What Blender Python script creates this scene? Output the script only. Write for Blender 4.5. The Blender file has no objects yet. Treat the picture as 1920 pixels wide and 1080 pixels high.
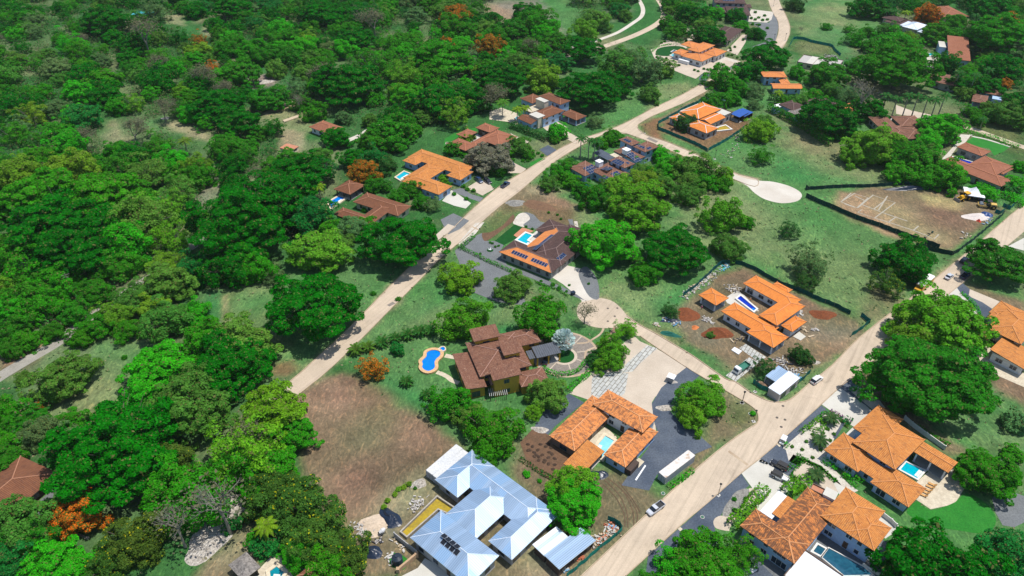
import bpy, bmesh, math, random
import numpy as np
from mathutils import Vector
R_=math.radians
random.seed(7)
SC=bpy.context.scene
COL=SC.collection
# ---------------------------------------------------------------- camera
CAM_H=160.0; PITCH=R_(36.7); FPX=1400.0
cd=bpy.data.cameras.new('camera'); cam=bpy.data.objects.new('camera',cd); COL.objects.link(cam)
cam.location=(0,0,CAM_H); cam.rotation_euler=(math.pi/2-PITCH,0,0)
cd.sensor_width=36; cd.lens=36*FPX/1920; cd.clip_start=1; cd.clip_end=8000
SC.camera=cam
# ---------------------------------------------------------------- world, sun, exposure
SUN_EL=R_(72); SUN_AZ=R_(80)      # azimuth measured clockwise from +Y (away from the camera)
w=bpy.data.worlds.new('World'); SC.world=w; w.use_nodes=True
nt=w.node_tree; bg=nt.nodes['Background']
sky=nt.nodes.new('ShaderNodeTexSky'); sky.sky_type='NISHITA'; sky.sun_disc=False
sky.sun_elevation=SUN_EL; sky.sun_rotation=SUN_AZ; sky.altitude=100; sky.air_density=1.0; sky.dust_density=1.0; sky.ozone_density=1.5
nt.links.new(sky.outputs[0],bg.inputs[0]); bg.inputs[1].default_value=0.13
sl=bpy.data.lights.new('sun','SUN'); sl.energy=4.3; sl.angle=R_(0.53); sl.color=(1,0.955,0.89)
so=bpy.data.objects.new('sun',sl); COL.objects.link(so)
sd=Vector((math.sin(SUN_AZ)*math.cos(SUN_EL),math.cos(SUN_AZ)*math.cos(SUN_EL),math.sin(SUN_EL)))
so.rotation_euler=sd.to_track_quat('Z','Y').to_euler(); so.location=(100,200,300)
SC.view_settings.view_transform='Standard'; SC.view_settings.look='None'
SC.view_settings.exposure=0.14; SC.view_settings.gamma=1
SC.cycles.max_bounces=6; SC.cycles.diffuse_bounces=3; SC.cycles.glossy_bounces=3; SC.cycles.transmission_bounces=3

# ---------------------------------------------------------------- picture point -> place on the ground
CT,ST=math.cos(PITCH),math.sin(PITCH)
def G(px,py,z=0.0):
    u=(px-960)/FPX; v=(py-540)/FPX
    dx,dy,dz=u,CT-v*ST,-ST-v*CT
    t=(CAM_H-z)/-dz
    return (dx*t,dy*t)
def scale_at(px,py,z=0.0):          # picture pixels per metre
    v=(py-540)/FPX
    return FPX*(ST+v*CT)/(CAM_H-z)
def to_px(x,y,z):
    zc=y*CT+(CAM_H-z)*ST
    yc=-y*ST+(CAM_H-z)*CT
    return 960+FPX*x/zc, 540+FPX*yc/zc
def P(s,fr=(0,0,1)):                # "x,y x,y" in a zoom frame -> list of picture points
    out=[]
    for t in s.split():
        a,b=t.split(','); out.append((fr[0]+float(a)/fr[2],fr[1]+float(b)/fr[2]))
    return out
zA=(760,800,6);zB=(980,700,6);zC=(1160,820,6.75);zD=(1280,490,6);zE=(1520,720,6);zF=(1360,890,5.647)
zG=(740,260,9);zH=(1220,60,9);zI=(1260,0,8);zJ=(1480,0,8);zK=(1680,0,8);zL=(1220,120,6);zM=(1440,120,6)
zN=(1680,120,6);zO=(1680,240,6.75);zP=(820,150,6.353);zQ=(1060,230,8);zR=(600,320,8);zS=(860,370,5.685)
zT=(830,590,6);zU=(640,620,7.7125);zV=(640,900,6);zW=(940,940,7.385);zX=(1360,620,7.715);zY=(1740,520,4.911)
zAA=(1660,340,6.75);zAB=(1500,330,7.2);zAC=(1400,720,5.4);zAD=(1240,880,5.4);zAE=(400,900,6);zAF=(0,820,4.155);zAG=(1060,520,6)
c1=(0,0,3);c2=(640,0,3);c3=(1280,0,3);c4=(0,360,3);c5=(640,360,3);c6=(1280,360,3);c7=(0,720,3);c8=(640,720,3);c9=(1280,720,3)

def crv(pts,n=6,closed=True):       # Catmull-Rom smoothing
    out=[];N=len(pts)
    rng=range(N if closed else N-1)
    for i in rng:
        if closed: p0,p1,p2,p3=[pts[(i+k)%N] for k in (-1,0,1,2)]
        else: p0,p1,p2,p3=[pts[min(max(i+k,0),N-1)] for k in (-1,0,1,2)]
        for k in range(n):
            t=k/n
            out.append(tuple(.5*(2*b+(c-a)*t+(2*a-5*b+4*c-d)*t*t+(3*b-a-3*c+d)*t**3) for a,b,c,d in zip(p0,p1,p2,p3)))
    if not closed: out.append(pts[-1])
    return out

# ---------------------------------------------------------------- materials
def lin(r,g,b):
    f=lambda c:(c/255/12.92 if c/255<=0.04045 else ((c/255+0.055)/1.055)**2.4)
    return (f(r),f(g),f(b),1)
class NT:
    def __init__(s,name):
        s.m=bpy.data.materials.new(name); s.m.use_nodes=True; s.t=s.m.node_tree; s.n=s.t.nodes
        s.b=s.n['Principled BSDF']; s.out=s.n['Material Output']
    def new(s,ty,**k):
        n=s.n.new(ty)
        for a,v in k.items(): setattr(n,a,v)
        return n
    def link(s,a,b): s.t.links.new(a,b)
    def val(s,sock,v): sock.default_value=v
    def noise(s,vec,scale,detail=4,rough=.55,dist=0):
        n=s.new('ShaderNodeTexNoise'); n.inputs['Scale'].default_value=scale; n.inputs['Detail'].default_value=detail
        n.inputs['Roughness'].default_value=rough; n.inputs['Distortion'].default_value=dist
        if vec is not None: s.link(vec,n.inputs['Vector'])
        return n.outputs['Fac']
    def ramp(s,fac,stops):
        r=s.new('ShaderNodeValToRGB'); s.link(fac,r.inputs[0]); e=r.color_ramp.elements
        while len(e)<len(stops): e.new(.5)
        for i,(p,c) in enumerate(stops):
            e[i].position=p; e[i].color=c if len(c)==4 else (*c,1)
        return r.outputs[0]
    def mix(s,fac,a,b,mode='MIX'):
        n=s.new('ShaderNodeMix',data_type='RGBA',blend_type=mode)
        for sock,v in ((n.inputs[0],fac),(n.inputs[6],a),(n.inputs[7],b)):
            if isinstance(v,(int,float)): sock.default_value=v
            elif isinstance(v,(tuple,list)): sock.default_value=v if len(v)==4 else (*v,1)
            else: s.link(v,sock)
        return n.outputs[2]
    def math(s,op,a,b=0.0,c=None):
        n=s.new('ShaderNodeMath',operation=op)
        for i,v in enumerate((a,b) if c is None else (a,b,c)):
            if isinstance(v,(int,float)): n.inputs[i].default_value=v
            else: s.link(v,n.inputs[i])
        return n.outputs[0]
    def mapping(s,vec,scale):
        n=s.new('ShaderNodeMapping'); s.link(vec,n.inputs[0]); n.inputs['Scale'].default_value=scale; return n.outputs[0]
    def bump(s,h,strength=.3,dist=.1):
        n=s.new('ShaderNodeBump'); n.inputs['Strength'].default_value=strength; n.inputs['Distance'].default_value=dist
        s.link(h,n.inputs['Height']); s.link(n.outputs[0],s.b.inputs['Normal'])
def g3(v): return (v,v,v,1)
def surf(name,col,col2=None,scale=.4,rough=.9,detail=5,fine=.12,bump=0.0,spec=.3,metal=0,stretch=None,seed=0):
    """plain surface whose colour drifts between two tones with a fine grain; object coordinates in metres"""
    T=NT(name); tc=T.new('ShaderNodeNewGeometry').outputs['Position']
    if stretch: tc=T.mapping(tc,stretch)
    col2=col2 or tuple(c*.78 for c in col[:3])
    f=T.noise(tc,scale,detail); f=T.ramp(f,[(.35,g3(0)),(.65,g3(1))])
    c=T.mix(f,col,col2)
    if fine:
        g=T.noise(tc,2.2,6,.7); g=T.ramp(g,[(.25,g3(1-fine*1.6)),(.75,g3(1+fine))])
        c=T.mix(1.0,c,g,'MULTIPLY')
        if bump: T.bump(T.noise(tc,5,4),bump,.05)
    T.link(c,T.b.inputs['Base Color']); T.b.inputs['Roughness'].default_value=rough
    T.b.inputs['Specular IOR Level'].default_value=spec; T.b.inputs['Metallic'].default_value=metal
    return T.m
def tile_mat(name,c1_,c2_,stain=None,stain_amt=.5,streak=.5,period=.42,fleck=None):
    """barrel tile roof: UV in metres, U along the eave, V up the slope"""
    T=NT(name); uv=T.new('ShaderNodeUVMap').outputs[0]
    sx=T.new('ShaderNodeSeparateXYZ'); T.link(uv,sx.inputs[0])
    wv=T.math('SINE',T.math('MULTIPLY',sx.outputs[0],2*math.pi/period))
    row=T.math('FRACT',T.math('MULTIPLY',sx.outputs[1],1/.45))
    # colour of the single tiles: a stretched noise (down the slope) and a broad one
    f1=T.noise(T.mapping(uv,(2.4,.55,1)),1.0,3,.6)
    f2=T.noise(uv,.22,3)
    c=T.mix(T.ramp(f1,[(.38,g3(0)),(.62,g3(1))]),c1_,c2_)
    c=T.mix(T.math('MULTIPLY',T.ramp(f2,[(.4,g3(0)),(.6,g3(1))]),.25),c,tuple(min(1,x*1.3) for x in c1_[:3]))
    if stain:
        s1=T.noise(T.mapping(uv,(1.5,.8,1)),.8,7,.72,.6)
        lo=.62-.2*stain_amt
        s=T.ramp(s1,[(lo,g3(0)),(lo+.12,g3(1))])
        s=T.math('MULTIPLY',s,.85)
        c=T.mix(s,c,stain)
    if fleck:
        s2=T.noise(T.mapping(uv,(1.2,1.8,1)),1.3,4,.6,1.8)
        c=T.mix(T.math('MULTIPLY',T.ramp(s2,[(.55,g3(0)),(.68,g3(1))]),.7),c,fleck)
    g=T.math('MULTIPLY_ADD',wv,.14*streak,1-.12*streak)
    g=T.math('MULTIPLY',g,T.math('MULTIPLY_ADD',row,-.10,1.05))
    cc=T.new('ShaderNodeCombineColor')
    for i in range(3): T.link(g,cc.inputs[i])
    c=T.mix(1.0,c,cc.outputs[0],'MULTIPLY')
    T.link(c,T.b.inputs['Base Color']); T.b.inputs['Roughness'].default_value=.85
    T.b.inputs['Specular IOR Level'].default_value=.25
    T.bump(wv,.45,.06)
    return T.m
def metal_mat(name,c1_,c2_,rough=.38,metal=.75):
    T=NT(name); uv=T.new('ShaderNodeUVMap').outputs[0]
    sx=T.new('ShaderNodeSeparateXYZ'); T.link(uv,sx.inputs[0])
    pan=T.math('FLOOR',T.math('MULTIPLY',sx.outputs[0],1/1.05))
    wn=T.new('ShaderNodeTexWhiteNoise',noise_dimensions='1D'); T.link(pan,wn.inputs['W'])
    wv=T.math('SINE',T.math('MULTIPLY',sx.outputs[0],2*math.pi/.5))
    f=T.noise(T.mapping(uv,(.9,.12,1)),1.0,3)
    c=T.mix(f,c1_,c2_)
    c=T.mix(T.math('MULTIPLY',T.math('GREATER_THAN',wn.outputs['Value'],.8),.45),c,(.16,.33,.55,1))
    v=T.math('MULTIPLY_ADD',wn.outputs['Value'],.22,.85)
    v=T.math('MULTIPLY',v,T.math('MULTIPLY_ADD',T.math('GREATER_THAN',wv,.88),-.38,1.0))
    cc=T.new('ShaderNodeCombineColor')
    for i in range(3): T.link(v,cc.inputs[i])
    c=T.mix(1.0,c,cc.outputs[0],'MULTIPLY')
    T.link(c,T.b.inputs['Base Color']); T.b.inputs['Metallic'].default_value=metal
    T.link(T.math('MULTIPLY_ADD',wn.outputs['Value'],.12,rough),T.b.inputs['Roughness'])
    T.bump(wv,.3,.04)
    return T.m
def plain(name,col,rough=.6,metal=0,spec=.4):
    T=NT(name); tc=T.new('ShaderNodeTexCoord').outputs['Object']
    g=T.ramp(T.noise(tc,1.7,4,.6),[(.3,g3(.86)),(.7,g3(1.06))])
    T.link(T.mix(1.0,col,g,'MULTIPLY'),T.b.inputs['Base Color'])
    T.b.inputs['Roughness'].default_value=rough; T.b.inputs['Metallic'].default_value=metal
    T.b.inputs['Specular IOR Level'].default_value=spec
    return T.m
def pool_mat(name,col,col2,scale=.6):
    T=NT(name); tc=T.new('ShaderNodeNewGeometry').outputs['Position']
    f=T.ramp(T.noise(tc,scale,3,.5,1.5),[(.35,g3(0)),(.7,g3(1))])
    T.link(T.mix(f,col,col2),T.b.inputs['Base Color']); T.b.inputs['Roughness'].default_value=.06
    T.b.inputs['Specular IOR Level'].default_value=.5
    T.bump(T.noise(tc,1.6,3),.12,.05)
    return T.m
def leaf_mat(name,alt=None,alt_amt=0.0,trans=.30,patch=False):
    """leaves: the tree's own colour comes from the crown object's colour; tone drifts by clump and by leaf"""
    T=NT(name); oi=T.new('ShaderNodeObjectInfo'); tc=T.new('ShaderNodeTexCoord').outputs['Object']
    ge=T.new('ShaderNodeNewGeometry'); isl=ge.outputs['Random Per Island']
    base=oi.outputs['Color']
    f=T.noise(tc,.42,3,.6)
    warm=T.mix(1.0,base,(1.42,1.12,1.1,1),'MULTIPLY')
    c=T.mix(T.math('MULTIPLY',T.ramp(f,[(.42,g3(0)),(.68,g3(1))]),.55),base,warm)
    m=T.math('MULTIPLY_ADD',isl,.55,.74)
    m=T.math('MULTIPLY',m,T.math('MULTIPLY_ADD',T.noise(tc,.16,2),.7,.68))
    cc=T.new('ShaderNodeCombineColor')
    for i in range(3): T.link(m,cc.inputs[i])
    c=T.mix(1.0,c,cc.outputs[0],'MULTIPLY')
    if alt:
        r2=T.math('FRACT',T.math('MULTIPLY',isl,37.7))
        th=T.math('GREATER_THAN',r2,1-alt_amt)
        if patch: th=T.math('MULTIPLY',th,T.ramp(T.noise(tc,.35,3),[(.38,g3(0)),(.5,g3(1))]))
        c=T.mix(th,c,alt)
    T.link(c,T.b.inputs['Base Color']); T.b.inputs['Roughness'].default_value=.55
    T.b.inputs['Specular IOR Level'].default_value=.06
    tr=T.new('ShaderNodeBsdfTranslucent'); T.link(c,tr.inputs[0])
    ms=T.new('ShaderNodeMixShader'); ms.inputs[0].default_value=trans
    T.link(T.b.outputs[0],ms.inputs[1]); T.link(tr.outputs[0],ms.inputs[2]); T.link(ms.outputs[0],T.out.inputs[0])
    return T.m

# ---------------------------------------------------------------- mesh builder
class MB:
    def __init__(s): s.v=[];s.f=[];s.uv=[];s.mi=[];s.m=0
    def face(s,pts,uv=None):
        i=len(s.v); s.v+= [tuple(p) for p in pts]; s.f.append(tuple(range(i,i+len(pts))))
        s.uv+= uv if uv else [(p[0],p[1]) for p in pts]; s.mi.append(s.m)
    def box(s,x0,y0,z0,x1,y1,z1):
        a=[(x0,y0),(x1,y0),(x1,y1),(x0,y1)]
        s.prism(a,z0,z1)
    def prism(s,a,z0,z1,top=None):
        top=top or a; n=len(a)
        ar=sum(a[i][0]*a[(i+1)%n][1]-a[(i+1)%n][0]*a[i][1] for i in range(n))
        if ar<0: a=a[::-1]; top=top[::-1]
        s.face([(*p,z1) for p in top]); s.face([(*p,z0) for p in a[::-1]])
        for i in range(n):
            j=(i+1)%n; L=math.dist(a[i],a[j])
            s.face([(*a[i],z0),(*a[j],z0),(*top[j],z1),(*top[i],z1)],[(0,0),(L,0),(L,z1-z0),(0,z1-z0)])
    def obox(s,c,u,hl,hw,z0,z1):    # box along direction u
        ux,uy=u; vx,vy=-uy,ux
        s.prism([(c[0]+a*ux*hl+b*vx*hw,c[1]+a*uy*hl+b*vy*hw) for a,b in ((-1,-1),(1,-1),(1,1),(-1,1))],z0,z1)
    def tube(s,p0,p1,r0,r1,n=6,cap=True):
        p0=Vector(p0);p1=Vector(p1); d=(p1-p0)
        if d.length<1e-6: return
        d.normalize(); a=d.orthogonal().normalized(); b=d.cross(a)
        A=[p0+(a*math.cos(t)+b*math.sin(t))*r0 for t in [2*math.pi*i/n for i in range(n)]]
        B=[p1+(a*math.cos(t)+b*math.sin(t))*r1 for t in [2*math.pi*i/n for i in range(n)]]
        for i in range(n):
            j=(i+1)%n; s.face([A[i],A[j],B[j],B[i]])
        if cap: s.face(B); s.face(A[::-1])
    def build(s,name,mats,parent=None,loc=None,smooth=False,rot=0):
        me=bpy.data.meshes.new(name)
        v=s.v
        if loc is not None: v=[(p[0]-loc[0],p[1]-loc[1],p[2]-(loc[2] if len(loc)>2 else 0)) for p in v]
        me.from_pydata(v,[],s.f)
        ul=me.uv_layers.new(name='UVMap'); ul.data.foreach_set('uv',np.array(s.uv,dtype=np.float32).ravel())
        if not isinstance(mats,(list,tuple)): mats=[mats]
        for m in mats: me.materials.append(m)
        if len(mats)>1: me.polygons.foreach_set('material_index',s.mi)
        if smooth: me.shade_smooth()
        me.update()
        o=bpy.data.objects.new(name,me); COL.objects.link(o)
        if loc is not None: o.location=(loc[0],loc[1],loc[2] if len(loc)>2 else 0)
        if parent: o.parent=parent
        return o
def tag(o,label=None,cat=None,group=None,kind=None):
    if label: o['label']=label
    if cat: o['category']=cat
    if group: o['group']=group
    if kind: o['kind']=kind
    return o
def empty(name,x,y,rz=0,z=0):
    o=bpy.data.objects.new(name,None); COL.objects.link(o); o.location=(x,y,z); o.rotation_euler=(0,0,rz); o.empty_display_size=.5
    return o
def copy_thing(root,x,y,rz=0,sc=1.0,z=0):
    r=root.copy(); COL.objects.link(r); r.location=(x,y,z); r.rotation_euler=(0,0,rz); r.scale=(sc,sc,sc)
    for ch in root.children:
        c=ch.copy(); COL.objects.link(c); c.parent=r
        for g in ch.children:
            d=g.copy(); COL.objects.link(d); d.parent=c
    return r
SHEETS=[]; LV=[]
def lay(w_):
    """height for a new flat surface: 4 mm above whatever already lies where it goes"""
    x0,x1,y0,y1=min(p[0] for p in w_),max(p[0] for p in w_),min(p[1] for p in w_),max(p[1] for p in w_)
    l=1+max([b[4] for b in LV if b[0]<x1 and b[1]>x0 and b[2]<y1 and b[3]>y0],default=0); LV.append((x0,x1,y0,y1,l)); return .02+.004*l
def sheet(name,pts,mat,smooth=0,z=None,kind='structure',thick=None,label=None,cat=None):
    """flat surface lying on the ground, outline in picture points"""
    if smooth: pts=crv(pts,smooth)
    w_=[G(x,y) for x,y in pts]
    SHEETS.append(w_)
    cx=sum(p[0] for p in w_)/len(w_); cy=sum(p[1] for p in w_)/len(w_)
    if z is None: z=lay(w_)
    b=MB()
    if thick: b.prism(w_,.0,z)
    else:
        n=len(w_); ar=sum(w_[i][0]*w_[(i+1)%n][1]-w_[(i+1)%n][0]*w_[i][1] for i in range(n))
        if ar<0: w_=w_[::-1]
        b.face([(*p,z) for p in w_])
    o=b.build(name,mat,loc=(cx,cy)); tag(o,label,cat,kind=kind if not cat else None); return o
def ribbon(name,pts,width,mat,z=None,smooth=6,kind='structure'):
    """strip of constant width (metres) along picture points"""
    p=crv(pts,smooth,False) if smooth else pts
    w_=[Vector(G(*q)) for q in p]; L=[];Rr=[]
    for i,q in enumerate(w_):
        d=(w_[min(i+1,len(w_)-1)]-w_[max(i-1,0)]).normalized(); nrm=Vector((-d.y,d.x))*width/2
        L.append(q+nrm); Rr.append(q-nrm)
    if z is None: z=lay(w_)
    b=MB()
    for i in range(len(w_)-1): b.face([(*Rr[i],z),(*Rr[i+1],z),(*L[i+1],z),(*L[i],z)])
    c=w_[len(w_)//2]; o=b.build(name,mat,loc=(c.x,c.y)); tag(o,kind=kind); return o
# ================================================================= GROUND (one sheet, tone of soil and grass per vertex)
def vnoise(x,y,s,seed=0):
    rng=np.random.RandomState(seed); T_=rng.rand(256,256)
    X=x/s+seed*13.7; Y=y/s+seed*7.1
    xi=np.floor(X).astype(int); yi=np.floor(Y).astype(int); fx=X-xi; fy=Y-yi
    fx=fx*fx*(3-2*fx); fy=fy*fy*(3-2*fy)
    a=T_[xi%256,yi%256];b=T_[(xi+1)%256,yi%256];c=T_[xi%256,(yi+1)%256];d=T_[(xi+1)%256,(yi+1)%256]
    return (a*(1-fx)+b*fx)*(1-fy)+(c*(1-fx)+d*fx)*fy
def make_ground():
    st=1.3
    xs=np.concatenate([[-6000,-3000,-1500,-800,-560],np.arange(-430,431,st),[560,800,1500,3000,6000]])
    ys=np.concatenate([[-3000,-800,-200,20],np.arange(50,640,st),[700,800,1000,1500,3000,7000]])
    X,Y=np.meshgrid(xs,ys); x=X.ravel(); y=Y.ravel(); n=len(x)
    nz=(vnoise(x,y,9,1)+.6*vnoise(x,y,3.5,2)+.35*vnoise(x,y,1.7,3))/1.95-.5
    big=vnoise(x,y,38,5)*.6+vnoise(x,y,14,6)*.4
    floor_=np.array([.035,.115,.030]); floor2=np.array([.12,.15,.07])
    t=np.clip((big-.45)*5,0,1)[:,None]
    col=floor_*(1-t)+floor2*t
    C={'gr':(.066,.165,.050),'gb':(.02,.150,.040),'dry':(.170,.20,.092),'soil':(.165,.122,.076),'red':(.172,.104,.056),
       'pale':(.27,.225,.14),'tan':(.27,.205,.115),'dk':(.085,.058,.04),'olive':(.10,.115,.045),'grey':(.17,.155,.12),'teal':(.03,.115,.055),'straw':(.33,.27,.13)}
    L=[ # colour, feather m, strength, outline
     ('gr',5,1,P("390,590 430,520 500,505 640,470 760,520 850,460 900,430 990,330 1100,260 1130,200 1230,150 1330,150 1420,170 1500,100 1500,0 1640,0 1660,60 1500,130 1660,230 1760,340 1920,360 1920,760 1920,1100 1400,1100 1150,1100 900,900 700,700 600,640 520,700 480,740 400,640")),
     ('olive',8,.7,P("400,520 500,500 560,560 520,640 420,640")),
     ('gr',4,1,P("180,650 300,640 300,700 200,780 60,790 130,720")),('dry',5,.7,P("180,660 260,650 230,770 100,790 60,770 140,730")),
     ('gb',3,.9,P("385,545 420,540 418,610 380,620")),('tan',1,.9,P("417,556 427,552 430,590 428,616 417,614")),
     ('dry',10,.6,P("420,540 520,520 540,600 520,680 440,650")),('gr',6,.8,P("440,560 520,555 520,620 450,625")),
     ('red',2,.75,P("515,685 545,678 558,690 540,705 518,702")),
     ('soil',2.2,1,P("552,748 600,715 640,692 690,712 740,745 790,775 830,805 870,850 800,885 740,935 690,975 640,990 600,950 565,890 560,800")),
     ('pale',6,.3,P("570,760 620,720 640,760 600,800")),('gr',5,.8,P("640,640 700,650 780,640 830,700 815,745 830,790 790,770 700,715 655,690")),
     ('olive',5,.45,P("665,730 700,712 745,740 725,790 690,780")),('gb',4,.6,P("700,700 760,722 800,750 820,775 790,765 740,740")),
     ('dk',6,.5,P("640,850 740,830 800,860 720,930 650,930")),('soil',8,.35,P("620,790 700,800 760,840 700,880 620,860")),
     # lot between the road and the cul-de-sac
     ('dry',9,.5,P("830,560 960,520 1060,570 1000,620 880,600 720,640 800,560")),('gb',5,.45,P("870,500 960,560 930,600 880,590 850,560 700,640 740,620")),
     ('gb',4,.8,P("925,610 965,605 970,650 930,650")),
     # cleared lot above the house with solar panels
     ('soil',3,1,P("985,345 1040,360 1085,385 1085,425 1040,430 990,400 950,400 920,375 935,350")),('pale',4,.7,P("985,345 1060,360 1040,372 985,365")),
     ('olive',4,.7,P("900,430 950,385 985,390 960,440 900,460 870,460")),('red',3,.5,P("980,378 1030,375 1080,400 1070,420 1020,415 985,395")),
     ('dry',4,.8,P("1080,390 1110,395 1140,430 1090,450")),
     # wide meadow in the middle
     ('dry',12,.7,P("1260,330 1400,330 1500,430 1640,490 1640,560 1560,590 1540,530 1400,470 1300,470")),('gr',12,.55,P("1400,360 1500,380 1640,470 1700,500 1600,600 1540,560 1500,450")),
     ('dry',8,.7,P("1120,540 1230,540 1250,590 1300,650 1230,640 1180,580")),('gb',5,.5,P("1210,560 1300,540 1290,580 1230,610")),
     ('dry',12,.75,P("1450,210 1530,240 1640,310 1720,340 1560,340 1450,270")),('soil',12,.55,P("1470,215 1530,250 1600,300 1560,320 1480,270")),
     ('gb',8,.5,P("1470,290 1540,320 1600,345 1480,345 1430,330")),('gr',5,.8,P("1330,280 1430,260 1450,340 1400,345 1340,310")),
     ('dry',10,.8,P("1500,10 1600,10 1610,50 1560,90 1500,60")),('gb',8,.55,P("1530,40 1600,60 1590,120 1510,100")),('gb',8,.6,P("1480,0 1530,0 1510,25 1482,20")),
     ('gr',6,.9,P("1000,0 1100,0 1100,60 1050,90 1010,80 960,40 900,40 890,0")),('grey',6,.9,P("890,0 1010,0 1040,20 1060,80 1010,110 1000,50 940,45")),
     ('tan',6,.5,P("890,0 930,5 975,40 950,48 900,30")),('grey',6,.8,P("1140,0 1170,0 1175,30 1150,40")),
     ('gr',6,1,P("1160,140 1230,160 1300,140 1300,170 1180,240 1150,230")),('dry',5,.7,P("1210,170 1290,150 1300,165 1220,205")),
     # road sides
     ('soil',2,.9,P("1235,225 1320,172 1320,182 1245,232")),('red',2.5,1,P("1203,232 1235,222 1245,265 1330,300 1320,310 1250,285 1205,245")),
     ('red',2,1,P("1235,240 1300,195 1410,215 1405,235 1325,282 1240,248")),
     # enclosed building plot on the right
     ('soil',3,1,P("1575,360 1640,352 1830,355 1880,395 1785,468 1720,460 1660,430 1580,395")),('tan',4,.75,P("1600,365 1660,372 1740,430 1790,455 1770,462 1650,430 1590,392")),
     ('tan',4,.9,P("1715,362 1760,365 1830,385 1860,395 1790,397 1730,388")),('dk',3,.45,P("1690,370 1730,378 1800,405 1790,415 1720,395")),
     ('straw',2.5,.9,P("1725,365 1760,368 1800,382 1790,392 1740,385")),('tan',5,.9,P("1580,362 1690,380 1790,440 1780,462 1640,425 1575,392")),('pale',3,.5,P("1690,395 1710,390 1725,405 1705,415 1690,405")),
     # construction plot with the orange house
     ('soil',3,1,P("1275,575 1330,530 1380,500 1400,500 1500,555 1610,605 1620,625 1600,640 1540,680 1480,720 1420,690 1400,715 1370,700 1280,640")),
     ('grey',6,.6,P("1285,580 1330,600 1420,690 1330,660 1285,640")),('grey',6,.5,P("1490,590 1600,620 1560,650 1500,620")),('tan',5,.6,P("1500,635 1590,640 1560,660 1520,655")),
     ('red',5,.5,P("1340,520 1410,510 1440,525 1360,560")),('pale',5,.5,P("1500,660 1560,650 1560,680 1510,690")),('red',4,.6,P("1280,580 1300,583 1300,606 1280,605")),
     ('gr',3,.9,P("1395,715 1430,700 1450,745 1420,735")),('gb',2.5,.9,P("1308,655 1325,648 1350,652 1385,680 1378,688 1350,684 1322,672")),('gr',2,.9,P("1455,752 1520,705 1530,700 1540,690 1555,680 1513,722 1480,745")),
     ('olive',4,.8,P("1190,605 1250,620 1330,680 1280,650 1200,615")),('soil',4,.55,P("1640,540 1690,540 1660,590 1620,600")),
     # corner islands
     ('soil',3,1,P("1355,733 1400,750 1420,775 1410,800 1330,860 1290,905 1280,880 1300,850 1330,770")),('olive',3,.8,P("1380,745 1412,755 1420,785 1400,797 1375,790")),
     ('soil',2,1,P("1160,990 1200,960 1300,885 1330,862 1345,850 1300,890 1180,1000 1110,1070")),('red',3,.5,P("1210,910 1250,915 1280,905 1260,925 1215,935")),
     ('soil',3,1,P("975,830 1060,870 1130,880 1210,900 1240,935 1200,975 1150,1010 1140,1040 1100,1000 1000,950 950,880")),
     ('soil',3,1,P("650,985 790,890 850,900 1000,960 1110,1000 1170,1000 1080,1100 600,1100")),('pale',4,.7,P("700,945 790,900 830,915 760,960 700,1010 660,1010 690,970")),
     ('pale',3,.6,P("1040,1030 1000,1000 960,1040 1000,1090 1060,1090")),('grey',3,.8,P("680,985 740,960 740,1010 690,1010")),
     # right-hand side
     ('soil',4,1,P("1590,700 1640,690 1660,760 1720,790 1790,830 1820,850 1760,830 1660,770 1585,720")),('dry',6,.9,P("1680,740 1760,770 1880,780 1920,760 1920,900 1870,850 1790,820 1700,770")),
     ('soil',5,.8,P("1640,760 1720,780 1800,840 1770,840 1690,795")),('gb',5,.5,P("1770,780 1850,770 1900,800 1870,840 1800,810")),('soil',4,.9,P("1840,670 1920,700 1920,760 1860,730")),
     ('soil',3,1,P("1800,530 1850,540 1920,570 1920,600 1850,575 1805,550")),('red',4,.4,P("1450,740 1460,720 1500,700")),
     ('soil',4,.9,P("1880,690 1920,700 1920,740 1870,730")),('soil',3,.95,P("1590,715 1625,692 1660,740 1700,765 1740,790 1800,835 1812,850 1770,838 1700,802 1640,765 1600,740")),('soil',2.5,1,P("1100,880 1130,900 1170,925 1200,920 1235,930 1245,945 1200,985 1160,1020 1125,1000 1090,960")),('grey',4,.9,P("1870,460 1900,445 1920,440 1920,480 1890,490")),
     ('gr',2,.9,P("1785,480 1880,400 1890,405 1800,485 1740,540 1730,535")),
     # forest clearings
     ('dry',5,.9,P("490,200 560,180 600,190 610,240 560,255 500,250")),('pale',2,.8,P("497,211 555,190 560,196 500,218")),('grey',3,1,P("462,140 520,140 525,160 470,165")),
     ('pale',4,.7,P("200,225 225,225 240,262 205,265")),('gr',4,.9,P("250,230 310,215 330,235 300,250 260,240")),('pale',4,.8,P("285,232 330,225 400,255 405,270 370,262 330,245")),
     ('pale',3,.8,P("280,290 320,275 322,283 290,296")),('grey',8,.7,P("340,340 410,330 430,370 380,390 340,370")),('pale',2.5,.8,P("525,240 570,250 565,290 520,290 530,265")),
     ('pale',3,.7,P("310,25 345,28 345,48 310,45")),('pale',4,.8,P("380,50 420,58 415,70 385,66")),('gr',3,.8,P("545,150 590,160 585,180 550,175")),
     ('soil',4,.9,P("60,640 130,600 160,570 150,600 100,640 40,690 0,700 0,670")),('pale',3,.5,P("440,270 470,260 480,270 450,285")),
     ('soil',4,.8,P("390,1040 470,960 530,1000 500,1040 440,1090 380,1090")),('pale',3,.7,P("390,1060 440,1000 470,985 470,1030 440,1060")),
     ('soil',3,.9,P("75,970 100,950 130,975 120,1010 90,1010")),('red',4,.7,P("180,770 220,765 225,780 185,790")),('pale',4,.5,P("435,800 450,770 445,830 400,860 400,840")),
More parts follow.
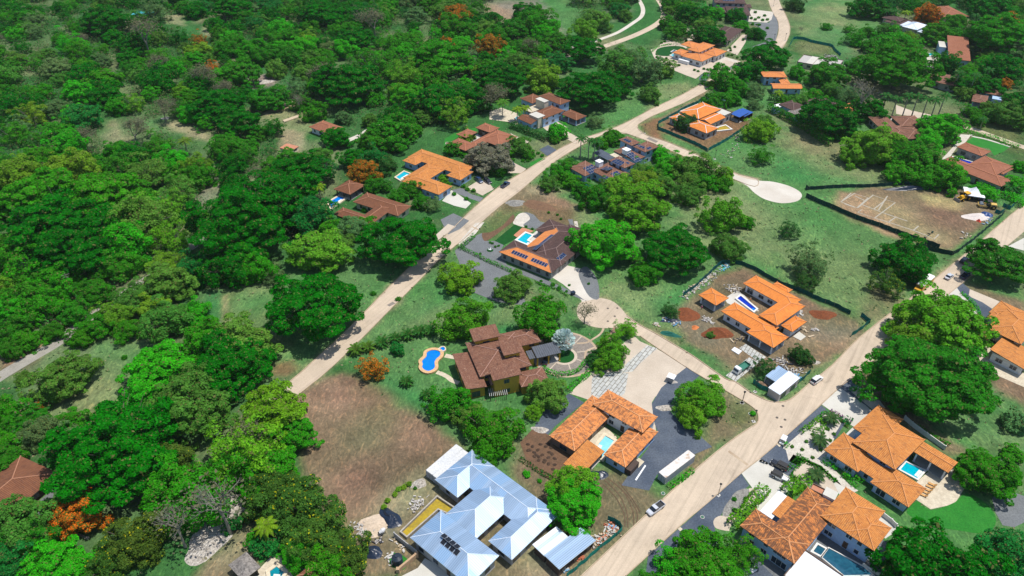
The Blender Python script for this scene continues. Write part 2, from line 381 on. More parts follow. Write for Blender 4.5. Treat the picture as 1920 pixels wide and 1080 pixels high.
     ('olive',8,.9,P("1830,180 1920,170 1920,300 1880,270 1810,240")),('gr',6,.9,P("1740,150 1760,140 1760,180 1740,180")),('olive',10,.8,P("1840,0 1920,0 1920,20 1850,20")),
     ('gr',6,.9,P("1480,80 1580,100 1590,130 1540,130 1490,95")),('olive',4,.8,P("1492,72 1560,85 1570,105 1500,105 1485,95")),('dry',5,.5,P("1500,78 1540,85 1540,100 1500,98")),
     ('soil',2,1,P("1285,585 1330,535 1395,502 1500,552 1612,610 1616,624 1560,675 1500,702 1478,692 1420,682 1392,702 1340,672 1290,645 1278,610")),('grey',5,.5,P("1290,590 1335,600 1345,640 1300,640")),('grey',5,.5,P("1500,590 1600,620 1560,650 1500,630")),('dk',3,.4,P("1340,525 1400,510 1440,530 1360,560")),('tan',4,.5,P("1500,640 1590,640 1560,662 1520,655")),
     ('soil',2,.8,P("1590,362 1640,354 1828,356 1876,396 1786,464 1722,456 1662,428 1584,394")),('tan',3,.8,P("1600,365 1660,372 1740,430 1785,452 1770,458 1650,428 1592,392")),('straw',2.5,.8,P("1725,365 1760,368 1800,382 1790,392 1740,385")),('dk',2.5,.4,P("1700,375 1738,386 1800,405 1790,412 1722,396")),
    ]
    for rp in ROADS_: L.append(('pale',2.2,.75,rp))
    for key,fe,stg,poly in L:
        w_=np.array([G(a,b) for a,b in poly]); x0,y0=w_.min(0)-fe*2; x1,y1=w_.max(0)+fe*2
        idx=np.nonzero((x>x0)&(x<x1)&(y>y0)&(y<y1))[0]
        if len(idx)==0: continue
        px=x[idx];py=y[idx]; inside=np.zeros(len(idx),bool); dist=np.full(len(idx),1e9); m=len(w_)
        for i in range(m):
            ax,ay=w_[i];bx,by=w_[(i+1)%m]
            cr=((ay>py)!=(by>py)); 
            with np.errstate(divide='ignore',invalid='ignore'): xi=(bx-ax)*(py-ay)/(by-ay)+ax
            inside^=cr&(px<xi)
            dx,dy=bx-ax,by-ay; tt=np.clip(((px-ax)*dx+(py-ay)*dy)/(dx*dx+dy*dy+1e-9),0,1)
            dist=np.minimum(dist,np.hypot(px-ax-tt*dx,py-ay-tt*dy))
        sdv=np.where(inside,dist,-dist)+nz[idx]*fe*2.2
        mk=np.clip(sdv/fe*.5+.5,0,1); mk=mk*mk*(3-2*mk)*stg
        c=np.array(C[key]); col[idx]=col[idx]*(1-mk[:,None])+c*mk[:,None]
    # tufts, drier and greener drifts
    d=(vnoise(x,y,2.6,11)*.5+vnoise(x,y,6.5,12)*.5-.5)
    col*= (1+d*.55)[:,None]
    g=np.clip((vnoise(x,y,17,15)-.5)*1.6,-.5,.5); col[:,0]*=(1-g*.28); col[:,2]*=(1-g*.15)
    col=np.clip(col,.005,.8)
    nx,ny=len(xs),len(ys)
    z=np.zeros(n)
    v=np.stack([x,y,z],1).astype(np.float32)
    i=np.arange(nx-1)[None,:]+np.arange(ny-1)[:,None]*nx; i=i.ravel()
    q=np.stack([i,i+1,i+nx+1,i+nx],1).astype(np.int32)
    me=bpy.data.meshes.new('ground'); me.vertices.add(n); me.vertices.foreach_set('co',v.ravel())
    me.loops.add(len(q)*4); me.loops.foreach_set('vertex_index',q.ravel()); me.polygons.add(len(q))
    me.polygons.foreach_set('loop_start',np.arange(0,len(q)*4,4,dtype=np.int32)); me.update(calc_edges=True)
    at=me.color_attributes.new('Tone','FLOAT_COLOR','POINT'); at.data.foreach_set('color',np.concatenate([col,np.ones((n,1))],1).astype(np.float32).ravel())
    T=NT('soil_and_grass'); a=T.new('ShaderNodeVertexColor'); a.layer_name='Tone'
    pos=T.new('ShaderNodeNewGeometry').outputs['Position']
    f1=T.noise(pos,1.1,6,.72); f2=T.noise(T.mapping(pos,(1,.45,1)),.5,5,.7,2.5); f3=T.noise(pos,.09,4,.6)
    c=T.mix(1.0,a.outputs[0],T.ramp(f1,[(.25,g3(.62)),(.75,g3(1.4))]),'MULTIPLY')
    c=T.mix(1.0,c,T.ramp(f2,[(.3,g3(.70)),(.52,g3(1)),(.68,(1.75,1.5,1.35,1))]),'MULTIPLY')
    c=T.mix(1.0,c,T.ramp(f3,[(.3,(1.03,1.0,1,1)),(.7,(.95,1.02,.98,1))]),'MULTIPLY')
    T.link(c,T.b.inputs['Base Color']); T.b.inputs['Roughness'].default_value=1; T.b.inputs['Specular IOR Level'].default_value=.1
    T.bump(T.noise(pos,1.6,6,.7),.55,.35)
    me.materials.append(T.m)
    o=bpy.data.objects.new('ground',me); COL.objects.link(o); tag(o,kind='structure')

# ================================================================= ROADS, DRIVES AND BEDS
def road_mat():
    T=NT('dusty_concrete_road'); pos=T.new('ShaderNodeNewGeometry').outputs['Position']
    f=T.ramp(T.noise(pos,.07,5,.6),[(.35,g3(0)),(.65,g3(1))])
    c=T.mix(f,(.53,.43,.32,1),(.465,.38,.285,1))
    s=T.ramp(T.noise(T.mapping(pos,(.5,.5,1)),.35,6,.7,.8),[(.28,g3(.74)),(.42,g3(.95)),(.65,g3(1.05))])
    c=T.mix(1.0,c,s,'MULTIPLY'); c=T.mix(1.0,c,T.ramp(T.noise(pos,2.5,5,.7),[(.25,g3(.88)),(.75,g3(1.09))]),'MULTIPLY')
    # long wheel marks along the main direction of the roads
    mp=T.new('ShaderNodeMapping'); mp.inputs['Rotation'].default_value=(0,0,R_(-56)); T.link(pos,mp.inputs[0])
    st=T.noise(T.mapping(mp.outputs[0],(.02,.9,1)),1.0,4,.6); c=T.mix(1.0,c,T.ramp(st,[(.30,g3(.80)),(.46,g3(.98)),(.7,g3(1.07))]),'MULTIPLY')
    T.link(c,T.b.inputs['Base Color']); T.b.inputs['Roughness'].default_value=.95; T.b.inputs['Specular IOR Level'].default_value=.15
    return T.m
M={}
M['road']=road_mat()
M['kerb']=surf('kerb_concrete',(.47,.37,.26),(.36,.27,.18),.3)
M['asph']=surf('dark_gravel',(.105,.125,.155),(.062,.080,.112),.12,fine=.3,rough=.95)
M['grav']=surf('grey_gravel',(.17,.18,.185),(.14,.15,.155),.2,fine=.28)
M['conc']=surf('pale_concrete',(.55,.53,.47),(.48,.46,.40),.15,fine=.05)
M['sand']=surf('cream_gravel',(.53,.45,.355),(.46,.385,.30),.15,fine=.1)
M['white_grav']=surf('white_gravel',(.58,.54,.46),(.48,.43,.36),.5,fine=.2)
M['lawn']=surf('mown_grass',(.018,.17,.018),(.028,.20,.022),.3,fine=.3,rough=1)
M['turf']=surf('dark_turf',(.004,.062,.008),(.006,.078,.010),.6,fine=.2,rough=1)
M['pave']=surf('stone_paving',(.60,.53,.40),(.48,.41,.30),.8,fine=.15)
M['cobble']=surf('grey_cobble',(.27,.235,.20),(.21,.18,.155),.7,fine=.3)
M['brick']=surf('brick_paving',(.30,.19,.13),(.24,.15,.10),.7,fine=.25)
M['mud']=surf('churned_soil',(.165,.09,.05),(.12,.07,.04),.35,fine=.3)
M['stone']=surf('grey_rock',(.30,.29,.26),(.20,.19,.17),.9,fine=.4,bump=.4)
M['deckred']=surf('red_terrace',(.50,.22,.13),(.44,.19,.11),.4)
def slab_mat():
    T=NT('laid_slabs'); pos=T.new('ShaderNodeNewGeometry').outputs['Position']
    mp=T.new('ShaderNodeMapping'); mp.inputs['Rotation'].default_value=(0,0,R_(-56)); T.link(pos,mp.inputs[0])
    br=T.new('ShaderNodeTexBrick'); T.link(mp.outputs[0],br.inputs[0]); br.inputs['Color1'].default_value=(.47,.47,.43,1); br.inputs['Color2'].default_value=(.39,.40,.38,1)
    br.inputs['Mortar'].default_value=(.17,.15,.12,1); br.inputs['Scale'].default_value=1; br.inputs['Mortar Size'].default_value=.10
    br.inputs['Brick Width'].default_value=2.5; br.inputs['Row Height'].default_value=1.15
    T.link(T.mix(1.0,br.outputs[0],T.ramp(T.noise(pos,.7,4),[(.3,g3(.85)),(.7,g3(1.08))]),'MULTIPLY'),T.b.inputs['Base Color']); T.b.inputs['Roughness'].default_value=.9
    return T.m
M['track']=surf('wheel_mark',(.105,.068,.04),(.13,.085,.05),.5); M['slabs']=slab_mat(); M['lane']=surf('worn_lane',(.34,.32,.27),(.26,.24,.20),.2,fine=.2)
LEFT=P("1060,1110 1090,1080 1180,995 1280,902 1350,842 1400,806 1417,796 1422,786 1419,772 1405,759 1368,737 1300,697 1233,653 1200,630 1190,615")
UP=P("1170,585 1175,592 1197,608 1230,626 1267,648 1300,668 1360,710 1379,716 1409,737 1438,751 1458,754 1474,752 1490,743 1519,718 1560,685 1607,637 1663,592 1700,565 1750,525 1793,490 1833,457 1893,405 1935,372")
RIGHT=P("1935,422 1893,457 1845,497 1803,532 1772,557 1700,615 1623,690 1580,722 1540,758 1480,812 1427,858 1390,887 1330,940 1280,982 1230,1028 1173,1080 1140,1112")
ROADS_=[LEFT+UP+RIGHT]
CUL=P("150,310 200,260 270,240 350,232 450,242 540,275 620,340 690,425 800,540 870,600 850,660 750,640 640,600 550,572 430,572 330,560 240,530 180,490 140,440 130,370",zAG)
sheet('road',CUL,M['road'],smooth=4)
LFT2=P("480,765 515,738 560,702 603,663 640,630 690,579 740,528 785,486 827,450 875,403 923,360 955,338 987,319 1020,298 1053,277 1085,262 1123,250 1170,232 1225,203 1280,177 1323,153 1365,128 1400,113 1445,88 1455,75 1460,59 1459,41 1452,29 1444,12 1438,-10")
RGT2=P("1457,-10 1465,12 1475,32 1481,50 1480,65 1472,82 1460,96 1420,118 1385,140 1323,172 1280,194 1225,217 1203,229 1196,234 1196,241 1213,254 1250,266 1300,287 1345,309 1385,327 1420,336 1415,350 1370,334 1340,320 1295,298 1230,271 1176,251 1150,250 1127,254 1083,277 1045,300 1010,328 973,360 940,385 907,413 870,448 827,483 787,525 735,577 687,626 640,672 600,708 553,745 520,775")
ROADS_+=[LFT2+RGT2,crv(CUL,3)]; make_ground()
sheet('road',LEFT+UP+RIGHT,M['road']); sheet('road',LFT2+RGT2,M['road'])
M['road2']=surf('pale_cement_drive',(.58,.54,.47),(.50,.45,.38),.1,fine=.05)
sheet('road',P("1372,326 1400,335 1425,339 1450,341 1480,349 1500,360 1503,370 1492,378 1465,381 1435,374 1415,362 1400,348 1375,335"),M['road2'],smooth=4)
for s_,wd,mt in (("1195,-5 1205,14 1203,30 1187,43 1160,60 1133,71 1100,82 1060,92",3.0,'road2'),("1232,-6 1243,12 1246,30 1232,45 1200,62 1165,76 1123,90 1090,98 1047,108",5.0,'road'),
             ("-40,735 0,706 60,670 110,640 160,600 220,560 290,515 330,482 400,435",4.6,'lane'),("640,268 672,255 703,237 740,222",3.2,'road2'),
             ("1806,238 1830,244 1855,253 1880,262 1925,278",4.2,'road'),("1560,210 1620,215 1700,228 1730,236",4,'road2'),("495,214 525,200 558,190",3,'kerb')):
    ribbon('road' if wd>3.5 else 'path',P(s_),wd,M[mt])
# concrete edge strips (kerbs) beside the roads, raised a hand's breadth
def kerb(s):
    p=crv(s,3,False); w_=[Vector(G(*q)) for q in p]; b=MB()
    for i in range(len(w_)-1):
        a,c=w_[i],w_[i+1]; d=c-a
        if d.length<.05: continue
        d.normalize(); n=Vector((-d.y,d.x))*.13
        b.prism([tuple(a+n),tuple(a-n),tuple(c-n),tuple(c+n)],0,.20)
    o=b.build('kerb',M['kerb'],loc=(w_[0].x,w_[0].y)); tag(o,kind='structure')
kerb(LEFT[:14]); kerb(UP[1:]); kerb(LFT2[1:-1]); kerb(RGT2[1:24]); kerb(RGT2[25:-1]); kerb(RIGHT[1:-1])
def paved(nm,mt,s,fr=(0,0,1),sm=0): return sheet(nm,P(s,fr),M[mt],smooth=sm)
# --- bottom right properties
paved('driveway','asph',"1208,1100 1215,1042 1390,888 1405,910 1387,925 1360,950 1340,990 1345,1010 1330,1100")
paved('driveway','conc',"1390,887 1427,859 1493,902 1460,940 1440,970 1415,955 1425,935")
paved('driveway','asph',"1424,860 1540,760 1555,772 1500,822 1470,842 1502,866 1478,893")
paved('gravel_bed','white_grav',"425,780 770,290 850,310 940,400 870,600 810,730 900,950 1000,1080 1100,1080 880,860 690,760 560,740 390,640",zAC)
paved('gravel_bed','white_grav',"365,650 440,585 560,480 690,380 790,290 900,300 960,400 920,500 830,640 780,720 900,880 1010,1000 1130,1080 1050,1120 900,960 820,900 760,830 620,770 520,740",zAC)
paved('gravel_bed','sand',"470,900 520,830 600,790 690,850 800,910 900,990 1000,1060 960,1090 780,1090 640,1060 530,985",zAC,3)
paved('gravel_bed','asph',"960,390 1000,400 950,470 900,560 870,540 930,450",zAC)
paved('driveway','conc',"1540,758 1580,722 1634,770 1600,800")
paved('driveway','conc',"1600,800 1634,770 1640,790 1610,830 1570,830")
paved('gravel_bed','asph',"1573,726 1592,710 1640,745 1635,752 1630,765")
paved('gravel_bed','white_grav',"1596,735 1610,725 1650,752 1660,765 1640,772")
paved('gravel_bed','sand',"885,195 950,200 985,230 960,270 935,330 850,385 770,460 740,520 690,600 680,625 560,600 528,550 540,500 600,470 680,475 760,420 850,340 900,270",zAD,3)
paved('gravel_bed','stone',"640,380 700,300 740,240 820,200 885,205 890,280 850,350 760,440 690,475 620,470",zAD,3)
paved('terrace','pave',"1700,920 1740,885 1800,870 1815,905 1790,945 1745,955 1715,935 1690,930")
paved('lawn','lawn',"1700,962 1720,940 1745,957 1790,942 1812,925 1850,945 1868,975 1850,1000 1800,995 1745,985",sm=3)
paved('gravel_bed','grav',"1860,935 1880,925 1920,930 1920,980 1880,985",sm=2)
paved('gravel_bed','grav',"1500,1000 1560,950 1590,965 1640,1000 1690,1040 1680,1080 1500,1090")
paved('terrace','conc',"1560,900 1640,950 1690,990 1660,1010 1590,960")
paved('gravel_bed','grav',"1340,1100 1405,985 1490,1070 1480,1100")
paved('driveway','asph',"1405,1040 1430,1060 1470,1100 1400,1100")
# --- house at the right edge
paved('driveway','conc',"265,90 160,175 230,190 330,260 340,340 440,395 460,370 450,310 400,250 300,145",zY)
paved('gravel_bed','asph',"320,55 265,95 300,145 400,240 470,340 540,370 590,290 500,230 385,165 385,110",zY)
paved('gravel_bed','asph',"160,175 200,180 230,200 200,250 130,230 130,200",zY)
paved('gravel_bed','sand',"385,110 375,165 400,185 500,230 590,290 660,225 640,215",zY)
paved('lawn','lawn',"300,145 330,160 440,270 460,330 520,380 520,410 470,410 440,395 460,370 450,310 400,250",zY)
paved('terrace','pave',"500,620 560,640 900,900 950,1010 880,1010 560,870 450,730 440,640",zY)
# --- courtyard house forecourt
paved('driveway','sand',"1187,628 1200,640 1233,655 1280,682 1310,700 1288,690 1228,745 1222,755 1228,790 1230,810 1190,780 1090,745 1068,738 1110,695")
paved('driveway','asph',"1287,689 1312,704 1290,722 1266,742 1252,765 1268,785 1302,808 1335,838 1302,852 1232,890 1217,920 1165,910 1215,840 1232,808 1226,790 1222,757 1240,727 1262,708")
paved('driveway','asph',"1067,738 1095,755 1040,800 1028,815 1000,808 1010,780 1030,760")
paved('paving','slabs',"780,60 870,-20 1190,0 1150,220 1120,250 860,270 770,240",zB)
paved('paving','slabs',"590,1080 700,960 920,765 1035,800 850,960 760,1060",zAG)
paved('planting_bed','mud',"975,830 1000,803 1028,815 1075,850 1060,885 1035,905 990,870")
paved('terrace','pave',"740,760 930,600 1060,720 900,980 840,960 700,1080 600,1080",zB)
# --- cul-de-sac drive and the hacienda
paved('driveway','road2',"1065,502 1100,520 1115,550 1097,552 1092,563 1040,520 1040,500")
paved('driveway','road2',"1035,520 1060,497 1095,505 1090,525 1105,550 1120,560 1092,566 1075,545")
paved('gravel_bed','grav',"1100,500 1120,525 1123,560 1105,556 1090,530 1085,510",sm=3)
paved('gravel_bed','grav',"640,330 720,250 880,290 960,480 1050,640 880,620 730,560 640,340",c5)
paved('gravel_bed','grav',"693,324 730,270 880,280 900,300 890,370 900,400 1100,470 1300,560 1370,610 1340,600 1080,490 900,420 760,360",c5)
paved('driveway','brick',"1152,612 1160,622 1140,645 1118,662 1098,672 1093,662 1110,650 1130,640 1142,625")
def disc(cx,cy,r,n=36,a0=0,a1=360):
    X,Y=G(cx,cy); out=[]
    for i in range(n):
        t=R_(a0+(a1-a0)*i/(n if a1-a0==360 else n-1)); out.append(to_px(X+r*math.cos(t),Y+r*math.sin(t),0))
    return out
dcx,dcy=zT[0]+1375/6,zT[1]+440/6
sheet('driveway',disc(dcx,dcy,11.0),M['kerb']); sheet('driveway',disc(dcx,dcy,10.2),M['cobble'])
for k in range(8):
    X,Y=G(dcx,dcy); t=R_(k*45+10); ribbon('driveway',[to_px(X+math.cos(t)*4,Y+math.sin(t)*4,0),to_px(X+math.cos(t)*10.4,Y+math.sin(t)*10.4,0)],.35,M['sand'],smooth=0)
sheet('lawn',disc(dcx-2,dcy+4,4.3),M['sand']); sheet('lawn',disc(dcx-2,dcy+4,3.4),M['turf'])
ribbon('kerb',P("430,575 415,610 380,650 320,690 240,735 130,745",zAG),.7,M['kerb']); ribbon('kerb',P("560,630 500,680 440,730 330,790 240,830 225,880 220,940",zAG),.7,M['kerb'])
# pool path of the hacienda
ribbon('path',P("1380,600 1450,625 1530,665 1600,720 1700,760",zU),1.6,M['pave']); ribbon('path',P("1500,360 1560,372 1640,385",zU),1.8,M['pave'])
# --- house with panels: beds, turf, terrace
paved('lawn','turf',"595,290 680,325 585,405 625,435 480,510 385,465",zS)
paved('terrace','deckred',"680,322 800,360 720,400 620,425 585,405",zS)
paved('gravel_bed','grav',"45,570 180,410 250,380 260,450 300,470 380,465 480,510 440,580 430,640 400,700 230,640",zS)
paved('gravel_bed','grav',"700,160 800,185 870,260 960,275 880,300 800,345 680,290 760,230",zS,2)
paved('gravel_bed','white_grav',"600,230 640,180 700,165 750,200 755,240 690,290 700,320 600,290 580,270",zS,3)
paved('gravel_bed','white_grav',"0,480 180,275 275,265 180,390 50,500 0,540",zS)
paved('terrace','conc',"595,455 700,370 790,390 890,310 900,380 860,430 740,520",zS)
paved('planting_bed','mud',"250,380 330,375 470,300 580,180 590,250 500,320 400,400 300,465 260,450",zS,2)
paved('gravel_bed','grav',"1165,235 1215,235 1260,440 1240,480 1200,320",zS); paved('gravel_bed','white_grav',"1230,255 1265,255 1285,370 1260,440",zS)
# --- upper left houses
paved('driveway','conc',"800,1050 960,870 1030,910 1290,1090 1200,1180 1000,1130",zG); paved('driveway','grav',"960,870 1130,830 1280,930 1500,1000 1440,1070 1240,1000 1120,950 1040,920",zG)
paved('driveway','sand',"1215,830 1440,690 1600,760 1680,850 1480,960",zG)
paved('driveway','grav',"826,412 850,400 880,414 862,430 840,440"); paved('driveway','sand',"818,440 840,420 855,425 822,450")
paved('driveway','sand',"1240,550 1420,490 1540,560 1560,620 1690,690 1640,755 1500,680 1300,600",zP); paved('driveway','asph',"1215,830 1320,775 1430,840 1310,905",zP)
paved('driveway','sand',"840,1010 900,980 1060,1060 1000,1110 830,1110",zP); paved('path','sand',"870,630 900,650 1010,700 1090,730 1070,760 900,690",zP)
paved('terrace','pave',"620,380 760,330 960,400 960,540 850,500 620,470",zP); paved('lawn','lawn',"1100,990 1220,930 1290,940 1110,1040",zP)
paved('lawn','lawn',"90,700 200,640 380,580 470,570 460,620 240,680 110,780 60,850",zP)
paved('terrace','conc',"350,720 480,640 560,680 420,760",zP)
# --- compound at the top
paved('terrace','sand',"0,300 120,250 260,130 480,180 620,260 420,400 560,520 700,520 900,480 1180,420 1260,420 1530,500 1400,560 1180,700 900,680 760,790 620,740 420,660 240,580 120,520 60,440",zH)
paved('lawn','turf',"80,370 110,290 230,250 400,235 540,250 600,300 480,340 340,385 290,410 100,395",zH,2)
paved('driveway','asph',"830,750 910,685 1000,720 930,840 810,800",zH); paved('driveway','grav',"1160,680 1420,540 1520,560 1300,660 1180,720",zH)
paved('terrace','white_grav',"1110,520 1240,420 1460,480 1440,520 1270,470 1140,535",zH)
paved('driveway','grav',"1140,340 1460,340 1500,200 1570,260 1600,400 1560,600 1470,710 1200,700 1380,640 1420,480 1280,400",zI)
paved('terrace','white_grav',"1060,320 1120,240 1190,140 1530,180 1490,300 1420,340",zI); paved('terrace','sand',"80,480 160,400 420,430 400,500 320,600 180,620 80,560",zI)
paved('driveway','sand',"820,760 1050,520 1140,520 1100,640 980,830",zI); paved('lawn','lawn',"280,20 510,10 530,110 350,140 300,90",zI)
paved('lawn','turf',"210,490 250,460 340,460 280,530 240,520",zI,2)
# --- right side villa with the long lawn
paved('lawn','lawn',"880,180 980,110 1440,240 1360,300 1240,350 1180,260 1000,235",zO); ribbon('path',P("940,80 980,108 1110,135 1300,190 1465,245",zO),1.4,M['conc'])
paved('terrace','white_grav',"640,330 720,240 820,80 950,90 880,180 760,260 690,360 550,420",zO)
paved('terrace','conc',"690,390 960,400 1010,440 960,490 700,420",zO); paved('terrace','conc',"1330,800 1480,700 1500,740 1420,860 1380,850",zO)
paved('driveway','sand',"900,600 960,490 1110,515 1140,560 1060,620 1060,655 930,640",zK); paved('terrace','white_grav',"230,900 420,850 660,830 640,980 560,1030 380,990",zK)
paved('terrace','sand',"0,460 160,520 430,580 420,650 230,610 0,560",zN); paved('driveway','grav',"750,490 880,520 790,600 740,560",zN)
paved('driveway','conc',"1890,462 1920,446 1920,470")
# --- orange construction house
paved('terrace','conc',"470,420 600,330 690,380 860,560 700,560 500,470",zD); paved('driveway','slabs',"635,975 710,930 940,1080 850,1130",zD)
paved('driveway','slabs',"5,650 340,385 490,460 150,735",zX)
# --- bottom centre plot
paved('terrace','conc',"860,990 940,880 1300,1080 1300,1150 700,1150 680,1080",zV)
# --- property at the bottom left
paved('driveway','grav',"160,610 430,395 410,470 400,590 300,670 220,640",zAF); paved('lawn','turf',"195,610 300,515 340,530 330,560 240,620",zAF,2)
paved('terrace','pave',"440,1080 690,820 950,1020 900,1100",zAE); paved('lawn','lawn',"500,905 600,830 640,860 530,940",zAE); paved('lawn','lawn',"720,780 780,770 960,960 930,1000 800,870",zAE)
# chalk lines of the plot set out for building
chalk=plain('chalk',(.37,.34,.27,1),.9)
for s_ in ("550,350 735,235 920,295 770,430 550,350","600,375 740,425","690,232 560,345","835,385 985,260 1285,360 1005,570 780,490 835,455","780,430 990,255","840,390 1080,480","1000,445 1160,320","1100,490 1450,610","1010,570 1240,640 1530,735 1700,800 1810,855 1872,790","1200,620 1300,550","1530,735 1600,675","740,270 870,330","1060,460 1180,270"):
    ribbon('painted_line',P(s_,zAB),.50,chalk,smooth=0)
# wheel tracks in the churned soil
for s_ in ("1480,540 1560,620 1605,720 1612,810","1500,530 1590,610 1640,720 1645,800","1540,560 1620,640 1665,730 1660,780","1470,560 1545,640 1590,730 1595,800","1560,550 1640,650 1680,720"):
    ribbon('track',P(s_,c8),.26,M['track'])
# manholes and drain covers set into the roads
iron=plain('cast_iron',(.10,.085,.07,1),.8)
for q in ("367,223 388,362 350,435 307,341",zAC),("478,350 555,438 478,494 332,383 585,347",zAG),("1030,673",(0,0,1)),("415,485",zAD):
    for (x_,y_) in P(*q): sheet('manhole_cover',disc(x_,y_,.42,12),iron,kind='structure')
for s_ in ("88,1395",): pass
grate=plain('road_grate',(.22,.19,.16,1),.9)
for s_ in ("730,575 742,569 736,566 725,572","1217,257 1234,265 1230,268 1212,260"):
    sheet('drain_grate',P(s_),grate)
ribbon('drain_grate',P("1366,846 1402,872"),.8,M['kerb'],smooth=0); ribbon('drain_grate',P("885,425 897,431"),.8,M['kerb'],smooth=0)
# ================================================================= HOUSES
T_OR=tile_mat('orange_clay_tile',(.61,.24,.058,1),(.44,.155,.04,1),streak=1.2,stain=(.19,.095,.05,1),stain_amt=.42,fleck=(.72,.36,.14,1))
T_NEW=tile_mat('new_orange_tile',(.70,.235,.048,1),(.56,.17,.036,1),streak=.6)
T_WEA=tile_mat('weathered_orange_tile',(.66,.24,.062,1),(.50,.165,.045,1),stain=(.105,.055,.034,1),stain_amt=1.05,streak=.9)
T_WEB=tile_mat('blotched_orange_tile',(.68,.25,.07,1),(.52,.175,.05,1),stain=(.15,.07,.042,1),stain_amt=.78,streak=.5,fleck=(.72,.36,.16,1))
T_BRN=tile_mat('brown_clay_tile',(.215,.088,.044,1),(.150,.060,.032,1),streak=1.2,stain=(.10,.05,.04,1),stain_amt=.3)
T_PNK=tile_mat('mottled_brown_tile',(.205,.094,.058,1),(.135,.058,.038,1),streak=.5,fleck=(.44,.28,.19,1),stain=(.09,.045,.032,1),stain_amt=.4)
T_DRK=tile_mat('dark_brown_tile',(.085,.048,.042,1),(.055,.032,.03,1),streak=.5,fleck=(.20,.12,.10,1))
T_ROS=tile_mat('reddish_tile',(.31,.125,.07,1),(.235,.09,.05,1),streak=.6)
T_FAR=tile_mat('salmon_tile',(.62,.23,.07,1),(.50,.17,.05,1),streak=.5)
T_MET=metal_mat('bare_sheet_metal',(.26,.38,.54,1),(.35,.47,.62,1),.44,.34)
T_MTW=metal_mat('white_sheet_metal',(.80,.85,.90,1),(.70,.77,.85,1),.42,.45)
T_GRY=tile_mat('grey_slate_tile',(.105,.115,.135,1),(.08,.09,.105,1),streak=1.0,period=.7)
T_THA=surf('thatch',(.30,.27,.24,1),(.19,.17,.155,1),1.6,fine=.5,bump=.8,stretch=(1,1,.3))
RIDGE={}
def ridge_mat(name,c): 
    if name not in RIDGE: RIDGE[name]=plain('ridge_'+name,c,.85)
    return RIDGE[name]
RC={T_OR:(.64,.28,.10,1),T_NEW:(.70,.29,.11,1),T_WEA:(.60,.27,.11,1),T_WEB:(.70,.34,.15,1),T_BRN:(.40,.19,.11,1),T_PNK:(.36,.20,.15,1),T_DRK:(.24,.16,.14,1),
    T_ROS:(.5,.2,.1,1),T_FAR:(.66,.28,.14,1),T_MET:(.75,.82,.9,1),T_MTW:(.8,.84,.88,1),T_GRY:(.16,.17,.19,1),T_THA:(.3,.27,.24,1)}
W_WHITE=plain('white_render',(.72,.73,.74,1),.85); W_BLUE=plain('shade_tinted_blue_render',(.36,.50,.70,1),.85); W_GREY=plain('grey_block',(.36,.35,.34,1),.9)  # the blue one carries the tint of shaded walls, on white houses too
W_YEL=plain('ochre_render',(.50,.30,.035,1),.85); W_CRM=plain('cream_render',(.62,.55,.42,1),.85); W_DRK=plain('dark_timber',(.07,.045,.035,1),.8)
W_BRN=plain('brown_render',(.20,.13,.10,1),.85); FASC=plain('fascia',(.13,.085,.06,1),.7); WHT=plain('white_paint',(.80,.80,.80,1),.6)
GLASS=plain('window_glass',(.02,.035,.06,1),.08,0,.6); FRAME=plain('window_frame',(.10,.09,.085,1),.5); WFRAME=plain('white_window_frame',(.6,.6,.6,1),.5)
DOORM=plain('door_timber',(.10,.05,.03,1),.6); PANEL=plain('solar_cell',(.012,.028,.085,1),.15,0,.6); PFR=plain('panel_frame',(.55,.58,.62,1),.4,.6)
CONCF=plain('concrete_slab_floor',(.42,.40,.37,1),.9)
LM=[]   # landmarks for describing trees: (px, py, words)
HOUSES={}
def roof_z(wg,u,v):
    u0,u1,v0,v1=wg['r']; k=wg['k']
    if k=='hip': return wg['z']+wg['p']*min(u-u0,u1-u,v-v0,v1-v)
    if k=='gable':
        if wg['ax']=='u': return wg['z']+wg['p']*min(v-v0,v1-v)
        return wg['z']+wg['p']*min(u-u0,u1-u)
    if k=='shed': return wg['z']+wg['p']*((v-v0) if wg['ax']=='u' else (u1-u))
    return wg['z']
def roof_faces(wg):
    """list of (side, corner points) of the sloping faces, local coordinates"""
    u0,u1,v0,v1=wg['r']; z=wg['z']; p=wg['p']; k=wg['k']; L=u1-u0; W=v1-v0
    A,B,C_,D=(u0,v0,z),(u1,v0,z),(u1,v1,z),(u0,v1,z)
    if k=='hip':
        if L>=W: h=z+p*W/2; E=(u0+W/2,(v0+v1)/2,h); F=(u1-W/2,(v0+v1)/2,h); fs=[('s',[A,B,F,E]),('e',[B,C_,F]),('n',[C_,D,E,F]),('w',[D,A,E])]
        else: h=z+p*L/2; E=((u0+u1)/2,v0+L/2,h); F=((u0+u1)/2,v1-L/2,h); fs=[('s',[A,B,E]),('e',[B,C_,F,E]),('n',[C_,D,F]),('w',[D,A,E,F])]
        lines=[(E,F),(A,E),(B,F if L>=W else E),(C_,F),(D,E if L>=W else F)]
    elif k=='gable':
        if wg['ax']=='u': h=z+p*W/2; E=(u0,(v0+v1)/2,h); F=(u1,(v0+v1)/2,h); fs=[('s',[A,B,F,E]),('n',[C_,D,E,F])]
        else: h=z+p*L/2; E=((u0+u1)/2,v0,h); F=((u0+u1)/2,v1,h); fs=[('e',[B,C_,F,E]),('w',[D,A,E,F])]
        lines=[(E,F)]
    elif k=='shed':
        if wg['ax']=='u': h=z+p*W; fs=[('s',[A,B,(u1,v1,h),(u0,v1,h)])]
        else: h=z+p*L; fs=[('e',[B,C_,(u0,v1,h),(u0,v0,h)])]
        lines=[]
    else: fs=[('t',[A,B,C_,D])]; lines=[]
    return fs,lines
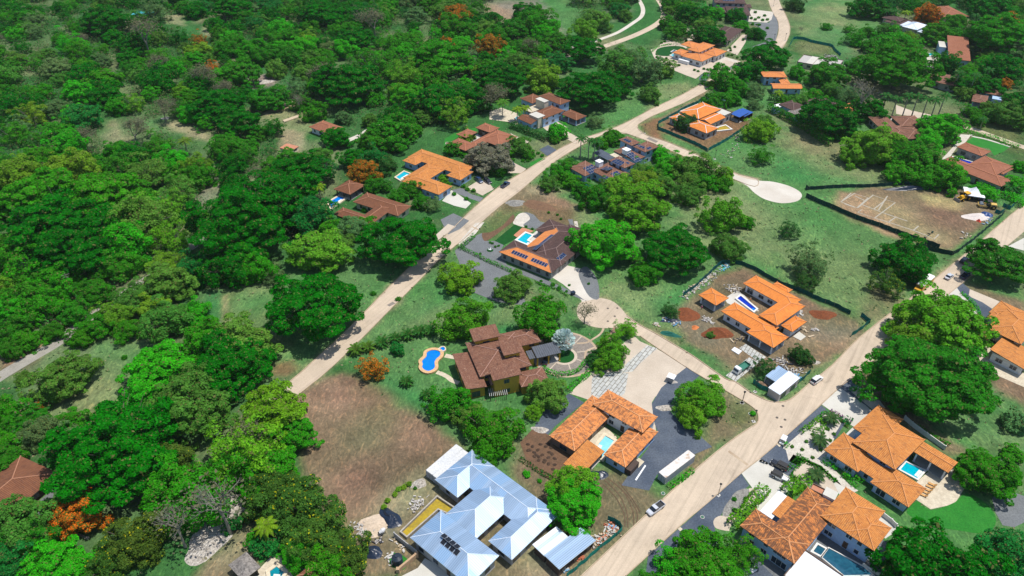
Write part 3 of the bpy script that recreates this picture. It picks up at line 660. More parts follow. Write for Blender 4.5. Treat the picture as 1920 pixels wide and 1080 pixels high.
def house(name,label,cat,fr,ang,wings,wall=W_WHITE,roof=T_BRN,short=None,cols=None,pitch=.30,win=True,overhang=.9,group=None,doors=1,lm=None):
    """ang: two picture points along an eave. wings: dicts k(ind), pts (picture points on the eave), z(eave), optional p, roof, wall, open, side materials"""
    pts0=P(ang,fr); z0=wings[0].get('z',3.2)
    a=Vector(G(*pts0[0],z0)); b_=Vector(G(*pts0[1],z0)); th=math.atan2(b_.y-a.y,b_.x-a.x)
    ca,sa=math.cos(th),math.sin(th)
    allw=[]
    for wg in wings:
        f=wg.get('f',fr); wg.setdefault('z',3.2); wg['w']=[G(x,y,wg['z']) for x,y in P(wg['pts'],f)]; allw+=wg['w']
    cx=sum(p[0] for p in allw)/len(allw); cy=sum(p[1] for p in allw)/len(allw)
    loc=lambda x,y:((x-cx)*ca+(y-cy)*sa,-(x-cx)*sa+(y-cy)*ca)
    root=empty(name,cx,cy,th); tag(root,label,cat,group)
    H=dict(root=root,th=th,c=(cx,cy),loc=loc,w=wings); HOUSES[short or label]=H
    px,py=to_px(cx,cy,3); LM.append((px,py,lm or short or label))
    for i,wg in enumerate(wings):
        q=[loc(*p) for p in wg['w']]; e=i*.013
        wg['r']=(min(p[0] for p in q)+e,max(p[0] for p in q)-e,min(p[1] for p in q)+e,max(p[1] for p in q)-e)
        wg['z']+=e; wg.setdefault('k','hip'); wg.setdefault('p',pitch if wg['k']!='flat' else 0)
        u0,u1,v0,v1=wg['r']; wg.setdefault('ax','u' if u1-u0>=v1-v0 else 'v')
        if wg['k']=='flat': wg['o']=wg.get('oh',.15)
        else: wg['o']=wg.get('oh',overhang)
        wg.setdefault('base',0)
    for i,wg in enumerate(wings):
        u0,u1,v0,v1=wg['r']; z=wg['z']; rm=wg.get('roof',roof); wm=wg.get('wall',wall); k=wg['k']
        fs,lines=roof_faces(wg)
        mats=[rm,FASC if rm not in (T_MET,T_MTW) else WHT]; sd_=wg.get('side',{})
        for m in sd_.values():
            if m not in mats: mats.append(m)
        b=MB(); t=.22
        for side,f in fs:
            b.m=mats.index(sd_[side]) if side in sd_ else 0
            E0,E1=Vector(f[0]),Vector(f[1]); ex=(E1-E0).normalized(); nn=ex.cross(Vector(f[2])-E0).normalized(); ey=nn.cross(ex)
            uv=[((Vector(p)-E0).dot(ex)+i*3.7+ord(side)*1.3,(Vector(p)-E0).dot(ey)+i*1.9) for p in f]
            b.face(f,uv)
        b.m=1
        if k=='flat':
            if wg.get('parapet'):
                h=.35; s=.18
                for (a0,b0,a1,b1) in ((u0,v0,u1,v0+s),(u0,v1-s,u1,v1),(u0,v0+s,u0+s,v1-s),(u1-s,v0+s,u1,v1-s)): b.box(a0,b0,z+.002,a1,b1,z+h)
            b.m=0
        tops=[(u0,v0),(u1,v0),(u1,v1),(u0,v1)]
        def edge(pa,pb): b.face([(pb[0],pb[1],pb[2]-t),(pb[0],pb[1],pb[2]),(pa[0],pa[1],pa[2]),(pa[0],pa[1],pa[2]-t)][::-1])
        if k in('hip','flat'):
            for j in range(4): edge((*tops[j],z),(*tops[(j+1)%4],z))
            b.face([(*p,z-t) for p in tops[::-1]])
        else:   # follow the sloping ends with a skirt and close underneath
            for side,f in fs:
                b.face([(p[0],p[1],p[2]-t) for p in f[::-1]])
                n=len(f)
                for j in range(n):
                    pa,pb=f[j],f[(j+1)%n]
                    if k=='gable' and abs(pa[2]-pb[2])<1e-6 and pa[2]>z+.01: continue
                    edge(pa,pb)
        ro=b.build('roof',mats,root)
        if k=='flat': ro.name='flat_roof'
        if lines and not wg.get('noridge'):
            rb=MB()
            for pa,pb in lines:
                if math.dist(pa,pb)>.3: rb.tube((pa[0],pa[1],pa[2]+.05),(pb[0],pb[1],pb[2]+.05),.15 if rm not in(T_MET,T_MTW) else .08,.15 if rm not in(T_MET,T_MTW) else .08,5)
            rb.build('ridge_cap',ridge_mat(rm.name,RC.get(rm,(.4,.2,.1,1))),ro)
        # walls
        o=wg['o']; x0,x1,y0,y1=u0+o,u1-o,v0+o,v1-o; base=wg['base']
        if wg.get('nowall') or x1-x0<1 or y1-y0<1: continue
        if wg.get('open'):
            n1=max(1,round((x1-x0)/4.2)); n2=max(1,round((y1-y0)/4.2)); cm=wg.get('colm',cols or wm)
            ps=set([(x0+(x1-x0)*a/n1,y) for a in range(n1+1) for y in (y0,y1)]+[(x,y0+(y1-y0)*a/n2) for a in range(n2+1) for x in (x0,x1)])
            for (x,y) in ps:
                c=MB(); c.box(x-.2,y-.2,base,x+.2,y+.2,z-.22); c.box(x-.28,y-.28,base,x+.28,y+.28,base+.35); c.build('column',cm,root)
            c=MB(); c.box(x0-.3,y0-.3,0.0,x1+.3,y1+.3,.14+.01*i); c.build('floor_slab',CONCF,root)
            c=MB(); c.box(x0+.3,y1-.25,base,x1-.3,y1,z-.25); c.build('wall',wm,root)
            continue
        c=MB(); zt=z-.2
        if k=='gable' :
            h=(y1-y0 if wg['ax']=='u' else x1-x0)/2*wg['p']
            c.box(x0,y0,base,x1,y1,zt)
            if wg['ax']=='u':
                for x in (x0,x1): 
                    f=[(x,y0,zt),(x,y1,zt),(x,(y0+y1)/2,zt+h)]; c.face(f if x==x1 else f[::-1])
            else:
                for y in (y0,y1): 
                    f=[(x0,y,zt),(x1,y,zt),((x0+x1)/2,y,zt+h)]; c.face(f if y==y0 else f[::-1])
        else: c.box(x0,y0,base,x1,y1,zt)
        c.box(x0-.06,y0-.06,base,x1+.06,y1+.06,base+.3)
        wo=c.build('wall',wm,root)
        if not win or wg.get('nowin'): continue
        fm=wg.get('frame',WFRAME if wm in(W_WHITE,W_BLUE) else FRAME)
        nwin=0
        for side,(pa,pb,nrm) in dict(s=((x0,y0),(x1,y0),(0,-1)),e=((x1,y0),(x1,y1),(1,0)),n=((x1,y1),(x0,y1),(0,1)),w=((x0,y1),(x0,y0),(-1,0))).items():
            wn=(nrm[0]*ca-nrm[1]*sa,nrm[0]*sa+nrm[1]*ca)
            if wn[1]>.05: continue                      # faces away from the photographer
            L=math.dist(pa,pb); n=int((L-1)/3.4)
            if n<1: continue
            d=((pb[0]-pa[0])/L,(pb[1]-pa[1])/L)
            floors=[base] if z-base<4.8 else [base,base+ (z-base)/2+.1]
            for fl in floors:
                for j in range(n):
                    s=(j+.5)/n*L+random.uniform(-.3,.3); c0=(pa[0]+d[0]*s,pa[1]+d[1]*s)
                    tst=(c0[0]+nrm[0]*.7,c0[1]+nrm[1]*.7)
                    if any(w2 is not wg and w2['r'][0]+w2['o']<tst[0]<w2['r'][1]-w2['o'] and w2['r'][2]+w2['o']<tst[1]<w2['r'][3]-w2['o'] and w2['z']>fl+1.5 and not w2.get('open') for w2 in wings): continue
                    rr=random.random(); door=(rr<.22 and fl==base)
                    ww=random.choice([1.1,1.5,2.0]); z0_,z1_=(fl+.9,fl+2.2)
                    if door: z0_,z1_=fl+.32,fl+2.35; ww=1.0 if rr<.1 else 2.4
                    z1_=min(z1_,z-.4)
                    w1=MB(); w1.obox((c0[0]+nrm[0]*.03,c0[1]+nrm[1]*.03),d,ww/2+.09,.05,z0_-.09,z1_+.09)
                    wf=w1.build('door' if door and ww==1.0 else 'window',fm if not(door and ww==1.0) else DOORM,root)
                    w1=MB()
                    if ww>1.2:
                        for k_ in (-1,1): w1.obox((c0[0]+nrm[0]*.05+d[0]*k_*ww/4,c0[1]+nrm[1]*.05+d[1]*k_*ww/4),d,ww/4-.05,.05,z0_,z1_)
                        w1.build('pane',GLASS,wf)
                    elif not door:
                        w1.obox((c0[0]+nrm[0]*.05,c0[1]+nrm[1]*.05),d,ww/2-.03,.05,z0_,z1_); w1.build('pane',GLASS,wf)
                    else:
                        w1.tube((c0[0]+nrm[0]*.12+d[0]*.35,c0[1]+nrm[1]*.12+d[1]*.35,fl+1.2),(c0[0]+nrm[0]*.12+d[0]*.35,c0[1]+nrm[1]*.12+d[1]*.35,fl+1.45),.03,.03,5); w1.build('handle',WFRAME,wf)
                    nwin+=1
    return H
def on_roof(H,px,py,wi,side):
    wg=H['w'][wi]; z=wg['z']
    for _ in range(14):
        u,v=H['loc'](*G(px,py,z)); u0,u1,v0,v1=wg['r']; p=wg['p']
        hz={'s':v-v0,'n':v1-v,'w':u-u0,'e':u1-u,'t':0}[side]; z=.5*z+.5*(wg['z']+p*hz)
    return u,v
def panels(H,fr,spec,wi,side,nx,ny,mat=None,name='solar_panel',pw=1.05,ph=1.75,skip=()):
    """nx by ny panels centred on a picture point, lying on one slope of the roof"""
    (px,py),=P(spec,fr); u,v=on_roof(H,px,py,wi,side); wg=H['w'][wi]; u0,u1,v0,v1=wg['r']; p=wg['p']; k=1/math.sqrt(1+p*p)
    for i in range(nx):
        for j in range(ny):
            if (i,j) in skip: continue
            a=(i-(nx-1)/2)*(pw+.12); c=(j-(ny-1)/2)*(ph+.12)*k
            def pt(du,dv,lift):
                if side in 'sn': uu=u+a+du; vv=v+(c+dv*k)*(1 if side=='s' else -1); hz=(vv-v0) if side=='s' else (v1-vv)
                else: vv=v+a+du; uu=u+(c+dv*k)*(1 if side=='w' else -1); hz=(uu-u0) if side=='w' else (u1-uu)
                return (uu,vv,wg['z']+p*hz+lift)
            b=MB(); hw,hh=pw/2,ph/2
            for m_,s_,l0,l1 in ((1,1,.05,.12),(0,.93,.12,.15)):
                b.m=m_; cs=[(-hw*s_,-hh*s_),(hw*s_,-hh*s_),(hw*s_,hh*s_),(-hw*s_,hh*s_)]
                if side in 'nw': cs=cs[::-1]
                b.face([pt(*q,l1) for q in cs])
                for q in range(4):
                    A,B=cs[q],cs[(q+1)%4]; b.face([pt(*A,l0),pt(*B,l0),pt(*B,l1),pt(*A,l1)])
            b.build(name,[mat or PANEL,PFR],H['root'])
def box_on(H,fr,spec,z0,z1,mat,name,cap=None):
    q=[H['loc'](*G(x,y,z1)) for x,y in P(spec,fr)]
    u0,u1,v0,v1=min(p[0] for p in q),max(p[0] for p in q),min(p[1] for p in q),max(p[1] for p in q)
    b=MB(); b.box(u0,v0,z0,u1,v1,z1); o=b.build(name,mat,H['root'])
    if cap: b=MB(); b.box(u0-.15,v0-.15,z1+.003,u1+.15,v1+.15,z1+.15); b.build('cap',cap,o)
    return o
w_=lambda pts,**k:dict(pts=pts,**k)
# 1 sheet-metal house (bottom centre)
_A=lambda s:P(s,zA); 
def mixp(*fr_s):   # picture points from several frames, back to a single string in picture units
    out=[]
    for fr,s in fr_s: out+=P(s,fr)
    return " ".join("%.2f,%.2f"%q for q in out)
W1=(0,0,1)
H=house('metal_roof_house','unfinished E-shaped grey block house under bare bluish sheet metal hip roofs','house',W1,mixp((zA,"750,260 1670,940")),[
 w_(mixp((zA,"750,260 1670,940 720,680")),z=3.6),w_(mixp((zA,"750,260 350,610 590,795")),z=3.6),
 w_(mixp((zA,"820,745 1105,955 950,560"),(zV,"1230,440 1530,650")),z=3.6),
 w_(mixp((zA,"1670,940 1215,1025"),(c8,"965,985 835,890")),z=3.6)],wall=W_GREY,roof=T_MET,pitch=.30,overhang=.7,short='E-shaped metal-roofed house')
H=house('metal_roof_pavilion','square grey block building with a pale sheet metal hip roof and a dark roof opening','house',zV,"1120,340 1775,850",[
 w_("1120,340 780,650 1775,850 1420,1185",z=4.6)],wall=W_GREY,roof=T_MET,pitch=.30,overhang=.8,short='metal-roofed pavilion at the bottom edge')
panels(H,zV,"1230,690",0,'n',4,1,mat=plain('opening_shade',(.012,.014,.02,1),.3),name='hole_panel',pw=1.3,ph=1.4)  # dark panels laid on the slopes stand in for the shaded hole
panels(H,zV,"1225,755",0,'s',4,1,mat=bpy.data.materials['opening_shade'],name='hole_panel',pw=1.3,ph=1.5)
# 2 courtyard house
H=house('courtyard_house','courtyard house with blotched orange tiled wings round a small pale blue pool','house',zB,"965,185 1520,490",[
 w_("790,345 965,185 1350,670 1520,490",z=4.9,roof=T_WEB,wall=W_WHITE),w_("790,250 300,700 570,870 975,490",z=3.2,roof=T_WEB,wall=W_BRN),
 w_("915,905 1145,1055 1525,660",z=3.2,roof=T_WEB,wall=W_BLUE),
 w_("730,760 895,885 455,1030 690,1120",z=3.0,k='shed',p=.09,roof=T_OR,open=True,wall=W_BRN,ax='v')],pitch=.25,overhang=.6,short='courtyard house with the pale blue pool')
box_on(H,zC,"85,380 205,280 255,320 150,430",0,1.9,W_DRK,'service_yard_wall')
# 3 new orange house on the site
H=house('orange_tiled_house','newly built white house with bright orange hip roofs stepping round a blue pool','house',zD,"685,250 1030,440",[
 w_("685,250 820,160 1335,430",z=3.6),w_("855,605 1080,712 1362,495",z=4.8),w_("1015,262 1062,228 1230,325",z=3.7),
 w_("430,560 585,460 1060,765",z=3.6),w_("715,795 1025,975 1187,850",z=3.6,open=True,colm=W_WHITE),w_("1100,722 1235,797 1387,675",z=3.2)],wall=W_WHITE,roof=T_NEW,pitch=.27,short='new white house with bright orange roofs')
house('pool_gazebo','small open white pavilion with a pyramidal orange tiled roof on the building site','pavilion',zD,"185,380 375,495",[w_("185,380 320,297 515,410 375,497",z=3.4,open=True)],wall=W_WHITE,roof=T_NEW,pitch=.35,short='orange pyramidal pavilion')
# 4 big villa bottom right
H=house('villa','large white villa with layered orange tiled roofs and a turquoise pool at its right end','house',zE,"465,655 950,965",[
 w_("465,655 950,965 1285,625",z=5.2),w_("475,490 790,248 1045,400",z=3.9),w_("370,545 155,745 535,990",z=3.4),
 w_("560,800 560,970 870,1010 835,965",z=3.2,k='shed',p=.12,ax='u'),w_("1160,765 1265,645 1660,885 1545,1000",z=3.9,k='gable',p=.14,open=True,colm=W_WHITE),
 w_("1055,550 1270,697 1362,582",z=3.3,f=c9,k='hip')],wall=W_BLUE,roof=T_OR,pitch=.27,short='large villa with layered orange roofs')
# 5 twin houses at the bottom right
H=house('weathered_house','two-storey pale blue house with a heavily stained orange hip roof','house',zF,"155,540 725,940",[
 w_("155,540 325,360 725,940",z=5.4,roof=T_WEA),w_("870,130 725,940 1080,520",z=5.4,roof=T_WEA),
 w_("365,385 560,180 690,250 490,465",z=4.6,k='flat',roof=W_WHITE,wall=W_WHITE,nowin=True),
 w_("560,330 700,250 760,300 600,480",z=4.9,k='hip',roof=T_OR,p=.1,noridge=True),w_("950,300 1080,250 1180,340 1060,420",z=4.6,roof=T_OR),
 w_("860,810 610,1075 1250,1073",z=3.6,k='flat',roof=W_WHITE,parapet=True,wall=W_WHITE,nowin=True)],wall=W_BLUE,roof=T_WEA,pitch=.30,overhang=.7,short='two-storey house with the stained orange roof')
H=house('two_storey_house','two-storey white house with a clean orange hip roof above a dark lap pool','house',zF,"1015,440 1570,805",[
 w_("1015,440 1275,130 1690,390",z=6.3),w_("1260,600 1570,805 1760,565",z=6.3)],wall=W_BLUE,roof=T_OR,pitch=.30,overhang=.8,short='two-storey house with the clean orange roof')
H2=house('roof_terrace_block','small white flat roofed block with a red tiled terrace between two orange roofs','outbuilding',zF,"1030,200 1150,260",[
 w_("1030,205 1080,150 1200,190 1150,262",z=6.3,k='flat',roof=M['conc'],nowin=True),w_("925,95 905,150 1010,215 1060,165",z=5.0,k='flat',roof=M['deckred'],wall=W_BRN,nowin=True,parapet=True)],wall=W_WHITE,short='white flat-roofed block')
# 6 hacienda
H=house('hacienda','ochre walled hacienda with many mottled brown tiled roofs','house',zT,"285,860 480,815",[
 w_("345,300 905,400 1000,570 380,610",z=5.2,p=.18),w_("110,465 285,860 480,815 330,415",z=4.0,p=.13,k='shed',ax='v'),
 w_("300,190 590,120 650,235 355,305",z=7.4,p=.12,k='shed',ax='u'),w_("640,220 1010,138 1110,305 700,360",z=4.8,p=.22),
 w_("620,325 700,462 890,405 830,290",z=7.6,p=.15,k='shed',ax='u'),w_("510,620 575,745 890,660 820,545",z=7.4,p=.14,k='shed',ax='u'),
 w_("875,690 885,822 1190,715 1110,590",z=3.6,p=.2),w_("500,680 540,800 560,795 545,700",z=3.8,p=.15)],wall=W_YEL,roof=T_PNK,overhang=.6,short='ochre hacienda')
H=house('carport','open carport with a grey ribbed roof on ochre pillars and a parked dark car','carport',zT,"1060,490 1335,425",[
 w_("1005,380 1060,490 1335,425 1230,325",z=3.8,k='shed',p=.12,ax='u',roof=T_GRY,open=True),w_("945,425 975,500 1045,487 1000,405",z=3.3,k='shed',p=.1,roof=T_GRY,ax='u')],wall=W_YEL,roof=T_GRY,overhang=.4,short='grey-roofed carport')
# 7 dark roofed house with panels
H=house('dark_roofed_house','dark brown tiled house with two orange slopes carrying solar panels above a turquoise pool','house',zS,"465,578 1000,795",[
 w_("440,585 590,455 1000,800",z=3.4,side={'s':T_FAR}),w_("750,525 1020,285 940,655",z=3.45,side={'w':T_FAR}),w_("880,645 1140,690 1180,285",z=3.3),w_("890,290 1035,255 1090,400 900,380",z=3.2)],wall=W_GREY,roof=T_DRK,pitch=.27,overhang=.7,short='dark-roofed house with solar panels')
panels(H,zS,"650,612",0,'s',6,1); panels(H,zS,"860,695",0,'s',6,1); panels(H,zS,"905,478",1,'w',11,1); panels(H,zS,"1095,635",2,'e',4,1)
# 8 solar house at the junction
H=house('solar_roofed_house','pale blue multi-level house whose brown roofs carry many solar panels beside the road junction','house',zQ,"820,260 1000,345",[
 w_("820,262 905,212 1000,345 1108,285",z=6.2),w_("1020,360 1225,432 1345,330",z=6.2),w_("740,430 870,362 1200,510",z=4.2),w_("650,565 895,682 1030,610",z=6.0),
 w_("510,770 705,885 905,770 640,600",z=3.8),w_("150,650 295,805 465,715 300,570",z=3.6),w_("445,470 520,405 735,500 660,560",z=3.2,k='flat',roof=M['asph'],open=True,wall=W_CRM),
 w_("665,485 740,450 880,505 800,540",z=3.4,k='flat',roof=M['pave'],open=True,wall=W_CRM)],wall=W_BLUE,roof=T_PNK,pitch=.25,overhang=.6,short='pale blue house covered in solar panels')
for s_,wi,sd_,nx,ny in (("930,270",0,'s',3,1),("1140,360",1,'s',3,1),("1255,385",1,'e',2,1),("1030,520",2,'e',3,4),("790,595",3,'s',4,2),("935,607",3,'e',1,1),("625,690",4,'w',3,3) ,("620,825",4,'s',3,1),("780,790",4,'e',3,3),("385,700",5,'e',4,3)):
    panels(H,zQ,s_,wi,sd_,nx,ny,pw=1.25,ph=1.5)
for s_ in ("880,385 920,375 965,400 925,430","475,565 510,550 550,580 510,605"): box_on(H,zQ,s_,3.5,6.6,WHT,'roof_vent_tower',WHT)
# 9 L-shaped orange
H=house('orange_roofed_house','low white house with plain orange hip roofs in an H plan beside a turquoise pool','house',zG,"455,175 1275,450",[
 w_("455,175 1330,480 550,420",z=3.4),w_("130,370 355,447 480,190",z=3.4),w_("550,420 850,515 200,680 615,665",z=3.4),w_("120,720 745,950 965,800",z=3.4),w_("870,620 1115,700 1325,560",z=3.4)],wall=W_BLUE,roof=T_OR,pitch=.27,overhang=.7,short='H-shaped house with plain orange roofs')
# 10 brown U-shaped
H=house('brown_roofed_house','U-shaped house with faded brown tiled roofs around a narrow courtyard','house',zR,"700,330 1415,550",[
 w_("545,455 705,325 1170,682",z=3.3),w_("250,670 345,550 700,790",z=3.3),w_("930,500 1012,630 720,815 610,700",z=3.5)],wall=W_CRM,roof=T_BRN,pitch=.27,short='U-shaped house with faded brown roofs')
house('pool_house','open pool pavilion with a four-sided brown tiled roof beside a deep blue pool','pavilion',zR,"215,280 450,360",[w_("215,280 435,135 650,215 450,360",z=3.3,open=True)],wall=W_DRK,roof=T_BRN,pitch=.35,short='brown-roofed pool pavilion')
# 11
H=house('red_brown_house','low house with red-brown hip roofs wrapped round a white terrace','house',zP,"130,765 325,840",[
 w_("130,765 255,690 325,840 460,780",z=3.3),w_("465,570 570,510 740,570 630,627",z=3.8),w_("400,790 600,640 700,600 560,760",z=3.3),w_("620,640 700,780 880,715 740,600",z=3.5),w_("245,645 360,580 475,625 340,690",z=3.8,open=True)],wall=W_DRK,roof=T_ROS,pitch=.27,short='red-brown-roofed house')
# 12
H=house('blue_walled_house','pale blue stepped house with brown tiled roofs and white flat roof boxes','house',zP,"1220,195 1465,295",[
 w_("1220,195 1330,145 1565,240 1465,295",z=6.6),w_("1050,200 1140,162 1225,200 1130,280",z=4.4),w_("1180,372 1370,305 1460,375 1265,465",z=4.8),
 w_("950,455 1090,420 1185,490 1115,530",z=3.6,k='gable'),w_("1460,400 1590,365 1780,430 1660,480",z=3.2,open=True),
 w_("1190,215 1230,205 1318,245 1275,268",z=7.4,k='flat',roof=M['conc'],nowin=True,wall=W_CRM),w_("1100,405 1170,378 1270,415 1200,458",z=5.6,k='flat',roof=M['conc'],nowin=True,wall=W_CRM),
 w_("1060,370 1180,290 1300,320 1120,400",z=3.0,k='flat',roof=M['pave'],nowin=True,parapet=True)],wall=W_BLUE,roof=T_BRN,pitch=.27,overhang=.5,short='pale blue stepped house')
# 13
H=house('white_compound_house','white house with stacked orange roofs and a half-moon lawn in a cream gravel yard','house',zH,"620,290 820,345",[
 w_("620,290 820,347 1047,213",z=5.8),w_("515,207 620,160 800,190 690,262",z=5.4,nowall=True),w_("505,400 890,490 1045,400",z=3.6),w_("415,355 500,285 640,320 520,390",z=3.6),w_("870,350 1125,405 1275,320",z=3.8)],wall=W_WHITE,roof=T_FAR,pitch=.22,overhang=.7,short='white house with stacked orange roofs')
b_=box_on(H,zH,"478,460 500,440 670,470 640,500",0,2.0,WHT,'patio_wall')
# 14 / 15 top
house('dark_brown_house','dark brown tiled house at the top of the compound beside the curving road','house',zI,"850,610 1060,450",[w_("700,545 780,388 1060,450 850,610",z=4.0)],wall=W_CRM,roof=T_DRK,pitch=.25,short='dark brown house by the curving road')
H=house('top_edge_house','large dark brown roofed house with roof panels cut off by the top edge','house',zI,"690,30 1040,42",[
 w_("640,40 1050,42 1060,-60 700,-60",z=6.0),w_("820,165 940,100 1140,130 1080,230",z=4.0),w_("1050,60 1180,65 1190,110 1060,110",z=3.4),w_("650,110 790,110 780,190 690,180",z=3.4),w_("710,45 1000,50 1010,90 700,105",z=3.2,k='flat',roof=plain('blue_awning',(.10,.24,.42,1),.5),nowin=True)],wall=W_GREY,roof=T_DRK,pitch=.22,short='dark-roofed house at the top edge')
panels(H,zI,"850,8",0,'s',7,1); panels(H,zI,"985,135",1,'s',5,1)
# 16 fenced construction
H=house('half_tiled_house','half finished house with orange tiles and white unlaid ridge strips inside a teal fence','house',zL,"400,560 540,615",[
 w_("395,560 575,432 750,490 540,618",z=4.4),w_("440,500 480,465 600,470 420,560",z=4.0,k='flat',roof=M['conc'],nowin=True),w_("580,640 700,555 815,590 680,675",z=3.6,k='gable'),w_("430,680 500,640 755,715 630,782",z=3.6),
 w_("730,540 780,500 915,545 830,590",z=3.6,k='flat',roof=M['conc'],parapet=True),w_("240,600 300,560 400,590 300,640",z=3.4)],wall=W_GREY,roof=T_NEW,pitch=.27,overhang=.5,short='half-tiled house inside the teal fence')
for m_ in ('ridge_new_orange_tile',): pass
for ch in H['root'].children:
    for g in ch.children:
        if g.name.startswith('ridge_cap'): g.data.materials[0]=WHT; 
house('site_office','blue metal roofed site hut behind the half tiled house','shed',zL,"610,385 755,445",[w_("610,387 660,357 815,405 755,447",z=3.4,k='shed',p=.06,ax='u',roof=T_MET)],wall=W_BLUE,short='blue site hut',overhang=.2)
for k_,s_ in enumerate(("912,565 1000,515 1055,540 1000,600","985,540 1030,508 1130,545 1060,592")):
    house('tarpaulin_shelter',('left' if k_==0 else 'right')+' one of two deep blue tarpaulin shelters beside the half tiled house','shelter',zL,"912,565 1000,600",[w_(s_,z=3.2-.3*k_,k='shed',p=.08,ax='u',roof=plain('blue_tarpaulin',(.02,.09,.36,1),.5),open=True,noridge=True)],wall=W_DRK,short='blue tarpaulin shelter',overhang=.3)
# 17
H=house('salmon_roofed_house','white house with salmon orange tiled roofs behind a coconut palm','house',zL,"1265,135 1500,140",[w_("1262,132 1265,82 1500,92 1520,150",z=5.0)],wall=W_BLUE,roof=T_FAR,pitch=.25,short='salmon-roofed house')
house('garage_wing','long low white building with a salmon tiled ridge roof above a coconut palm','house',zM,"55,272 355,275",[w_("50,220 350,220 357,275 58,275",z=3.4,k='gable'),w_("170,165 250,215 150,225",z=3.4,k='hip'),w_("500,300 510,350 570,340 560,300",z=3.0)],wall=W_BLUE,roof=T_FAR,pitch=.25,short='long salmon-roofed building')
# 18
H=house('dark_ridge_house','dark brown tiled house with one grey thatched roof behind a tall clipped hedge','house',zM,"155,465 290,525",[w_("155,465 250,412 402,465 290,527",z=4.2),w_("400,430 490,390 790,440 740,505",z=3.8),w_("290,560 480,450 540,520 385,605",z=3.6,k='hip',roof=T_THA,p=.35,noridge=True),w_("75,470 120,445 160,455 100,495",z=3.6,k='flat',roof=WHT,nowin=True)],wall=W_BLUE,roof=T_DRK,pitch=.25,short='dark house behind the tall hedge')
house('orange_hut','small hut half orange and half brown tiled at the end of the dark ridge house','hut',zM,"835,470 905,550",[w_("815,510 860,442 932,450 905,552",z=3.0)],wall=W_WHITE,roof=T_FAR,pitch=.3,short='small orange hut')
# 19
H=house('mottled_roof_house','house with mottled pinkish brown roofs next to tall royal palms','house',zM,"1210,640 1420,840",[w_("1205,640 1300,590 1400,650 1340,800",z=3.6),w_("1300,740 1430,840 1560,760 1500,690",z=3.6),w_("1390,600 1470,583 1720,640 1600,700",z=3.8)],wall=W_GREY,roof=T_PNK,pitch=.22,short='mottled-roof house by the royal palms')
house('mottled_roof_annex','annex with a mottled pinkish roof right of the courtyard by the royal palms','house',zN,"100,780 170,840",[w_("60,780 140,705 285,745 170,842",z=3.8)],wall=W_GREY,roof=T_PNK,pitch=.22,short='pinkish annex')
# 20, 21
house('hidden_brown_house','pinkish brown tiled house almost hidden among dark trees at the right','house',zN,"500,215 665,250",[w_("375,180 400,118 545,112 560,200",z=3.8),w_("480,200 540,130 722,200 665,250",z=3.8)],wall=W_GREY,roof=T_PNK,pitch=.22,short='pinkish house among dark trees')
H=house('brown_hut','small brown tiled house with a pale blue gable wall near the right edge','house',zN,"860,420 970,440",[w_("860,375 890,335 1040,368 970,440",z=3.6,open=True),w_("930,290 1000,262 1210,320 1100,345",z=3.6),w_("1080,390 1110,330 1205,325 1180,400",z=3.0,k='flat',roof=W_BLUE)],wall=W_BLUE,roof=T_PNK,pitch=.25,short='small house with the pale blue gable')
# 22
H=house('long_brown_villa','long brown tiled villa with a deep blue lap pool and a bright lawn behind','house',zO,"550,430 1335,740",[
 w_("550,432 640,392 1465,655 1335,740",z=3.6),w_("960,480 1125,350 1450,500",z=4.2),w_("770,240 860,192 1190,292 1100,350",z=3.6),w_("1300,560 1390,520 1450,505 1355,590",z=3.5)],wall=W_GREY,roof=T_ROS,pitch=.24,overhang=.7,short='long brown villa with the deep blue pool')
# 23
H=house('right_edge_villa','white villa with stepped orange tiled roofs cut by the right edge','house',zY,"540,465 835,605",[
 w_("540,465 830,605 1040,430",z=5.2),w_("560,322 665,225 950,340 800,430",z=4.0),w_("545,365 625,318 700,360 620,400",z=4.2),w_("565,690 690,557 1000,740 880,840",z=3.4,k='shed',p=.1,ax='v'),
 w_("385,382 540,582 600,520 470,400",z=3.4)],wall=W_WHITE,roof=T_OR,pitch=.27,short='white villa at the right edge')
# 24..
H=house('old_tile_house','long house with an old rust brown tiled roof in the bottom left corner','house',zAF,"-150,800 385,340",[w_("385,340 160,145 -150,800 -330,640",z=3.6)],wall=W_DRK,roof=T_BRN,pitch=.30,overhang=1.2,short='rust-brown-roofed house at the left edge')
house('thatched_pavilion','grey thatched pavilion beside the stone terrace at the bottom edge','pavilion',zAE,"525,980 330,1130",[w_("370,805 525,975 330,1135 170,960",z=3.0,open=True,p=.5,noridge=True),],wall=W_DRK,roof=T_THA,short='grey thatched pavilion')
house('tiled_annex','red brown tiled annex at the bottom edge beside white loungers','house',zAE,"940,1078 1075,965",[w_("940,1078 1075,965 1200,1075 1060,1190",z=3.2)],wall=W_WHITE,roof=T_BRN,pitch=.3,short='red-brown annex at the bottom edge')
house('orange_annex','small orange gabled roof under trees at the bottom edge','hut',zAD,"340,1100 400,1020",[w_("340,1090 400,1018 460,1080 400,1150",z=3.2)],wall=W_WHITE,roof=T_OR,pitch=.4,short='small orange roof under the trees')
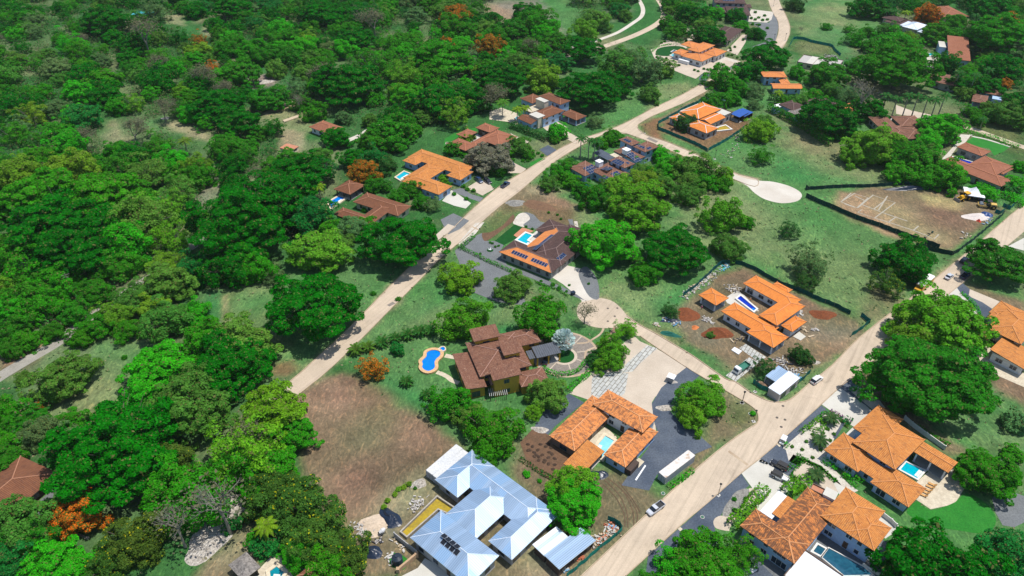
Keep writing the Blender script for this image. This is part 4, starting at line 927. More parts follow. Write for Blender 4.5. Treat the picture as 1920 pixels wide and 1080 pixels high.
# 26..30
house('terracotta_house','terracotta roofed house with a round roof lantern near the top right corner','house',zK,"560,230 1000,215",[w_("520,145 740,88 1010,200 830,255",z=4.5)],wall=W_CRM,roof=T_ROS,pitch=.25,short='terracotta house near the top right corner')
H=house('rusty_tile_house','building with a plain rust coloured tiled roof beside a turquoise pool','house',zK,"735,622 1060,658",[w_("735,622 1050,658 850,885",z=4.2,k='shed',p=.12,ax='u'),w_("655,640 740,625 720,700 650,700",z=5.0,k='flat',roof=M['conc'])],wall=W_BLUE,roof=T_ROS,short='rust-tiled building at the upper right')
H=house('unroofed_house','unfinished house with a blue-white metal pyramid roof among mauve brown decks','house',zK,"115,400 280,440",[w_("110,400 250,325 465,380 280,442",z=4.6,roof=T_MTW,p=.35),w_("70,370 195,322 225,350 115,392",z=4.4,roof=T_MTW,k='shed',p=.05),
   w_("-40,250 -80,300 240,420 400,340",z=3.4,k='flat',roof=T_DRK),w_("-180,250 -110,225 120,270 60,330",z=4.0,roof=T_DRK),w_("300,470 380,440 480,460 400,490",z=3.2,k='flat',roof=T_MTW)],wall=W_GREY,roof=T_DRK,pitch=.2,short='unfinished house with the metal pyramid roof')
house('unfinished_walls','roofless concrete house shell with red soil behind inside the far teal fence','house',c3,"665,345 900,390",[w_("665,325 660,352 750,345 755,322",z=3.0,k='flat',roof=CONCF,parapet=True),w_("720,325 750,365 790,360 770,322",z=3.2,k='flat',roof=M['conc']),w_("790,330 830,390 870,385 820,325",z=2.6,k='flat',roof=CONCF,parapet=True)],wall=W_CRM,short='roofless concrete shell')
house('forest_hut','small white hut with a red tiled roof in the forest clearing','hut',c1,"1755,720 1850,755",[w_("1755,715 1800,685 1855,690 1850,755",z=3.2)],wall=W_WHITE,roof=T_ROS,pitch=.35,short='red-roofed forest hut')
house('turquoise_shed','tiny turquoise roofed shed among trees at the top left','shed',c1,"765,85 830,90",[w_("765,85 770,66 828,68 830,90",z=3.0,k='shed',p=.05,ax='u',roof=plain('turquoise_sheet',(.05,.42,.52,1),.5),noridge=True)],wall=W_GREY,short='turquoise shed')
house('red_floor_hut','low flat red roofed hut beside a pale clearing in the forest','hut',c1,"1590,830 1650,845",[w_("1590,820 1620,808 1650,818 1640,848",z=2.0,k='flat',roof=M['deckred'])],wall=W_CRM,short='flat red forest hut')
# sheds of corrugated metal
house('corrugated_shed','low workers shed roofed with mixed pale and blue corrugated sheets beside a teal fence','shed',zW,"800,970 1310,540",[w_("455,612 600,775 925,500 765,345",z=3.0,k='shed',p=.05,ax='v',roof=T_MTW),w_("600,775 800,970 1310,540 1140,390 925,500",z=2.95,k='shed',p=.06,ax='v',roof=T_MET)],wall=W_DRK,overhang=.4,short='corrugated workers shed')
H=house('site_shed','white and blue sheet metal shed at the road junction','shed',zX,"640,830 790,925",[w_("640,832 790,925 1065,700 910,600",z=3.2,k='shed',p=.05,ax='u',roof=T_MTW),w_("605,665 750,525 910,600 740,745",z=3.0,k='shed',p=.04,ax='u',roof=T_MET,open=True)],wall=W_GREY,overhang=.15,short='white metal shed at the junction')
# ================================================================= TREES AND PLANTS
L_STD=leaf_mat('foliage',alt=(.15,.16,.045,1),alt_amt=.07); L_ORA=leaf_mat('orange_blossom_foliage',alt=(.09,.15,.02,1),alt_amt=.42)
L_YEL=leaf_mat('yellow_flecked_foliage',alt=(.42,.42,.01,1),alt_amt=.035); L_DRY=leaf_mat('sparse_foliage',alt=(.14,.14,.07,1),alt_amt=.3)
BARK=plain('bark',(.13,.105,.08,1),.95); BARKG=plain('grey_bark',(.20,.19,.155,1),.95); PALMB=plain('palm_trunk',(.30,.27,.22,1),.9)
def leaf_mesh(name,cen,nor,size,rng,mat,jit=.42,asp=1.5,extra=None):
    """one small four-cornered leaf clump per centre"""
    n=len(cen); nor=nor+rng.randn(n,3)*jit; nor/=np.linalg.norm(nor,axis=1)[:,None]+1e-9
    r=rng.randn(n,3); a=np.cross(nor,r); a/=np.linalg.norm(a,axis=1)[:,None]+1e-9; b=np.cross(nor,a)
    s=(size*(.45+1.3*rng.rand(n)**2))[:,None]
    a=a*s*asp*.5; b=b*s*.5
    v=np.stack([cen-a-b*.35,cen-b*.9+a*.15,cen+a+b*.2,cen+b*.95-a*.2],1).reshape(-1,3)
    return quads(name,v,mat)
def quads(name,v,mat):
    n=len(v)//4; me=bpy.data.meshes.new(name); me.vertices.add(n*4); me.vertices.foreach_set('co',v.astype(np.float32).ravel())
    me.loops.add(n*4); me.loops.foreach_set('vertex_index',np.arange(n*4,dtype=np.int32)); me.polygons.add(n)
    me.polygons.foreach_set('loop_start',np.arange(0,n*4,4,dtype=np.int32)); me.update(calc_edges=True); me.materials.append(mat)
    return me
def crown_arrays(R,b,zc,nc,rc,flat,per,leaf,rng,zmin=-.35,rough=.16,inner=.12,gap=0.0):
    # lobed ellipsoid: low-frequency bulges make the outline uneven
    ph=rng.rand(8)*6.28; fr=rng.randint(2,6,8)
    i=np.arange(nc*2)+.5; z=1-2*i/(nc*2); t=np.pi*(1+5**.5)*i+rng.rand()*6
    d=np.stack([np.sqrt(1-z*z)*np.cos(t),np.sqrt(1-z*z)*np.sin(t),z],1)+rng.randn(nc*2,3)*.06
    d/=np.linalg.norm(d,axis=1)[:,None]; d=d[d[:,2]>zmin]
    if gap: d=d[rng.rand(len(d))>gap]
    az=np.arctan2(d[:,1],d[:,0]); el=d[:,2]
    bul=sum(np.sin(fr[k]*az+ph[k]+3*el*(k%3))*rough/(1+.4*k) for k in range(5))
    rad=(1+bul*.9)*(.70+.33*rng.rand(len(d)))
    cc=d*rad[:,None]*np.array([R,R,b]); 
    rcs=rc*(.5+.95*rng.rand(len(d)))
    # some lumps sit lower, between the outer ones
    C_=[];N_=[]
    for c,r,dd in zip(cc,rcs,d):
        m=max(6,int(per*(r/rc)**2)); q=rng.randn(m,3); q/=np.linalg.norm(q,axis=1)[:,None]
        q=q+dd*.55+np.array([0,0,.35]); q/=np.linalg.norm(q,axis=1)[:,None]
        rr=r*(.55+.5*rng.rand(m)**.5); p=c+q*rr[:,None]*np.array([1,1,flat]); C_.append(p); N_.append(q*.7+np.array([0,0,.55]))
    m=int(inner*nc*per); q=rng.randn(m,3); q/=np.linalg.norm(q,axis=1)[:,None]; q[:,2]=np.where(q[:,2]<zmin,-q[:,2]*.3,q[:,2])
    C_.append(q*np.array([R,R,b])*(.45+.4*rng.rand(m))[:,None]); N_.append(q+np.array([0,0,.5]))
    C_=np.concatenate(C_); N_=np.concatenate(N_); C_[:,2]+=zc; C_[:,2]=np.maximum(C_[:,2],.15)
    return C_,N_,cc+np.array([0,0,zc])
def trunk_mb(R,zc,b,cl,rng,r0,bark,nl=7,lean=.3,sub=True):
    m=MB(); h=max(zc-b*.25,1.0); top=Vector((rng.randn()*lean,rng.randn()*lean,h)); mid=Vector((top.x*.3+rng.randn()*.15,top.y*.3,h*.5))
    m.tube((0,0,0),(0,0,.5),r0*1.5,r0*1.1,8); m.tube((0,0,.5),mid,r0*1.1,r0*.85,8); m.tube(mid,top,r0*.85,r0*.65,7)
    idx=rng.choice(len(cl),min(nl,len(cl)),replace=False)
    for i in idx:
        e=Vector(cl[i]); s=mid.lerp(top,.55+.45*rng.rand()); k=s.lerp(e,.5)+Vector((0,0,-abs(e.z-s.z)*.1+rng.rand()*.5))
        m.tube(s,k,r0*.5,r0*.3,5,False); m.tube(k,s.lerp(e,.93 if rng.rand()<.5 else 1.10),r0*.3,r0*.07,5,False)
        if sub:
            for _ in range(2):
                e2=s.lerp(e,.93)+Vector((rng.randn(),rng.randn(),rng.rand()))*R*.16; m.tube(k,e2,r0*.18,r0*.05,4,False)
    return m
PROTO={}
SPEC={ # R, b/R, trunk, clumps, clump radius/R, flat, leaves per clump, leaf, zmin, rough
 'rain':dict(R=15,b=.60,tr=3.5,nc=190,rc=.135,flat=.34,per=190,leaf=.46,zmin=-.25,rough=.17,gap=.08,n=4,label='wide umbrella-crowned tree'),
 'dome':dict(R=8.5,b=.72,tr=1.6,nc=120,rc=.17,flat=.55,per=150,leaf=.37,zmin=-.5,rough=.22,gap=.12,n=8,label='dome-crowned tree'),
 'bush':dict(R=6,b=.80,tr=.4,nc=85,rc=.21,flat=.75,per=130,leaf=.31,zmin=-.72,rough=.28,gap=.12,n=8,label='bushy round tree'),
 'loose':dict(R=6,b=.85,tr=1.2,nc=80,rc=.2,flat=.6,per=95,leaf=.28,zmin=-.6,rough=.38,n=4,gap=.28,label='loose open-crowned tree'),
 'shrub':dict(R=2.2,b=.75,tr=.1,nc=34,rc=.26,flat=.8,per=60,leaf=.22,zmin=-.7,rough=.18,n=3,label='round shrub'),
}
def make_proto(kind,i):
    s=SPEC[kind]; rng=np.random.RandomState(hash_(kind)+i*17)
    R=s['R']; b=R*s['b']; zc=s['tr']+b*(-s['zmin'])*.9+ (0.2 if kind!='rain' else 2.5)
    C_,N_,cl=crown_arrays(R,b,zc,s['nc'],s['rc']*R,s['flat'],s['per'],s['leaf'],rng,s['zmin'],s['rough'],gap=s.get('gap',0))
    me=leaf_mesh('crown',C_,N_,s['leaf'],rng,L_STD)
    root=bpy.data.objects.new('tree',None)
    tb=trunk_mb(R,zc,b,cl,rng,.045*R+.08,BARK,nl=9 if kind!='shrub' else 4,sub=kind!='shrub')
    t=tb.build('trunk',BARKG if kind=='loose' else BARK); COL.objects.unlink(t)
    return dict(crown=me,trunk=t.data,R=R,zc=zc,b=b,ztop=zc+b)
def hash_(s): return sum(ord(c)*(i+3) for i,c in enumerate(s))
def proto(kind,i):
    if (kind,i) not in PROTO: PROTO[(kind,i)]=make_proto(kind,i)
    return PROTO[(kind,i)]
VAR={}
def crown_data(kind,i,mat):
    k=(kind,i,mat.name)
    if k not in VAR:
        me=proto(kind,i)['crown']
        if mat is not L_STD: me=me.copy(); me.materials[0]=mat
        VAR[k]=me
    return VAR[k]
CLR={'D':(.003,.150,.001),'G':(.032,.245,.004),'B':(.034,.360,.006),'L':(.120,.315,.016),'O':(.072,.235,.026),'W':(.16,.175,.12),'S':(.095,.210,.062),'T':(.010,.175,.024),'M':(.026,.205,.006),
     'Y':(.48,.150,.010),'K':(.022,.120,.018),'N':(.095,.31,.010),'F':(.055,.140,.016),'R':(.12,.13,.075)}
CWORD={'D':'deep green','G':'mid green','B':'bright green','L':'yellow-green','O':'olive green','W':'pale grey-green','S':'greyish green','T':'blue-green','M':'plain green','Y':'orange-flowering','K':'very dark green','N':'lime green','F':'yellow-flecked','R':'bare grey'}
TREES=[]; rnd=random.Random(11)
KN={'rain':'umbrella_tree','dome':'broad_tree','bush':'round_tree','loose':'open_crowned_tree','shrub':'shrub'}
def place(px,py,wpx,kind,clr,group=None,xy=None,R=None,label=None,sq=1.0):
    i=rnd.randrange(SPEC[kind]['n']); p=proto(kind,i)
    if xy is None:
        s=scale_at(px,py,5); R=wpx/2/s
        for _ in range(2): s=scale_at(px,py,p['zc']*R/p['R']); R=wpx/2/s
        R/=1.17 if kind=='rain' else 1.26
        xy=G(px,py,p['zc']*R/p['R'])
    sc=R/p['R']; mat=L_ORA if clr=='Y' else L_YEL if clr=='F' else L_STD
    r=empty(KN[kind],xy[0],xy[1],rnd.random()*6.28); r.scale=(sc,sc,sc*sq*rnd.uniform(.92,1.08))
    c=bpy.data.objects.new('crown',crown_data(kind,i,mat)); COL.objects.link(c); c.parent=r
    k=CLR[clr]; j=rnd.uniform(.85,1.17); c.color=(k[0]*j*rnd.uniform(.8,1.3),k[1]*j,k[2]*j,1)
    t=bpy.data.objects.new('trunk',p['trunk']); COL.objects.link(t); t.parent=r
    cat={'shrub':'shrub'}.get(kind,'tree'); r['category']=cat; r['group']=group or {'rain':'wide umbrella trees','dome':'broad trees','bush':'round bushy trees','loose':'open crowned trees','shrub':'shrubs'}[kind]
    q=to_px(xy[0],xy[1],p['zc']*sc)
    if label: r['label']=label
    TREES.append(dict(o=r,px=q,R=R,kind=kind,clr=clr,xy=xy,lab=label)); return r
# a bare, mostly leafless tree
def bare_tree(px,py,wpx,label=None,leafy=0,col='R'):
    key=('bare',leafy)
    if key not in PROTO:
        rng=np.random.RandomState(5+leafy); m=MB(); tips=[]
        def br(p,d,L,r,dep):
            q=p+d*L; m.tube(p,q,r,r*.6,4 if dep>1 else 6,False)
            if dep>=5: tips.append(q); return
            for _ in range(3 if dep<4 else 2):
                dd=(d+Vector((rng.randn()*.6,rng.randn()*.6,rng.randn()*.22+.08))).normalized(); br(q,dd,L*(.62+.25*rng.rand()),r*.6,dep+1)
        br(Vector((0,0,0)),Vector((0,0,1)),1.6,.17,0)
        R=max(math.hypot(q.x,q.y) for q in tips)*.8
        t=m.build('branches',BARKG); COL.objects.unlink(t)
        cen=np.array([tuple(q) for q in tips]); cen=np.repeat(cen,2+leafy*5,0); cen=cen+rng.randn(*cen.shape)*.45
        me=leaf_mesh('crown',cen,np.tile([0,0,1.0],(len(cen),1)),.15,rng,L_DRY)
        PROTO[key]=dict(trunk=t.data,crown=me,R=R,zc=3.5)
    p=PROTO[key]; s=scale_at(px,py,4); R=wpx/2/s; sc=R/p['R']; xy=G(px,py,p['zc']*sc)
    r=empty('bare_tree',xy[0],xy[1],rnd.random()*6); r.scale=(sc,sc,sc)
    b=bpy.data.objects.new('branches',p['trunk']); COL.objects.link(b); b.parent=r
    c=bpy.data.objects.new('crown',p['crown']); COL.objects.link(c); c.parent=r; k=CLR[col]; c.color=(*k,1)
    r['category']='tree'; r['group']='bare grey trees'
    if label: r['label']=label
    TREES.append(dict(o=r,px=(px,py),R=R,kind='bare',clr='R',xy=xy,lab=label)); return r
# palms -------------------------------------------------------------
def frond(m,base,az,L,rise,droop,wid,nl=16,rng=random):
    pts=[]
    for i in range(9):
        t=i/8; h=rise*math.sin(t*1.9)*L*.55-droop*t*t*L*.75; pts.append(Vector((base[0]+math.cos(az)*L*t*(1-.12*t),base[1]+math.sin(az)*L*t*(1-.12*t),base[2]+h)))
    side=Vector((-math.sin(az),math.cos(az),0))
    for k in range(nl):
        t=.12+.86*k/(nl-1); i=min(int(t*8),7); f=t*8-i; p=pts[i].lerp(pts[i+1],f); d=(pts[i+1]-pts[i]).normalized()
        w=wid*math.sin(math.pi*min(1,.18+t*.86))+.12
        for s in (-1,1):
            e=p+side*s*w*.85+d*w*.5+Vector((0,0,-w*.40)); a=d*L*.034
            m.face([p-a,p+a,e+a*.4,e-a*.4])
    for i in range(8): m.tube(pts[i],pts[i+1],.05,.04,3,False)
PALM={'coconut':dict(h=7.5,L=4.6,n=17,rise=.55,droop=.75,w=.75,tr=.20,word='coconut palm',name='coconut_palm'),
      'royal':dict(h=10.5,L=4.0,n=15,rise=.7,droop=.7,w=.6,tr=.26,word='tall royal palm',name='royal_palm'),
      'date':dict(h=1.6,L=2.9,n=26,rise=.7,droop=.55,w=.42,tr=.25,word='short date palm',name='date_palm'),
      'areca':dict(h=.6,L=3.2,n=24,rise=1.15,droop=.45,w=.5,tr=.12,word='clumping palm',name='clumping_palm'),
      'banana':dict(h=1.2,L=2.4,n=9,rise=1.1,droop=.5,w=.45,tr=.2,word='banana plant',name='banana_plant')}
def palm(px,py,kind,clr=(.05,.20,.02),sc=1.0,label=None,at_top=True,group=None):
    s=PALM[kind]; key=('palm',kind)
    if key not in PROTO:
        rr=random.Random(3); m=MB(); h=s['h']
        for k in range(s['n']):
            az=k*2.39996; f=k/s['n']; frond(m,(rr.uniform(-.1,.1),rr.uniform(-.1,.1),h),az,s['L']*rr.uniform(.8,1.08),s['rise']*(1.25-f*.9)*rr.uniform(.8,1.15),s['droop']*(.5+f*.75),s['w'])
        fr=m.build('fronds',L_STD); COL.objects.unlink(fr)
        t=MB(); t.tube((0,0,0),(0.05,.03,h*.5),s['tr']*1.3,s['tr'],8); t.tube((.05,.03,h*.5),(0,0,h),s['tr'],s['tr']*.8,8)
        if kind=='royal': t.m=1; t.tube((0,0,h-1.4),(0,0,h+.1),s['tr']*.85,s['tr']*.5,8)
        tr=t.build('trunk',[PALMB,plain('crownshaft',(.06,.16,.03,1),.6)] if kind=='royal' else PALMB); COL.objects.unlink(tr)
        PROTO[key]=dict(crown=fr.data,trunk=tr.data)
    p=PROTO[key]; xy=G(px,py,(s['h']*sc+.4) if at_top else 0)
    r=empty(s['name'],xy[0],xy[1],rnd.random()*6.28); r.scale=(sc,)*3
    c=bpy.data.objects.new('fronds',p['crown']); COL.objects.link(c); c.parent=r; c.color=(*clr,1)
    t=bpy.data.objects.new('trunk',p['trunk']); COL.objects.link(t); t.parent=r
    r['category']='palm' if kind!='banana' else 'plant'; r['group']=group or {'coconut':'coconut palms','royal':'tall royal palms','date':'date palms in the gravel gardens','areca':'clumping palms','banana':'banana plants'}[kind]
    if label: r['label']=label
    TREES.append(dict(o=r,px=to_px(xy[0],xy[1],s['h']*sc),R=s['L']*sc,kind=kind,clr='P',xy=xy,lab=label)); return r

# ---- trees read off the photograph: x, y, width (picture points), kind, colour
TL="""590,578,178,rain,D 752,457,152,rain,D 864,520,78,bush,N 961,537,72,bush,O 873,600,92,bush,N 1012,597,98,bush,G 1133,458,128,dome,B 1266,470,126,rain,D 1207,512,60,bush,G 1192,388,136,dome,N
1115,372,62,bush,G 1355,407,84,bush,N 1366,464,66,bush,O 1400,417,32,bush,G 1480,433,40,loose,K 1520,495,76,loose,S 1512,528,46,loose,K 1697,487,122,dome,D 1663,532,62,loose,F 1869,492,118,rain,M
1762,606,170,dome,N 1715,630,100,loose,L 1805,635,90,dome,N 1742,712,222,rain,M 1690,725,120,dome,M 1800,715,110,dome,M 1502,668,40,bush,K 1432,690,42,loose,K 1332,628,16,shrub,O 1258,583,34,loose,K 1220,500,36,shrub,B
847,757,85,bush,G 880,785,60,bush,O 928,808,106,bush,G 912,838,70,bush,G 1027,740,76,bush,O 1003,770,40,bush,N 1080,940,124,dome,B 1072,915,90,bush,N 1320,745,88,bush,N 1297,780,66,bush,N
1318,1062,150,dome,G 1385,1040,80,loose,G 1268,1062,80,bush,B 1215,1090,40,bush,G 1853,888,118,dome,G 1755,1090,225,dome,D 1890,1045,115,bush,T 1835,1085,100,bush,T 1905,790,55,shrub,S 1900,850,40,shrub,G
1173,617,46,loose,N 1146,660,68,bush,N 1128,684,38,bush,N 1115,672,36,bush,K 700,690,58,loose,Y 745,655,29,bush,T 1040,628,40,shrub,M
218,848,236,rain,D 155,846,120,dome,D 290,868,116,dome,D 360,763,165,dome,O 300,695,132,dome,B 270,740,90,bush,B 510,780,142,dome,N 550,815,90,dome,G 465,845,150,loose,N 430,880,120,loose,G 500,890,120,dome,G 340,935,150,bush,G
262,1012,112,bush,F 205,1062,80,bush,F 300,860,90,bush,F 370,905,80,bush,F 560,950,130,bush,F 510,930,110,bush,F 600,1010,110,bush,F 650,1040,90,bush,F 560,1040,70,bush,G 620,1065,90,bush,G
142,966,112,dome,Y 45,985,130,bush,O 100,1052,110,dome,B 150,1065,80,bush,B 25,1050,90,bush,T 60,1020,100,bush,M 437,983,36,bush,T 480,1010,40,shrub,G 500,1018,60,shrub,T
120,708,120,dome,O 45,710,36,bush,O 133,790,60,bush,G 80,812,72,bush,S 120,820,60,bush,S 37,823,34,loose,Y 13,832,62,bush,G 22,778,72,bush,G 70,765,30,loose,Y 5,760,40,bush,G
600,472,118,dome,L 452,643,130,dome,O 378,645,90,bush,G 430,685,150,dome,D 475,680,90,dome,D 310,598,96,bush,O 362,590,66,bush,B 395,620,50,bush,G 430,505,90,bush,D 455,425,200,rain,D 515,378,170,rain,D 582,405,98,bush,T 437,393,56,bush,B
320,452,82,loose,N 312,500,66,bush,L 362,505,72,bush,T 405,500,72,bush,D 470,500,84,bush,G 515,520,40,loose,S 185,550,62,bush,M 140,590,54,bush,M 98,622,46,bush,M 55,640,50,bush,G 250,560,70,bush,O 215,592,70,bush,L 180,612,62,bush,G 150,632,50,bush,G 240,620,56,bush,G 285,575,60,bush,L
23,578,72,dome,B 27,618,60,bush,M 20,655,50,bush,M 120,430,200,rain,D 143,475,165,rain,D 50,500,110,loose,G 25,470,90,bush,M 265,415,120,loose,O 230,460,110,bush,B 310,400,90,loose,L 170,385,190,rain,G 83,370,150,rain,G 220,500,80,bush,M 60,550,90,bush,M 110,530,90,bush,G
410,200,102,rain,D 447,232,88,rain,D 197,178,72,dome,D 250,85,66,dome,D 200,45,90,rain,D 437,18,78,rain,D 610,32,82,rain,D 660,20,60,dome,D 527,60,58,bush,B 437,312,56,bush,D 437,345,58,bush,D 342,175,44,bush,N 372,76,32,loose,Y 397,128,28,loose,Y 293,280,52,bush,M 60,217,62,loose,L 150,225,80,dome,T 367,313,62,bush,L 280,325,90,loose,O 135,318,92,bush,L
590,212,46,bush,G 565,195,40,bush,M 560,325,120,rain,D 600,325,62,loose,T 650,158,135,rain,D 827,115,125,rain,G 667,75,76,rain,D 683,325,60,bush,Y 855,35,62,bush,Y 920,88,56,bush,Y 838,83,32,bush,Y 730,14,48,dome,G 845,12,44,dome,D 868,80,40,dome,B 937,150,104,rain,D 880,190,80,dome,D
1108,168,118,rain,D 1150,165,70,dome,D 1093,97,78,rain,D 1043,120,58,dome,T 1020,150,70,bush,L 1220,177,46,bush,O 1165,125,88,bush,O 1205,130,84,loose,S 1240,130,50,bush,O 827,190,110,dome,D 740,250,96,dome,M 700,270,70,dome,M 1117,228,34,loose,S 1046,248,42,bush,B 1040,262,22,shrub,M 1150,258,42,bush,G 1130,268,30,bush,G
1237,290,40,bush,B 1225,330,50,bush,G 1262,305,50,bush,B 1245,318,44,bush,B 1275,320,40,bush,G 1205,318,40,loose,O 1210,345,70,bush,L 1160,352,60,bush,L 1240,350,60,bush,O 1048,325,44,bush,G 1070,340,40,bush,G 1030,345,40,bush,O 1065,312,36,bush,M 1095,355,40,bush,M 1140,350,36,bush,O 973,275,50,bush,O 935,318,36,bush,M 1007,45,72,bush,G 990,25,60,dome,D 1117,40,60,bush,O 1173,30,30,bush,O 1025,60,50,bush,B 960,60,70,dome,M
1040,80,60,dome,M 1095,60,50,bush,L 1437,108,96,rain,D 1330,68,66,dome,D 1417,62,36,bush,D 1490,10,36,bush,K 1550,50,20,bush,G 1603,70,44,loose,G 1605,80,26,shrub,B 1630,15,72,dome,D 1665,62,46,bush,O 1690,100,84,dome,G 1685,135,140,rain,G 1640,130,60,dome,B 1550,140,84,dome,M 1495,137,34,bush,B
1627,205,72,dome,D 1551,222,108,rain,D 1580,245,60,dome,D 1423,247,58,bush,N 1432,232,40,bush,O 1427,292,46,loose,M 1642,275,110,dome,L 1600,290,60,bush,L 1680,290,70,bush,G 1763,245,88,dome,B 1740,270,60,bush,B 1713,303,84,bush,G 1690,325,60,bush,G 1780,330,76,bush,G 1745,335,60,bush,G 1740,300,60,bush,O 1307,318,80,bush,O 1290,345,50,bush,O 1293,365,56,bush,O 1357,330,42,bush,N 1350,345,40,bush,G 1320,340,50,bush,G 1425,250,30,bush,N
1900,218,80,dome,O 1862,216,40,bush,O 1880,130,86,dome,D 1740,27,50,bush,Y 1790,45,46,bush,G 1890,50,60,loose,Y 1873,72,128,rain,G 1883,157,30,loose,Y 1355,148,60,bush,G 1380,165,50,bush,G 1335,158,20,bush,L 1283,232,40,bush,K 1340,190,50,bush,M 1370,185,40,bush,G 1400,135,50,bush,D 1415,170,40,loose,S 1415,195,32,loose,S
1300,30,60,dome,D 1270,60,50,dome,M 1250,45,40,dome,M 1285,15,50,dome,G 1340,25,36,bush,B 1380,30,40,bush,D 1390,50,30,bush,B 1320,50,40,bush,O 1625,60,30,bush,M 1660,25,40,dome,G 1590,55,20,loose,M 1860,20,80,dome,D 1825,70,40,bush,M 1835,55,30,bush,M 1905,105,60,loose,S 1860,95,50,loose,S
1790,230,40,bush,K 1775,120,50,bush,D 1850,165,60,dome,D 1800,160,50,dome,D 1905,190,50,dome,D 1820,210,30,bush,G 1835,225,30,bush,G 1855,205,36,bush,O 1912,312,30,bush,B 1905,345,40,bush,B 1850,365,36,bush,B 1830,358,30,bush,B 1470,190,30,bush,G 1500,190,40,bush,O 1525,180,40,bush,G 1560,170,40,bush,O 1590,180,50,loose,S
905,305,40,shrub,K 895,290,30,bush,M 950,285,30,bush,G 990,290,26,shrub,M 875,262,26,bush,L 850,280,36,shrub,M 720,390,0,bush,D 660,430,60,bush,S 620,430,50,bush,G 640,455,50,loose,O 690,420,40,bush,G 770,355,46,bush,M 745,370,40,bush,M 790,380,36,bush,M 810,385,36,loose,S 700,345,40,bush,M 720,350,30,bush,M 770,340,26,shrub,B 545,300,60,dome,M 630,260,60,dome,D 700,300,60,bush,T 720,310,50,bush,K 665,300,60,dome,D"""
for t in TL.split():
    a=t.split(',')
    if float(a[2])>0: place(float(a[0]),float(a[1]),float(a[2])*1.04,a[3],a[4])
bare_tree(412,945,92,leafy=0); bare_tree(330,985,70,leafy=0); bare_tree(1097,585,34,leafy=1); bare_tree(450,455,38,leafy=2); bare_tree(465,820,60,leafy=1)
place(918,300,92,'dome','W'); bare_tree(1620,178,50,leafy=0); bare_tree(1503,55,10); bare_tree(920,175,50,leafy=2); bare_tree(268,60,50,leafy=1); bare_tree(700,35,50,leafy=2); bare_tree(560,190,24,leafy=0); bare_tree(480,325,30,leafy=1); bare_tree(290,115,40,leafy=2)
yg=(.15,.30,.012); dg=(.02,.14,.02)
for x,y,k,c,s in ((497,983,'coconut',yg,.85),(345,262,'coconut',(.10,.20,.02),1),(597,347,'coconut',yg,.85),(942,190,'coconut',(.07,.24,.02),1.1),(970,203,'coconut',yg,.9),(985,200,'coconut',yg,.85),(1460,172,'coconut',yg,.85),
  (1090,258,'royal',dg,.95),(1105,262,'royal',dg,.85),(1116,262,'royal',dg,.95),(1124,268,'royal',dg,.75),(1663,178,'royal',dg,1.1),(1683,183,'royal',dg,1.0),(1705,178,'royal',dg,1.1),(1722,180,'royal',dg,1.1),(1740,185,'royal',dg,1.1),(1757,186,'royal',dg,1.15),(1773,178,'royal',dg,1.15),
  (1800,135,'royal',dg,1),(1830,140,'royal',dg,1),(1855,130,'royal',dg,1),(1680,20,'coconut',dg,1),(1700,22,'coconut',yg,1),(1665,18,'coconut',dg,1),(1830,28,'royal',dg,1),(1838,33,'royal',dg,.9),(1897,350,'date',dg,1.6),(1845,222,'coconut',dg,.7)):
    palm(x,y,k,c,s)
for x,y in ((861,337),(750,563),(710,908)): 
    q=P("%d,%d"%(x,y),zAC)[0]; palm(q[0],q[1],'date',(.05,.13,.035),1.05)
q=P("230,230",zY)[0]; palm(q[0]+6,q[1]-2,'date',dg,1.3)
for x,y,s in ((667,657,1.05),(690,651,.95),(717,643,1),(742,634,.9),(765,628,1.0),(787,622,1.05),(808,620,1.05),(762,716,.9),(800,740,.8),(812,745,.7),(1440,180,.0)):
    if s: palm(x,y,'areca',(.075,.19,.018) if x<700 else (.03,.15,.02),s,at_top=True)
for x,y in ((280,248),(293,257),(318,265),(1130,300),(525,420),(1625,600),(1850,940)):
    if y<300: palm(x,y,'banana',(.05,.22,.02),1.6)
# silver fan palm beside the carport
def fan_palm(px,py):
    m=MB(); rr=random.Random(4); h=3.0
    for k in range(60):
        az=k*2.39996; el=1.35-1.9*(k/60)**1.1; L=2.0*rr.uniform(.85,1.1); c=Vector((math.cos(az)*math.cos(el),math.sin(az)*math.cos(el),math.sin(el)))
        b=Vector((0,0,h)); p=b+c*L; s=Vector((-math.sin(az),math.cos(az),0)); up=s.cross(c)
        n=12
        for j in range(n):
            t0=-1.25+2.5*j/n; t1=t0+2.5/n*.8; e=lambda t:p+(c*math.cos(t)+s*math.sin(t))*1.0+up*(.12*math.cos(t*6))
            m.face([p,e(t0),e(t1)])
        m.tube(b,p,.05,.03,3,False)
    x,y=G(px,py,h+.5); r=empty('fan_palm',x,y); tag(r,'silvery blue fan palm in the round bed beside the grey carport','palm'); r.scale=(1.3,1.3,1.3)
    f=m.build('fronds',L_STD,r); f.color=(.42,.56,.54,1); t=MB(); t.tube((0,0,0),(0,0,h),.35,.28,8); t.build('trunk',PALMB,r)
fan_palm(1057,640)

